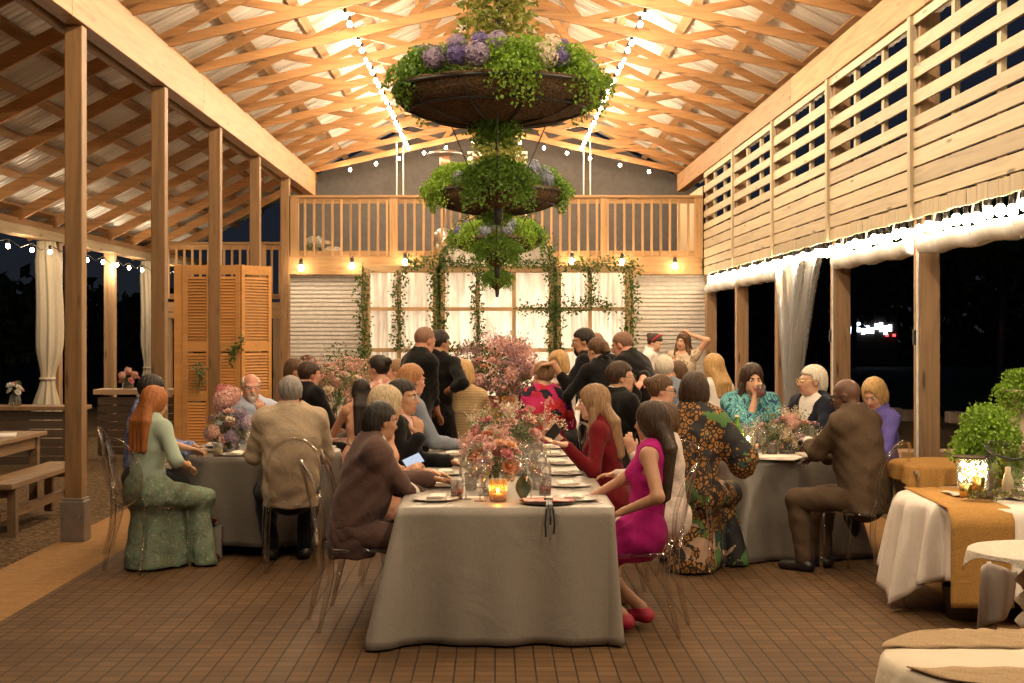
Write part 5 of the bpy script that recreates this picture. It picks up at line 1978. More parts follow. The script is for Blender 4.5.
t = empty('stone_urn', (xat(1028, d), d, zu), 0, 'tall pinkish stone urn holding an overhanging fern', 'urn')
MB().lathe([(0, 0), (0.12, 0), (0.12, 0.03), (0.10, 0.05), (0.13, 0.2), (0.165, 0.36), (0.185, 0.385), (0.17, 0.39), (0, 0.36)], 28).build('vessel', M['stone'], t, smooth=True)
for k in range(9):
    a = k * 0.75 + 2.4
    bloom('fern', 'fern_bright', t, (0.08 * math.cos(a), 0.08 * math.sin(a), 0.40), 0.20, q, (math.cos(a) * 0.6, math.sin(a) * 0.6, 1.0))

# small lace topped pedestal in front
SB = (xat(1042, 6.9), 6.9, 0)
t = empty('cake_pedestal', SB, 0, 'small ornate cream pedestal table at the picture edge', 'table')
zB = zat(556, 6.75)
MB().lathe([(0, zB - 0.03), (0.30, zB - 0.03), (0.32, zB - 0.015), (0.30, zB - 0.005), (0, zB - 0.004)], 32).build('tabletop', M['rough_wood'], t)
prof = [(0, 0.0), (0.2, 0.0), (0.2, 0.03)]
for k in range(22):
    z = 0.04 + (zB - 0.09) * k / 21
    prof.append((0.105 + 0.022 * math.sin(k * 1.55), z))
prof.append((0, zB - 0.031))
MB().lathe(prof, 22).build('turned_column', M['cream_cloth'], t, smooth=True)
o = square_cloth('lace_doily', M['lace'], 0.33, 0.345, zB + 0.003, 9, rot=R(30), amp=0.012)
o.location = SB
tag(o, 'pale lace topper with pointed corner on the small ornate pedestal', 'lace cloth')
m = MB()
m.grid(lambda u, v: (xat(978 + 40 * u, 7.5), 7.45 + 0.05 * math.sin(u * 8) + 0.25 * v * 0.3, 0.43 - 0.40 * v + 0.20 * u * v + 0.02 * math.sin(5 * u)), 20, 12)
tag(m.build('grey_drape', fabric('pale grey cloth', (0.42, 0.36, 0.32)), smooth=True, thick=0.004), 'pale grey cloth hanging between the serving tables at the picture edge', 'cloth')
t = empty('basket', (xat(968, 8.35), 8.3, 0), 0, 'dark wicker basket tucked under the front of the white linen', 'basket')
MB().lathe([(0, 0.0), (0.13, 0.0), (0.16, 0.18), (0.165, 0.19), (0.15, 0.18), (0.12, 0.02), (0, 0.015)], 24).build('wicker', M['dark_wood'], t, smooth=True)

# nearest table: oval slab with burlap bands and cream cloth
SC = (xat(1023, 4.95), 4.95, 0)
zC = 0.535
t = serving_table('nearest serving table at the lower picture corner', SC, 0.46, zC)
o = square_cloth('tablecloth', M['cream_cloth'], 0.46, 0.70, zC + 0.002, 15, rot=R(20), amp=0.015)
o.location = SC
tag(o, 'cream cloth on the nearest serving table at the lower corner', 'tablecloth')


def band(name, y0, y1, label, mat, drop0=0.0):
    m = MB()
    q = random.Random(hash(label) % 1000 if False else len(label))

    def fn(u, v):
        yy = y0 + (y1 - y0) * v + 0.008 * math.sin(u * 23 + (0 if v < .5 else 2)) * (1 if v in (0, 1) else 0.3)
        hw = math.sqrt(max(0.004, 0.475 ** 2 - yy ** 2))
        x = -hw + 2 * hw * u
        return (SC[0] + x, SC[1] + yy, zC + 0.008 + 0.003 * math.sin(u * 31 + v * 9))
    m.grid(fn, 40, 8)
    return tag(m.build(name, mat, smooth=True, thick=0.005), label, 'runner')


band('burlap_runner', 0.14, 0.45, 'pale frayed burlap band along the far rim of the nearest table', M['burlap_pale'])
band('burlap_runner', -0.45, -0.16, 'pale frayed burlap band along the near rim of the nearest table', M['burlap_pale'])
# ================================================================== PEOPLE
V3 = lambda *a: np.array(a, dtype=np.float64)


def nrm(v):
    v = np.asarray(v, dtype=np.float64)
    return v / max(1e-9, np.linalg.norm(v))


class Field:
    """smooth distance field on a grid, meshed by surface nets into one continuous skin"""

    def __init__(self, lo, hi, h):
        self.h = h
        self.lo = np.array(lo, dtype=np.float64)
        n_ = np.ceil((np.array(hi) - self.lo) / h).astype(int) + 2
        self.ax = [(self.lo[k] + h * np.arange(n_[k])).astype(np.float32) for k in range(3)]
        self.f = np.full(tuple(n_), 0.5, dtype=np.float32)

    def sub(self, lo, hi):
        s = []
        for k in range(3):
            a = int(max(0, np.floor((lo[k] - self.lo[k]) / self.h)))
            b = int(min(self.f.shape[k], np.ceil((hi[k] - self.lo[k]) / self.h) + 1))
            if b <= a:
                return None
            s.append(slice(a, b))
        return tuple(s)

    def pts(self, s):
        return (self.ax[0][s[0]][:, None, None], self.ax[1][s[1]][None, :, None], self.ax[2][s[2]][None, None, :])

    def put(self, d, s, k, cut=False):
        a = self.f[s]
        if cut:
            d = -d
            hh = np.clip(0.5 - 0.5 * (d - a) / k, 0, 1) if False else np.maximum(k - np.abs(a - d), 0) / k
            self.f[s] = np.maximum(a, d) + hh * hh * k * 0.25
        else:
            hh = np.maximum(k - np.abs(a - d), 0) / k
            self.f[s] = np.minimum(a, d) - hh * hh * k * 0.25

    def cap(self, a, b, ra, rb, k=0.02, flat=None, cut=False):
        a, b = np.asarray(a, float), np.asarray(b, float)
        m = max(ra, rb) * (1.0 / 1.0) + k + 3 * self.h
        s = self.sub(np.minimum(a, b) - m, np.maximum(a, b) + m)
        if s is None:
            return
        X, Y, Z = self.pts(s)
        px, py, pz = X - a[0], Y - a[1], Z - a[2]
        ba = b - a
        L2 = max(1e-9, float(ba @ ba))
        t = np.clip((px * ba[0] + py * ba[1] + pz * ba[2]) / L2, 0, 1)
        vx, vy, vz = px - t * ba[0], py - t * ba[1], pz - t * ba[2]
        sc_ = 1.0
        if flat is not None:
            f, q = flat
            g = (vx * f[0] + vy * f[1] + vz * f[2]) * (1.0 / q - 1.0)
            vx, vy, vz = vx + g * f[0], vy + g * f[1], vz + g * f[2]
            sc_ = 0.5 + 0.5 * q
        d = (np.sqrt(vx * vx + vy * vy + vz * vz) - (ra + (rb - ra) * t)) * sc_
        self.put(d.astype(np.float32), s, k, cut)

    def ell(self, c, r, fr=None, k=0.01, cut=False, rip=None):
        c = np.asarray(c, float)
        m = max(r) + k + 3 * self.h
        s = self.sub(c - m, c + m)
        if s is None:
            return
        X, Y, Z = self.pts(s)
        px, py, pz = X - c[0], Y - c[1], Z - c[2]
        if fr is not None:
            e = fr
            px, py, pz = (px * e[0][0] + py * e[0][1] + pz * e[0][2], px * e[1][0] + py * e[1][1] + pz * e[1][2], px * e[2][0] + py * e[2][1] + pz * e[2][2])
        k0 = np.sqrt((px / r[0]) ** 2 + (py / r[1]) ** 2 + (pz / r[2]) ** 2)
        k1 = np.sqrt((px / r[0] ** 2) ** 2 + (py / r[1] ** 2) ** 2 + (pz / r[2] ** 2) ** 2)
        d = k0 * (k0 - 1) / np.maximum(k1, 1e-6)
        if rip:
            an = np.arctan2(px, -py)
            d = d + rip[0] * np.sin(an * rip[1] + 2.5 * np.sin(pz * 22 + rip[2])) + rip[0] * 0.6 * np.sin(an * rip[1] * 2.3 + rip[2])
        self.put(np.broadcast_to(d, np.broadcast_shapes(X.shape, Y.shape, Z.shape)).astype(np.float32), s, k, cut)

    def half(self, p, n_, cut=True, k=0.008):
        """cut away the side the normal points to"""
        n_ = nrm(n_)
        s = tuple(slice(0, q) for q in self.f.shape)
        X, Y, Z = self.pts(s)
        d = -((X - p[0]) * n_[0] + (Y - p[1]) * n_[1] + (Z - p[2]) * n_[2])
        self.put(np.broadcast_to(d, self.f.shape).astype(np.float32), s, k, True)

    def corner(self, J, ylim, zlim, k=0.035):
        """cut away what lies in front of ylim and below zlim in the head's own frame"""
        e, c, q = J['H'], J['hc'], J['hs']

        def fn(X, Y, Z):
            px, py, pz = X - c[0], Y - c[1], Z - c[2]
            y = (px * e[1][0] + py * e[1][1] + pz * e[1][2])
            z = (px * e[2][0] + py * e[2][1] + pz * e[2][2])
            a, b = ylim * q - y, z - zlim * q
            m = np.maximum(a, b)
            h_ = np.maximum(k - np.abs(a - b), 0) / k
            return m + h_ * h_ * k * 0.25
        self.func(fn, 0.008)

    def wrinkle(self, amp=0.0035, seed=0.0):
        X, Y, Z = self.pts(tuple(slice(0, q) for q in self.f.shape))
        w = np.sin(46 * Z + 15 * X + 3.5 * np.sin(12 * Y + 7 * X + seed)) * np.sin(15 * X - 19 * Y + 9 * Z + 2 * seed)
        w = w + 0.6 * np.sin(27 * X + 31 * Y - 22 * Z + 4 * np.sin(9 * Z + seed))
        self.f += (amp * w).astype(np.float32)

    def func(self, fn, k=0.006, cut=True):
        s = tuple(slice(0, q) for q in self.f.shape)
        X, Y, Z = self.pts(s)
        d = fn(X, Y, Z)
        self.put(np.broadcast_to(d, self.f.shape).astype(np.float32), s, k, cut)

    def mesh(self):
        f = self.f
        f[0], f[-1] = 0.5, 0.5
        f[:, 0], f[:, -1] = 0.5, 0.5
        f[:, :, 0], f[:, :, -1] = 0.5, 0.5
        ins = f < 0
        nx, ny, nz = f.shape
        cnt = np.zeros((nx - 1, ny - 1, nz - 1), dtype=np.int8)
        for i in (0, 1):
            for j in (0, 1):
                for k in (0, 1):
                    cnt += ins[i:nx - 1 + i, j:ny - 1 + j, k:nz - 1 + k]
        act = (cnt > 0) & (cnt < 8)
        I = np.argwhere(act)
        if len(I) == 0:
            return np.zeros((0, 3)), np.zeros((0, 4), int)
        idx = np.full(act.shape, -1, dtype=np.int64)
        idx[act] = np.arange(len(I))
        co = [(i, j, k) for i in (0, 1) for j in (0, 1) for k in (0, 1)]
        val = {c: f[I[:, 0] + c[0], I[:, 1] + c[1], I[:, 2] + c[2]] for c in co}
        acc = np.zeros((len(I), 3))
        nn = np.zeros(len(I))
        for c in co:
            for ax in range(3):
                if c[ax] == 0:
                    e = list(c)
                    e[ax] = 1
                    e = tuple(e)
                    a, b = val[c], val[e]
                    m = (a < 0) != (b < 0)
                    t = np.where(m, a / np.where(m, a - b, 1), 0)
                    p = np.tile(np.array(c, float), (len(I), 1))
                    p[:, ax] = t
                    acc[m] += p[m]
                    nn[m] += 1
        V = self.lo + (I + acc / nn[:, None]) * self.h
        Q = []
        for ax in range(3):
            o1, o2 = (ax + 1) % 3, (ax + 2) % 3
            sl0 = [slice(None)] * 3
            sl1 = [slice(None)] * 3
            sl0[ax] = slice(0, -1)
            sl1[ax] = slice(1, None)
            a, b = ins[tuple(sl0)], ins[tuple(sl1)]
            for flip, mm in ((False, a & ~b), (True, ~a & b)):
                E = np.argwhere(mm)
                E = E[(E[:, o1] > 0) & (E[:, o2] > 0) & (E[:, o1] < f.shape[o1] - 1) & (E[:, o2] < f.shape[o2] - 1)]
                if len(E) == 0:
                    continue
                qs = []
                for d1, d2 in ((0, 0), (1, 0), (1, 1), (0, 1)):
                    C = E.copy()
                    C[:, o1] -= d1
                    C[:, o2] -= d2
                    qs.append(idx[C[:, 0], C[:, 1], C[:, 2]])
                qs = np.stack(qs, 1)
                if flip:
                    qs = qs[:, ::-1]
                Q.append(qs)
        Q = np.concatenate(Q)
        Q = Q[(Q >= 0).all(1)]
        return V, Q[:, ::-1] if False else Q


def mesh_from(name, V, Q, mats, parent, mi=None, loc=None):
    me = bpy.data.meshes.new(name)
    me.vertices.add(len(V))
    me.vertices.foreach_set('co', np.ascontiguousarray(V, dtype=np.float32).ravel())
    me.loops.add(len(Q) * 4)
    me.loops.foreach_set('vertex_index', np.ascontiguousarray(Q, dtype=np.int32).ravel())
    me.polygons.add(len(Q))
    me.polygons.foreach_set('loop_start', np.arange(0, len(Q) * 4, 4, dtype=np.int32))
    me.polygons.foreach_set('use_smooth', np.ones(len(Q), dtype=bool))
    for m in mats:
        me.materials.append(m)
    if mi is not None:
        me.polygons.foreach_set('material_index', mi.astype(np.int32))
    me.update(calc_edges=True)
    me.validate()
    o = bpy.data.objects.new(name, me)
    col.objects.link(o)
    o.parent = parent
    return o


SKIN = {'fair': skinmat('fair skin', (0.66, 0.40, 0.28)), 'light': skinmat('light skin', (0.60, 0.35, 0.23)), 'tan': skinmat('tan skin', (0.44, 0.235, 0.14)),
        'olive': skinmat('olive skin', (0.50, 0.28, 0.17)), 'dark': skinmat('deep brown skin', (0.12, 0.058, 0.034)), 'ruddy': skinmat('ruddy skin', (0.58, 0.29, 0.20))}
LIP = {'l': skinmat('lips', (0.46, 0.15, 0.12)), 'd': skinmat('deep lips', (0.15, 0.06, 0.05))}
HAIR = {'black': hairmat('black hair', (0.008, 0.006, 0.005), (0.028, 0.02, 0.015)), 'dark': hairmat('dark brown hair', (0.018, 0.009, 0.005), (0.06, 0.03, 0.015)),
        'brown': hairmat('brown hair', (0.05, 0.024, 0.011), (0.13, 0.065, 0.03)), 'lightbrown': hairmat('light brown hair', (0.16, 0.09, 0.045), (0.34, 0.20, 0.10)),
        'blonde': hairmat('blonde hair', (0.30, 0.17, 0.06), (0.62, 0.40, 0.17)), 'ash': hairmat('ash blonde hair', (0.36, 0.26, 0.14), (0.66, 0.52, 0.34)),
        'auburn': hairmat('copper red hair', (0.22, 0.065, 0.015), (0.48, 0.17, 0.045)), 'ginger': hairmat('ginger brown hair', (0.22, 0.09, 0.03), (0.46, 0.22, 0.09)),
        'grey': hairmat('grey hair', (0.15, 0.13, 0.12), (0.36, 0.33, 0.30)), 'stubble': hairmat('cropped stubble', (0.16, 0.085, 0.055), (0.26, 0.14, 0.09)), 'white': hairmat('white hair', (0.48, 0.42, 0.34), (0.80, 0.73, 0.62))}
EYE_W = plain('eye white', (0.75, 0.70, 0.66), 0.25)
EYE_I = plain('dark iris', (0.03, 0.018, 0.012), 0.15)
_e = MB()
_e.ball((0, 0, 0), 1.0, 14, 12)
_mi = []
for fc in _e.f:
    cz = sum(_e.v[i][2] for i in fc) / len(fc)
    _mi.append(1 if cz > 0.86 else 0)
_e.m = _mi
_o = _e.build('eye', [EYE_W, EYE_I], smooth=True)
EYE_DATA = _o.data
bpy.data.objects.remove(_o)


def rotx(a):
    return np.array([[1, 0, 0], [0, math.cos(a), -math.sin(a)], [0, math.sin(a), math.cos(a)]])


def roty(a):
    return np.array([[math.cos(a), 0, math.sin(a)], [0, 1, 0], [-math.sin(a), 0, math.cos(a)]])


def rotz(a):
    return np.array([[math.cos(a), -math.sin(a), 0], [math.sin(a), math.cos(a), 0], [0, 0, 1]])


def ik(a, t, l1, l2, pole):
    d = t - a
    L = np.linalg.norm(d)
    Lc = min(max(L, abs(l1 - l2) + 0.02), (l1 + l2) * 0.995)
    u = d / max(L, 1e-9)
    end = a + u * Lc
    x = (l1 * l1 - l2 * l2 + Lc * Lc) / (2 * Lc)
    y = math.sqrt(max(0.0, l1 * l1 - x * x))
    p = np.asarray(pole, float)
    p = p - u * (p @ u)
    p = nrm(p)
    return a + u * x + p * y, end


def skeleton(P, s):
    """joints in the person's own frame: facing +y, right hand at +x, origin on the floor under the hips"""
    fem = P.get('fem', False)
    st = P.get('stand', False)
    hz = 0.93 * s if st else 0.465 + 0.095 * s
    J = {}
    B = rotz(-R(P.get('twist', 0))) @ roty(R(P.get('side', 0))) @ rotx(-P.get('lean', 0.08))
    U, Fw, Rt = B @ V3(0, 0, 1), B @ V3(0, 1, 0), B @ V3(1, 0, 0)
    J['B'] = (Rt, Fw, U)
    pel = V3(0, 0, hz)
    J['pel'] = pel
    J['wai'] = pel + U * 0.17 * s
    J['che'] = pel + U * 0.35 * s
    J['shc'] = pel + U * 0.49 * s
    J['nb'] = pel + U * 0.545 * s - Fw * 0.01 * s
    sw = (0.165 if fem else 0.19) * s
    sh = P.get('shrug', 0.0)
    J['sR'] = J['shc'] + Rt * sw + U * (sh - 0.01)
    J['sL'] = J['shc'] - Rt * sw + U * (sh - 0.01)
    hy = R(P['hyaw'] - P['yaw'])
    HB = rotz(-hy) @ roty(R(P.get('hroll', 0))) @ rotx(-P.get('hp', 0.1))
    hr, hf, hu = HB @ V3(1, 0, 0), HB @ V3(0, 1, 0), HB @ V3(0, 0, 1)
    J['H'] = np.array([hr, hf, hu])
    nd = nrm(0.7 * U + 0.5 * hu + 0.15 * Fw)
    hs = s * (0.96 if fem else 1.0)
    J['hs'] = hs
    J['hc'] = J['nb'] + nd * 0.135 * s + hf * 0.02 * s
    J['top'] = J['hc'] + hu * 0.118 * hs
    return J


def hl(J, x, y, z):
    """head-local to person-local"""
    return J['hc'] + J['hs'] * (J['H'][0] * x + J['H'][1] * y + J['H'][2] * z)


def person(P):
    label = P['label']
    fem = P.get('fem', False)
    st = P.get('stand', False)
    yaw = R(P['yaw'])
    d = P['d']
    # scale so that the crown reaches its height, place so that the head stands where it is seen
    s = P.get('s', 1.0)
    base = 0.0 if st else 0.46
    for _ in range(4):
        J = skeleton(P, s)
        Rz = rotz(-yaw)
        off = Rz @ J['hc']
        ztop = zat(P['y'], d + off[1])
        s = s * (ztop - base) / (J['top'][2] - base)
        s = max(0.86, min(1.16, s))
    J = skeleton(P, s)
    off = rotz(-yaw) @ J['hc']
    ox = xat(P['px'], d + off[1]) - off[0]
    oy = d
    near = d < 10.9
    h = 0.0075 if near else 0.0095
    t = empty('person', (ox, oy, 0), -yaw, label, 'person', P.get('group'))
    RzI = rotz(yaw)

    def world(px, py, dd):
        w = at(px, py, dd)
        return RzI @ (np.array([w.x, w.y, w.z]) - V3(ox, oy, 0))
    J['world'] = world
    Rt, Fw, U = J['B']
    # arms
    A = {}
    for sd, key, sg in (('R', 'rh', 1), ('L', 'lh', -1)):
        spec = P.get(key)
        sp = {}
        if isinstance(spec, dict):
            sp = spec
            spec = sp.get('p')
        if spec is None:
            tgt = V3(sg * 0.15, 0.40 * s, 0.775) if not st else J['pel'] + V3(sg * 0.25, 0.12, -0.02)
            if P.get('lap'):
                tgt = V3(sg * 0.10, 0.22, 0.66)
        elif len(spec) == 4:
            tgt = world(*spec[:3])
        else:
            tgt = V3(*spec)
        pole = sp.get('pole', (sg * 0.6, -0.7, -0.55))
        a = J['s' + sd]
        e, w_ = ik(a, tgt, 0.285 * s, 0.255 * s, pole)
        fd = nrm(w_ - e)
        hd = nrm(V3(*sp['dir'])) if 'dir' in sp else nrm(fd + V3(0, 0.25, -0.15 if not st else 0))
        pn = V3(*sp.get('pn', (sg * 0.35, 0, 1)))
        pn = pn - hd * (pn @ hd)
        pn = nrm(pn)
        A[sd] = dict(a=a, e=e, w=w_, hd=hd, pn=pn, curl=sp.get('curl', 0.45), sg=sg)
    # legs
    Lg = {}
    for sd, key, sg in (('R', 'rf', 1), ('L', 'lf', -1)):
        hip = J['pel'] + V3(sg * 0.095 * s, 0.0, -0.02)
        if st:
            an = V3(sg * 0.11 * s, 0.02 * (1 if sg > 0 else -2), 0.085)
            pole = (sg * 0.15, 1, 0)
        else:
            an = V3(sg * 0.12, 0.40 * s, 0.085)
            pole = (sg * 0.2, 0.5, 1)
        if key in P:
            an = V3(*P[key])
        kn, an2 = ik(hip, an, 0.44 * s, 0.42 * s, pole)
        Lg[sd] = dict(hip=hip, kn=kn, an=an2, fd=nrm(V3(sg * 0.15, 1, 0)))
    allp = [J['pel'], J['top'], J['sR'], J['sL']] + [A[q][k] for q in 'RL' for k in ('a', 'e', 'w')] + [Lg[q][k] for q in 'RL' for k in ('hip', 'kn', 'an')]
    allp += [A[q]['w'] + A[q]['hd'] * 0.2 for q in 'RL'] + [Lg[q]['an'] + Lg[q]['fd'] * 0.2 for q in 'RL']
    allp = np.array(allp)
    lo, hi = allp.min(0) - 0.17, allp.max(0) + 0.17
    lo[2] = min(lo[2], -0.02)

    big = P.get('bulk', 1.0)

    def torso(f, o=0.0, k=0.05, lower=True):
        q = s * big
        if lower:
            f.cap(J['pel'] - U * 0.01, J['wai'], (0.158 if fem else 0.150) * q + o, (0.122 if fem else 0.142) * q + o, k, (Fw, 0.74))
        f.cap(J['wai'], J['che'], (0.122 if fem else 0.142) * q + o, (0.142 if fem else 0.165) * q + o, k, (Fw, 0.72))
        f.cap(J['che'], J['shc'] - U * 0.03, (0.142 if fem else 0.165) * q + o, (0.12 if fem else 0.135) * q + o, k, (Fw, 0.68))
        f.cap(J['sR'] - Rt * 0.02, J['sL'] + Rt * 0.02, (0.052 if fem else 0.06) * s + o, (0.052 if fem else 0.06) * s + o, 0.07, (Fw, 0.95))
        f.cap(J['shc'] + U * 0.0, J['nb'] + U * 0.02, 0.085 * s + o, 0.055 * s + o, 0.05, (Fw, 0.85))
        if fem:
            for sg in (-1, 1):
                c = J['che'] + U * 0.005 + Rt * sg * 0.066 * s + Fw * 0.062 * s
                f.cap(c, c + Fw * 0.018, 0.058 * s + o, 0.053 * s + o, 0.05)
        elif big > 1.05:
            f.cap(J['wai'] + Fw * 0.05, J['wai'] + Fw * 0.06 + U * 0.05, 0.11 * s + o, 0.11 * s + o, 0.06)

    def arms(f, o=0.0, t1=1.0, k=0.03, thick=1.0):
        for q in 'RL':
            a_ = A[q]
            r0, r1, r2 = [(x * (0.86 if fem else 1.0)) * s * thick for x in (0.053, 0.043, 0.029)]
            if t1 > 0.5:
                f.cap(a_['a'], a_['e'], r0 + o, r1 + o, k)
                u = min(1.0, (t1 - 0.5) * 2)
                w_ = a_['e'] + (a_['w'] - a_['e']) * u
                f.cap(a_['e'], w_, r1 * 0.98 + o, r1 + (r2 - r1) * u + o, 0.02)
            elif t1 > 0:
                e_ = a_['a'] + (a_['e'] - a_['a']) * t1 * 2
                f.cap(a_['a'], e_, r0 + o, r0 + (r1 - r0) * t1 * 2 + o, k)

    def legs(f, o=0.0, k=0.03, t1=1.0):
        for q in 'RL':
            g = Lg[q]
            f.cap(g['hip'], g['kn'], 0.088 * s + o, 0.060 * s + o, k)
            an = g['kn'] + (g['an'] - g['kn']) * t1
            f.cap(g['kn'], an, 0.058 * s + o, (0.058 - 0.022 * t1) * s + o, 0.02)
            if t1 > 0.6:
                m_ = g['kn'] * 0.68 + g['an'] * 0.32 - V3(0, 0.012, 0)
                f.cap(m_, m_ + (g['an'] - g['kn']) * 0.1, 0.055 * s + o, 0.048 * s + o, 0.04)

    def feet(f, o=0.0, q=None):
        for w_ in ([q] if q else 'RL'):
            g = Lg[w_]
            hc = g['an'] + V3(0, -0.03, -0.045)
            f.cap(g['an'], hc, 0.036 * s + o, 0.036 * s + o, 0.02)
            f.cap(hc, g['an'] + g['fd'] * 0.155 * s + V3(0, 0, -0.052), 0.036 * s + o, 0.034 * s + o, 0.03, (V3(0, 0, 1), 0.8))

    def hand(f, q):
        a_ = A[q]
        hd, pn, w_ = a_['hd'], a_['pn'], a_['w']
        sv = np.cross(hd, pn)
        c = a_['curl']
        z = s * (0.9 if fem else 1.0)
        f.cap(w_ + hd * 0.012 * z, w_ + hd * 0.075 * z, 0.031 * z, 0.039 * z, 0.02, (pn, 0.42))
        th = -a_['sg']
        for i, (x, L_) in enumerate(((-0.031, 0.066), (-0.0105, 0.076), (0.0105, 0.071), (0.030, 0.056))):
            x *= -th
            b = w_ + hd * (0.098 - 0.004 * abs(i - 1)) * z + sv * x * z
            cc = c * (0.85 + 0.12 * i)
            spread = nrm(hd + sv * x * 1.6)
            d1 = spread * math.cos(cc * 0.6) - pn * math.sin(cc * 0.6)
            d2 = spread * math.cos(cc * 1.5) - pn * math.sin(cc * 1.5)
            m1 = b + d1 * L_ * 0.5 * z
            f.cap(b - hd * 0.02 * z, m1, 0.0098 * z, 0.0090 * z, 0.006)
            f.cap(m1, m1 + d2 * L_ * 0.5 * z, 0.0090 * z, 0.0076 * z, 0.004)
        b = w_ + hd * 0.03 * z + sv * th * 0.028 * z
        m1 = b + nrm(hd * 0.7 + sv * th * 0.75 - pn * 0.25) * 0.04 * z
        f.cap(b, m1, 0.015 * z, 0.0115 * z, 0.012)
        f.cap(m1, m1 + nrm(hd * 0.95 + sv * th * 0.15 - pn * (0.2 + 0.3 * c)) * 0.032 * z, 0.0112 * z, 0.0092 * z, 0.005)

    def head(f):
        e = J['H']
        z = J['hs']
        E = lambda c, r, k=0.015, cut=False: f.ell(hl(J, *c), [x * z for x in r], e, k, cut)
        C = lambda a, b, ra, rb, k=0.01, flat=None: f.cap(hl(J, *a), hl(J, *b), ra * z, rb * z, k, flat)
        E((0, -0.014, 0.026), (0.0745, 0.094, 0.090), 0.03)
        E((0, 0.028, -0.038), (0.058, 0.062, 0.076), 0.03)
        C((-0.034, 0.045, -0.075), (0.034, 0.045, -0.075), 0.026, 0.026, 0.03)
        C((0, 0.066, -0.096), (0, 0.070, -0.094), 0.021, 0.019, 0.02)
        for sg in (-1, 1):
            C((sg * 0.040, 0.056, -0.022), (sg * 0.034, 0.064, -0.035), 0.023, 0.020, 0.02)
            C((sg * 0.052, 0.062, 0.026), (sg * 0.012, 0.083, 0.022), 0.011, 0.012, 0.012)
        for sg in (-1, 1):
            E((sg * 0.032, 0.096, 0.002), (0.018, 0.016, 0.012), 0.012, True)
        C((0, 0.083, 0.012), (0, 0.110, -0.028), 0.0095, 0.0125, 0.010)
        for sg in (-1, 1):
            C((sg * 0.010, 0.098, -0.032), (sg * 0.011, 0.094, -0.034), 0.0085, 0.008, 0.006)
        C((-0.021, 0.082, -0.061), (0.021, 0.082, -0.061), 0.0075, 0.0075, 0.006)
        C((-0.010, 0.089, -0.057), (0.010, 0.089, -0.057), 0.0065, 0.0065, 0.005)
        C((-0.014, 0.087, -0.069), (0.014, 0.087, -0.069), 0.008, 0.008, 0.005)
        for sg in (-1, 1):
            E((sg * 0.076, -0.006, -0.008), (0.010, 0.020, 0.031), 0.008)
            E((sg * 0.085, 0.000, -0.005), (0.006, 0.010, 0.017), 0.004, True)
        # neck
        f.cap(J['nb'], hl(J, 0, -0.022, -0.06), 0.058 * s * (0.87 if fem else 1), 0.054 * s * (0.86 if fem else 1), 0.03)

    f = Field(lo, hi, h)
    torso(f)
    arms(f)
    legs(f)
    feet(f)
    hand(f, 'R')
    hand(f, 'L')
    head(f)
    Vv, Q = f.mesh()
    # lips by place on the face
    fc = Vv[Q].mean(1) - J['hc']
    loc_ = (fc @ J['H'].T) / J['hs']
    lip = (np.abs(loc_[:, 0]) < 0.024) & (loc_[:, 1] > 0.078) & (loc_[:, 2] < -0.051) & (loc_[:, 2] > -0.078)
    dark = P['skin'] == 'dark'
    body = mesh_from('body', Vv, Q, [SKIN[P['skin']], LIP['d' if dark else 'l']], t, lip.astype(int))
    face_on = P.get('face', True)
    if face_on:
        for sg in (-1, 1):
            o = bpy.data.objects.new('eye', EYE_DATA)
            col.objects.link(o)
            o.parent = t
            r = 0.0122 * J['hs']
            o.scale = (r, r, r)
            o.location = hl(J, sg * 0.0315, 0.0765, 0.003)
            o.rotation_euler = Vector(J['H'][1]).to_track_quat('Z', 'Y').to_euler()
        if P.get('hair') is not None or True:
            hm = HAIR[P.get('brow', P['hair'][1] if P.get('hair') else 'dark')]
            for sg in (-1, 1):
                pts = [hl(J, sg * x, y, z) for x, y, z in ((0.014, 0.093, 0.022), (0.030, 0.092, 0.028), (0.046, 0.080, 0.023))]
                MB().tube([tuple(p) for p in pts], [0.0035, 0.0045, 0.002], 6).build('eyebrow', hm, t, smooth=True)

    # ---- hair
    if P.get('hair'):
        style, hc_ = P['hair'][0], P['hair'][1]
        ln = P['hair'][2] if len(P['hair']) > 2 else 0.0
        hh = 0.007 if near else 0.0085
        c = J['hc']
        ext = 0.19 + ln
        f = Field(c - V3(0.22, 0.24, 0.17 + ln + 0.06), c + V3(0.22, 0.24, 0.19), hh)
        e = J['H']
        z = J['hs']
        rip = (0.0022, 17, len(label))
        E = lambda cc, r, k=0.012, cut=False, rp=None: f.ell(hl(J, *cc), [x * z for x in r], e, k, cut, rp)
        tk = {'short': 0.010, 'buzz': 0.0025, 'fringe': 0.007, 'medium': 0.012, 'bob': 0.021, 'long': 0.017, 'up': 0.011, 'bun': 0.012, 'pony': 0.010, 'wavy': 0.018}[style]
        E((0, -0.016, 0.028), (0.0775 + tk, 0.097 + tk, 0.092 + tk), 0.01, False, rip if style not in ('buzz',) else None)
        if style in ('medium',):
            E((0, -0.055, -0.03), (0.075 + tk * .5, 0.055 + tk, 0.085), 0.02, False, rip)
        if style in ('bob', 'wavy'):
            E((0, -0.022, -0.035), (0.086 + tk, 0.080 + tk, 0.105 + ln * 0.5), 0.03, False, (0.0050, 15, len(label)))
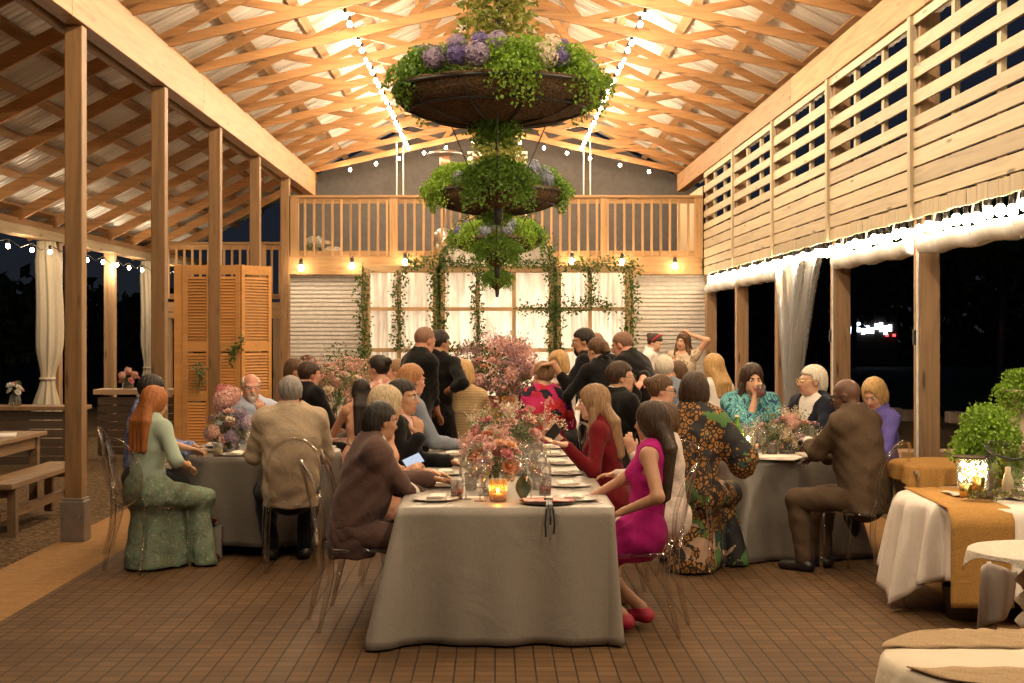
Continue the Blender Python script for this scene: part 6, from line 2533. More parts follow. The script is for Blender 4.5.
        if style == 'long':
            E((0, -0.026, -0.03), (0.083 + tk, 0.074 + tk, 0.10), 0.03, False, rip)
            bk = J['nb'] - Fw * (0.085 * s) - U * (ln - 0.12)
            for sg in (-0.06, -0.02, 0.02, 0.06):
                p0 = hl(J, sg * 0.8, -0.075, -0.05)
                p1 = J['nb'] + Rt * sg * 1.0 - Fw * 0.085 * s - U * 0.02
                p2 = bk + Rt * sg * 1.15 - Fw * 0.01
                f.cap(p0, p1, 0.042 * z, 0.042 * z, 0.02)
                f.cap(p1, p2, 0.042 * z, 0.026 * z, 0.012)
            if P['hair'][3:] and P['hair'][3] == 'front':
                for sg in (-1, 1):
                    p0 = hl(J, sg * 0.080, 0.012, -0.06)
                    p1 = J['nb'] + Rt * sg * 0.095 * s + Fw * 0.055 * s - U * 0.04
                    f.cap(p0, p1, 0.030 * z, 0.034 * z, 0.02)
                    f.cap(p1, p1 + Fw * 0.035 - U * (ln * 0.55), 0.034 * z, 0.022 * z, 0.015)
        if style == 'bun':
            E((0, -0.115, 0.055), (0.042, 0.042, 0.042), 0.012, False, (0.002, 9, 1))
        if style == 'up':
            E((0, -0.085, 0.0), (0.055, 0.05, 0.065), 0.02, False, (0.003, 9, 2))
        if style == 'pony':
            E((0, -0.10, 0.03), (0.035, 0.035, 0.035), 0.015)
            f.cap(hl(J, 0, -0.12, 0.02), hl(J, 0, -0.135, -0.10), 0.034 * z, 0.045 * z, 0.02)
            f.cap(hl(J, 0, -0.135, -0.10), hl(J, 0.0, -0.12, -0.13 - ln), 0.045 * z, 0.018 * z, 0.02)
        # parting, then open the face
        if style in ('bob', 'long', 'wavy'):
            f.cap(hl(J, 0.012, 0.10, 0.112), hl(J, 0.012, -0.05, 0.140), 0.008 * z, 0.006 * z, 0.012, None, True)
        E((0, 0.125, -0.045), (0.066, 0.082, 0.128), 0.014, True)
        E((0, 0.10, -0.11), (0.055, 0.075, 0.07), 0.014, True)
        if style in ('short', 'buzz', 'fringe', 'up', 'bun', 'pony'):
            f.corner(J, 0.024, 0.050)
            f.corner(J, -0.028, 0.002)
            f.corner(J, -0.4, -0.072 if style in ('short', 'buzz', 'fringe') else -0.060)
        if style == 'medium':
            f.corner(J, 0.024, 0.052)
            f.corner(J, -0.028, 0.004)
            f.cap(hl(J, 0, -0.088, -0.01), hl(J, 0, -0.078, -0.10), 0.046 * z, 0.034 * z, 0.03, (J['H'][1], 0.7))
        if style == 'fringe':
            E((0, 0.035, 0.115), (0.085, 0.125, 0.085), 0.012, True)
        Vh, Qh = f.mesh()
        mesh_from('hair', Vh, Qh, [HAIR[hc_]], t)
    if P.get('beard'):
        f = Field(J['hc'] - 0.16, J['hc'] + 0.16, 0.007)
        f.ell(hl(J, 0, 0.034, -0.058), [x * J['hs'] for x in (0.056, 0.064, 0.064)], J['H'], 0.01)
        f.cap(hl(J, 0, 0.074, -0.098), hl(J, 0, 0.07, -0.118), 0.024, 0.018, 0.02)
        f.cap(hl(J, -0.026, 0.088, -0.050), hl(J, 0.026, 0.088, -0.050), 0.008, 0.008, 0.01)
        f.half(hl(J, 0, 0.0, -0.040), J['H'][2] + J['H'][1] * -0.15)
        f.cap(hl(J, -0.016, 0.105, -0.063), hl(J, 0.016, 0.105, -0.063), 0.014, 0.014, 0.004, None, True)
        Vh, Qh = f.mesh()
        mesh_from('beard', Vh, Qh, [HAIR[P['beard']]], t)
    if P.get('glasses'):
        g = MB()
        for sg in (-1, 1):
            ring = [tuple(hl(J, sg * 0.033 + 0.025 * math.cos(a), 0.106 - 0.05 * (0.025 * math.cos(a) * sg), 0.0 + 0.020 * math.sin(a))) for a in [2 * math.pi * k / 18 for k in range(19)]]
            g.tube(ring, 0.0026, 6, cap=False)
            g.tube([tuple(hl(J, sg * 0.058, 0.103, 0.006)), tuple(hl(J, sg * 0.080, 0.05, 0.006)), tuple(hl(J, sg * 0.083, -0.012, 0.006)), tuple(hl(J, sg * 0.083, -0.028, -0.008))], 0.0026, 6)
        g.tube([tuple(hl(J, -0.009, 0.110, 0.004)), tuple(hl(J, 0, 0.113, 0.006)), tuple(hl(J, 0.009, 0.110, 0.004))], 0.0026, 6)
        g.build('glasses', M['black'] if P['glasses'] == 'dark' else M['gold'], t)

    # ---- clothes
    hg = 0.009 if near else 0.011
    clo = np.array([J['pel'], J['nb'], A['R']['e'], A['L']['e'], A['R']['w'], A['L']['w'], A['R']['a'], A['L']['a']])
    glo, ghi = clo.min(0) - 0.24, clo.max(0) + 0.20
    C = P['wear']

    def necks(f, r, up=0.0, front=0.0, depth=0.06):
        """neck opening; front widens and drops it on the chest"""
        f.cap(J['nb'] + U * (0.035 + up), J['nb'] + U * 0.30 + Fw * 0.03, r, r + 0.08, 0.006, None, True)
        if front:
            c = J['nb'] + U * 0.03 + Fw * 0.09
            f.cap(c, c + Fw * 0.1 - U * depth, front, front * 0.7, 0.01, None, True)

    def vee(f, w=0.075, zb=0.05):
        c0 = J['che'] - U * zb

        def fn(X, Y, Z):
            px, py, pz = X - c0[0], Y - c0[1], Z - c0[2]
            x = px * Rt[0] + py * Rt[1] + pz * Rt[2]
            y = px * Fw[0] + py * Fw[1] + pz * Fw[2]
            z = px * U[0] + py * U[1] + pz * U[2]
            return np.maximum(np.maximum(np.abs(x) - np.maximum(0.0, z) * (w / 0.22), 0.03 - y), -z)
        f.func(fn, 0.004)

    def sleeves_open(f, q, ext=0.02):
        pass

    def collar(name, r, hgt, mat, gap=0.0, tilt=0.25, th=0.007):
        m = MB()
        n_ = 26
        a0 = -math.pi / 2

        def fn(u, v):
            a = a0 + (2 * math.pi - gap) * (u - 0.5) if gap else a0 + 2 * math.pi * (u - 0.5)
            rr = r + 0.022 * (1 - v)
            p = J['nb'] + U * (0.022 + hgt * v + 0.012) + Rt * math.cos(a) * rr + Fw * (math.sin(a) * rr * 0.98 + 0.006) - U * (0.30 * tilt * (math.sin(a) + 1) * 0.5)
            return tuple(p)
        m.grid(fn, n_, 4)
        return m.build(name, mat, t, smooth=True, thick=th)

    if C.get('pants') is not None and not C.get('skirt'):
        plo = np.array([Lg[q][k] for q in 'RL' for k in ('hip', 'kn', 'an')])
        f = Field(plo.min(0) - 0.2, plo.max(0) + 0.24, hg)
        f.cap(J['pel'] - U * 0.01, J['wai'] - U * 0.04, 0.155 * s * big + 0.012, 0.145 * s * big + 0.010, 0.04, (Fw, 0.76))
        legs(f, 0.016, 0.05, 0.985)
        for q in 'RL':
            g = Lg[q]
            f.cap(g['kn'], g['an'] + V3(0, 0, 0.02), 0.068 * s, 0.060 * s, 0.02)
            f.half(g['an'] + V3(0, 0, -0.03), (0, 0, -1)) if q == 'R' else None
        f.wrinkle(0.003, len(label) * 0.3)
        Vg, Qg = f.mesh()
        mesh_from('trousers', Vg, Qg, [C['pants']], t)
    if C.get('shoes') is not None:
        for q in 'RL':
            g = Lg[q]
            f = Field(g['an'] - V3(0.12, 0.14, 0.13), g['an'] + V3(0.12, 0.28, 0.06), 0.009)
            feet(f, 0.008, q)
            f.half(g['an'] + V3(0, 0, 0.005), (0, 0, 1))
            f.half((0, 0, 0.004), (0, 0, -1))
            Vg, Qg = f.mesh()
            mesh_from('shoe', Vg, Qg, [C['shoes']], t)
    if C.get('inner') is not None:
        f = Field(glo, ghi, hg)
        torso(f, 0.009, 0.05)
        arms(f, 0.008, 0.985)
        necks(f, 0.058 * s, -0.01)
        Vg, Qg = f.mesh()
        mesh_from('shirt', Vg, Qg, [C['inner']], t)
        collar('shirt_collar', 0.060 * s, 0.040, C['inner'], 0.5)
        if C.get('tie') is not None:
            m = MB()
            p0 = J['nb'] + Fw * 0.085 * s - U * 0.035
            m.bar(tuple(p0), tuple(p0 - U * 0.035 + Fw * 0.012), 0.035, 0.022, tuple(Fw))
            p1 = J['che'] + Fw * (0.165 * s * 0.7 * big + 0.022)
            m.bar(tuple(p0 - U * 0.03 + Fw * 0.012), tuple(p1 - U * 0.02), 0.045, 0.008, tuple(Fw))
            m.bar(tuple(p1 - U * 0.02), tuple(J['wai'] + Fw * (0.142 * s * 0.72 * big + 0.02)), 0.06, 0.008, tuple(Fw))
            m.build('tie', C['tie'], t)
    if C.get('top') is not None:
        kind = C.get('kind', 'shirt')
        o = {'jacket': 0.023, 'shirt': 0.015, 'knit': 0.016, 'dress': 0.011, 'loose': 0.028}[kind]
        f = Field(glo - V3(0.04, 0.04, 0.1), ghi + 0.03, hg)
        torso(f, o, 0.05)
        sl = C.get('sleeve', 0.96)
        if sl > 0:
            arms(f, o * 0.85, sl, 0.035, 1.06 if kind in ('jacket', 'loose') else 1.0)
        if kind == 'loose':
            for q in 'RL':
                a_ = A[q]
                f.cap(a_['a'] - U * 0.02, a_['e'] - U * 0.03, 0.07, 0.105, 0.05)
                f.cap(a_['a'] - U * 0.08, a_['e'] - U * 0.12, 0.05, 0.05, 0.06, (np.cross(nrm(a_['e'] - a_['a']), V3(0, 0, 1)), 0.5))
        if kind == 'jacket':
            # padded shoulders and a tail
            f.cap(J['sR'] - Rt * 0.02 + U * 0.006, J['sL'] + Rt * 0.02 + U * 0.006, 0.066 * s + 0.016, 0.066 * s + 0.016, 0.05, (Fw, 0.9))
            tail = C.get('tail', 0.10)
            f.cap(J['wai'] - Fw * 0.01, J['pel'] - Fw * 0.015 - V3(0, 0, tail), 0.150 * s * big + 0.02, 0.160 * s * big + 0.018, 0.04, (Fw, 0.80))
            f.half(J['pel'] - V3(0, 0, tail), (0, 0, -1))
            necks(f, 0.062 * s, 0.0)
            if C.get('inner') is not None:
                vee(f, 0.085, 0.10)
        elif kind == 'dress':
            necks(f, 0.064 * s, -0.02, 0.07 * s, 0.05)
            if sl == 0:
                for q in 'RL':
                    g_ = A[q]
                    sgn = A[q]['sg']
                    c0 = g_['a'] + Rt * sgn * 0.035
                    f.cap(c0 - Fw * 0.1 - U * 0.0, c0 + Fw * 0.1, 0.062, 0.062, 0.01, None, True)
                    f.cap(c0 - U * 0.10 - Fw * 0.05, c0 - U * 0.10 + Fw * 0.05, 0.045, 0.045, 0.01, None, True)
        else:
            necks(f, 0.060 * s, -0.01, 0.028 if kind == 'shirt' else 0.05, 0.03)
            f.half(J['pel'] - V3(0, 0, 0.07), (0, 0, -1))
        if C.get('hem'):
            f.cap(J['wai'], J['pel'] - V3(0, 0, C['hem']), 0.15 * s * big, 0.19 * s * big, 0.05, (Fw, 0.85))
        f.wrinkle(0.0042 if kind in ('jacket', 'loose', 'shirt') else 0.0026, len(label) * 0.7)
        Vg, Qg = f.mesh()
        mats = [C['top']]
        mesh_from({'jacket': 'jacket', 'shirt': 'shirt', 'knit': 'top', 'dress': 'dress', 'loose': 'tunic'}[kind], Vg, Qg, mats, t)
        if kind == 'jacket':
            collar('jacket_collar', 0.070 * s, 0.034, C['top'], 1.5, 0.2, 0.010)
            if C.get('inner') is not None:
                for sg in (-1, 1):
                    m = MB()
                    c0 = J['che'] - U * 0.10
                    ch = 0.165 * s * 0.70 * big

                    def fn(u, v, sg=sg):
                        z = 0.02 + 0.235 * v
                        xi = z * (0.085 / 0.22) * 0.96
                        xo = xi + 0.052 * math.sin(math.pi * min(1, 0.12 + 0.80 * v)) * (1.0 if v < 0.8 else 0.8)
                        x = xi + (xo - xi) * u
                        yy = ch + 0.034 - 0.28 * x - 0.34 * max(0, z - 0.10)
                        p = c0 + U * z + Rt * sg * x + Fw * yy
                        return tuple(p)
                    m.grid(fn, 4, 10)
                    m.build('lapel', C['top'], t, smooth=True, thick=0.006)
        elif kind == 'shirt' and C.get('collar', True):
            collar('shirt_collar', 0.062 * s, 0.036, C['top'], 0.6)
    if C.get('skirt') is not None:
        plo = np.array([Lg[q][k] for q in 'RL' for k in ('hip', 'kn', 'an')])
        f = Field(plo.min(0) - 0.30, plo.max(0) + 0.28, hg)
        f.cap(J['pel'] - U * 0.01, J['wai'] - U * 0.02, 0.160 * s + 0.014, 0.125 * s + 0.012, 0.04, (Fw, 0.76))
        kR, kL = Lg['R']['kn'], Lg['L']['kn']
        km = (kR + kL) / 2
        if st:
            am = (Lg['R']['an'] + Lg['L']['an']) / 2
            end = J['pel'] + (am - J['pel']) * (0.95 if C.get('long') else 0.55)
            f.cap(J['pel'], end, 0.165 * s, 0.24 if C.get('long') else 0.20, 0.06, (Fw, 0.8))
        else:
            legs(f, 0.024, 0.09, 0.05)
            f.cap(J['pel'] + V3(0, 0.08, -0.01), km, 0.115 * s, 0.085 * s, 0.08, (V3(0, 0, 1), 0.75))
            if C.get('long'):
                am = (Lg['R']['an'] + Lg['L']['an']) / 2
                nfold = 5
                for j in range(nfold):
                    u = (j / (nfold - 1) - 0.5)
                    x = u * 2
                    f.cap(km + V3(x * 0.12, -0.02, -0.01), am + V3(x * 0.24, -0.04 + 0.05 * (j % 2), -0.045), 0.072, 0.085 + 0.012 * (j % 2), 0.035)
                for u in (0.1, 0.3, 0.5, 0.7, 0.9):
                    w_ = J['pel'] + (km - J['pel']) * u
                    fl = V3(w_[0] * 0.5 + am[0] * 0.5, w_[1] + (am[1] - km[1]) * u - 0.02, 0.05)
                    f.cap(w_ + V3(0, 0, -0.04), fl, 0.125, 0.15 + 0.02 * math.sin(u * 16), 0.03)
                f.half((0, 0, 0.012), (0, 0, -1))
        f.wrinkle(0.004, len(label) * 0.3)
        Vg, Qg = f.mesh()
        mesh_from('skirt', Vg, Qg, [C['skirt']], t)
    if P.get('watch'):
        a_ = A[P['watch'][0]]
        fd = nrm(a_['w'] - a_['e'])
        u = nrm(np.cross(fd, V3(0.3, 0.2, 1)))
        v = np.cross(fd, u)
        c = a_['w'] - fd * 0.02
        rr = (0.029 if not fem else 0.025) * s + 0.004
        ring = [tuple(c + rr * (math.cos(b) * u + math.sin(b) * v)) for b in [2 * math.pi * k / 18 for k in range(19)]]
        MB().tube(ring, 0.006, 8, cap=False).build('bracelet' if P['watch'][1] == 'gold' else 'watch', M[P['watch'][1]], t, smooth=True)
    if P.get('headband'):
        ring = [tuple(hl(J, 0.097 * math.cos(a), -0.005 + 0.06 * math.sin(a) * 0.6, 0.045 + 0.09 * math.sin(a))) for a in [-0.3 + (math.pi + 0.6) * k / 18 for k in range(19)]]
        MB().tube(ring, 0.012, 8).build('headband', P['headband'], t, smooth=True)
    # ---- own chair
    if P.get('chair'):
        fx, fy = math.sin(yaw), math.cos(yaw)
        chair(ox + fx * 0.045, oy + fy * 0.045, -yaw, P['chair'])
    P['_hand'] = {q: (t, A[q]) for q in 'RL'}
    P['_J'] = J
    P['_t'] = t
    return P


# ------------------------------------------------------------------ cloth for clothes
WOOL = lambda n, c: fabric(n, c, 0.85, 220.0, 0.55, 0.1, 6.0, 0.15)
G = {
    'brown_jacket': WOOL('mauve brown wool', (0.105, 0.060, 0.050)), 'beige_jacket': WOOL('oatmeal linen', (0.44, 0.34, 0.235)), 'black': WOOL('black cloth', (0.0055, 0.005, 0.0055)),
    'navy': WOOL('navy wool', (0.010, 0.013, 0.024)), 'charcoal': WOOL('charcoal wool', (0.03, 0.028, 0.028)), 'pinkshirt': fabric('pale pink shirt', (0.70, 0.45, 0.42)),
    'whiteshirt': fabric('white shirt', (0.74, 0.70, 0.66)), 'blueshirt': fabric('light blue shirt', (0.42, 0.48, 0.62)), 'slateshirt': fabric('slate blue shirt', (0.19, 0.22, 0.28)),
    'peach': fabric('peach top', (0.62, 0.33, 0.22)), 'mint': fabric('mint knit', (0.38, 0.46, 0.37)), 'fuchsia': fabric('fuchsia crepe', (0.40, 0.014, 0.17), fold=0.6),
    'wine': fabric('wine red velvet', (0.125, 0.006, 0.010), sheen=0.06), 'pink': fabric('pink top', (0.68, 0.22, 0.26)), 'lace': fabric('white lace', (0.62, 0.52, 0.46), 0.9, 80.0, 0.8),
    'purple': fabric('violet blouse', (0.12, 0.10, 0.36)), 'tan': fabric('tan top', (0.34, 0.24, 0.13)), 'brown': WOOL('brown cloth', (0.09, 0.05, 0.028)), 'dgrey': WOOL('dark trousers', (0.02, 0.02, 0.022)),
    'leather': plain('black leather', (0.015, 0.012, 0.011), 0.3), 'redshoe': plain('red suede', (0.40, 0.02, 0.05), 0.6), 'brownshoe': plain('brown leather', (0.10, 0.045, 0.02), 0.4),
    'tieblack': fabric('dark tie', (0.03, 0.025, 0.025)),
}
G['check_blue'] = printed('blue gingham', [(0, (0.10, 0.16, 0.42)), (0.5, (0.40, 0.46, 0.62)), (0.7, (0.22, 0.28, 0.50))], 45.0, 'voronoi')
G['brown_check'] = printed('brown checked wool', [(0.0, (0.082, 0.054, 0.034)), (0.45, (0.092, 0.060, 0.038)), (0.75, (0.104, 0.070, 0.045))], 70.0, 'voronoi', 0.9)
G['ribbed'] = printed('tan ribbed knit', [(0.3, (0.26, 0.17, 0.08)), (0.6, (0.52, 0.38, 0.21))], 22.0, 'waveZ', 0.8, 1.5, 'LINEAR')
G['poppy'] = printed('poppy print', [(0.0, (0.42, 0.02, 0.06)), (0.22, (0.55, 0.03, 0.14)), (0.42, (0.62, 0.22, 0.22)), (0.55, (0.07, 0.015, 0.12)), (0.68, (0.50, 0.03, 0.04)), (0.85, (0.02, 0.015, 0.03))], 13.0, 'voronoi', 0.7, 0.05)
G['jungle'] = printed('jungle print', [(0.0, (0.016, 0.014, 0.016)), (0.30, (0.40, 0.16, 0.03)), (0.42, (0.02, 0.016, 0.018)), (0.62, (0.09, 0.20, 0.05)), (0.74, (0.45, 0.30, 0.20)), (0.84, (0.25, 0.09, 0.02)), (0.93, (0.03, 0.10, 0.09))], 11.0, 'voronoi', 0.75, 0.10)


def honeycomb(name):
    """brown cloth with a black net of cells on it"""
    m, nt, out = newmat(name)
    v = coords(nt, (30, 30, 24))
    vo = N(nt, 'ShaderNodeTexVoronoi', i_Scale=1.0)
    vo.feature = 'DISTANCE_TO_EDGE'
    nt.links.new(v, vo.inputs['Vector'])
    c = ramp(nt, vo.outputs['Distance'], [(0.0, (0.018, 0.012, 0.010)), (0.13, (0.36, 0.16, 0.03)), (0.36, (0.018, 0.012, 0.010))], 'CONSTANT')
    # large leaf and petal patches over the net
    v2 = coords(nt)
    v3 = N(nt, 'ShaderNodeTexVoronoi', i_Scale=9.0)
    nd = N(nt, 'ShaderNodeTexNoise', i_Scale=9.0, i_Detail=3.0)
    nt.links.new(v2, nd.inputs['Vector'])
    mv = N(nt, 'ShaderNodeMixRGB')
    mv.inputs['Fac'].default_value = 0.30
    nt.links.new(v2, mv.inputs['Color1'])
    nt.links.new(nd.outputs['Color'], mv.inputs['Color2'])
    nt.links.new(mv.outputs['Color'], v3.inputs['Vector'])
    sep = N(nt, 'ShaderNodeSeparateColor')
    nt.links.new(v3.outputs['Color'], sep.inputs['Color'])
    c2 = ramp(nt, sep.outputs[0], [(0.0, (0.014, 0.013, 0.016)), (0.45, (0.07, 0.16, 0.04)), (0.68, (0.02, 0.08, 0.07)), (0.80, (0.42, 0.27, 0.19)), (0.92, (0.014, 0.013, 0.016))], 'CONSTANT')
    msk = ramp(nt, sep.outputs[1], [(0.0, (0, 0, 0)), (0.45, (1, 1, 1))], 'CONSTANT')
    mx = N(nt, 'ShaderNodeMixRGB')
    nt.links.new(msk, mx.inputs['Fac'])
    nt.links.new(c, mx.inputs['Color1'])
    nt.links.new(c2, mx.inputs['Color2'])
    principled(nt, out, mx.outputs['Color'], 0.75)
    return m


G['jungle'] = honeycomb('jungle and honeycomb print')
G['fern_print'] = printed('green lace print', [(0.35, (0.10, 0.19, 0.12)), (0.48, (0.27, 0.24, 0.18)), (0.56, (0.12, 0.24, 0.16)), (0.66, (0.34, 0.40, 0.30))], 19.0, 'noise', 0.8, 2.5, 'LINEAR')
G['teal_print'] = printed('turquoise brush print', [(0.0, (0.03, 0.07, 0.13)), (0.42, (0.05, 0.22, 0.26)), (0.5, (0.20, 0.50, 0.50)), (0.58, (0.03, 0.05, 0.10)), (0.68, (0.30, 0.62, 0.58))], 16.0, 'noise', 0.7, 2.5, 'CONSTANT', (1, 1, 0.45))
G['blossom'] = printed('cream blossom print', [(0.0, (0.60, 0.48, 0.36)), (0.5, (0.68, 0.56, 0.44)), (0.62, (0.45, 0.20, 0.14)), (0.75, (0.55, 0.42, 0.3)), (0.9, (0.25, 0.22, 0.14))], 26.0, 'voronoi', 0.8, 0.06)
G['rosy'] = printed('rosy print', [(0.0, (0.62, 0.40, 0.34)), (0.5, (0.70, 0.52, 0.44)), (0.75, (0.50, 0.22, 0.20))], 26.0, 'voronoi')


def suit(jk, sh='whiteshirt', tie=None, tail=0.10, pants=None):
    return dict(top=G[jk], kind='jacket', inner=G[sh], tie=G[tie] if tie else None, pants=G[pants or jk], shoes=G['leather'], tail=tail)


def shirt(mt, pants='dgrey', sleeve=0.96, kind='shirt', shoes='leather'):
    return dict(top=G[mt], kind=kind, sleeve=sleeve, pants=G[pants], shoes=G[shoes])


def gown(mt, sleeve=0.0, kind='dress', long=False, skirt=None, shoes='brownshoe'):
    return dict(top=G[mt], kind=kind, sleeve=sleeve, skirt=G[skirt or mt], long=long, shoes=G[shoes])


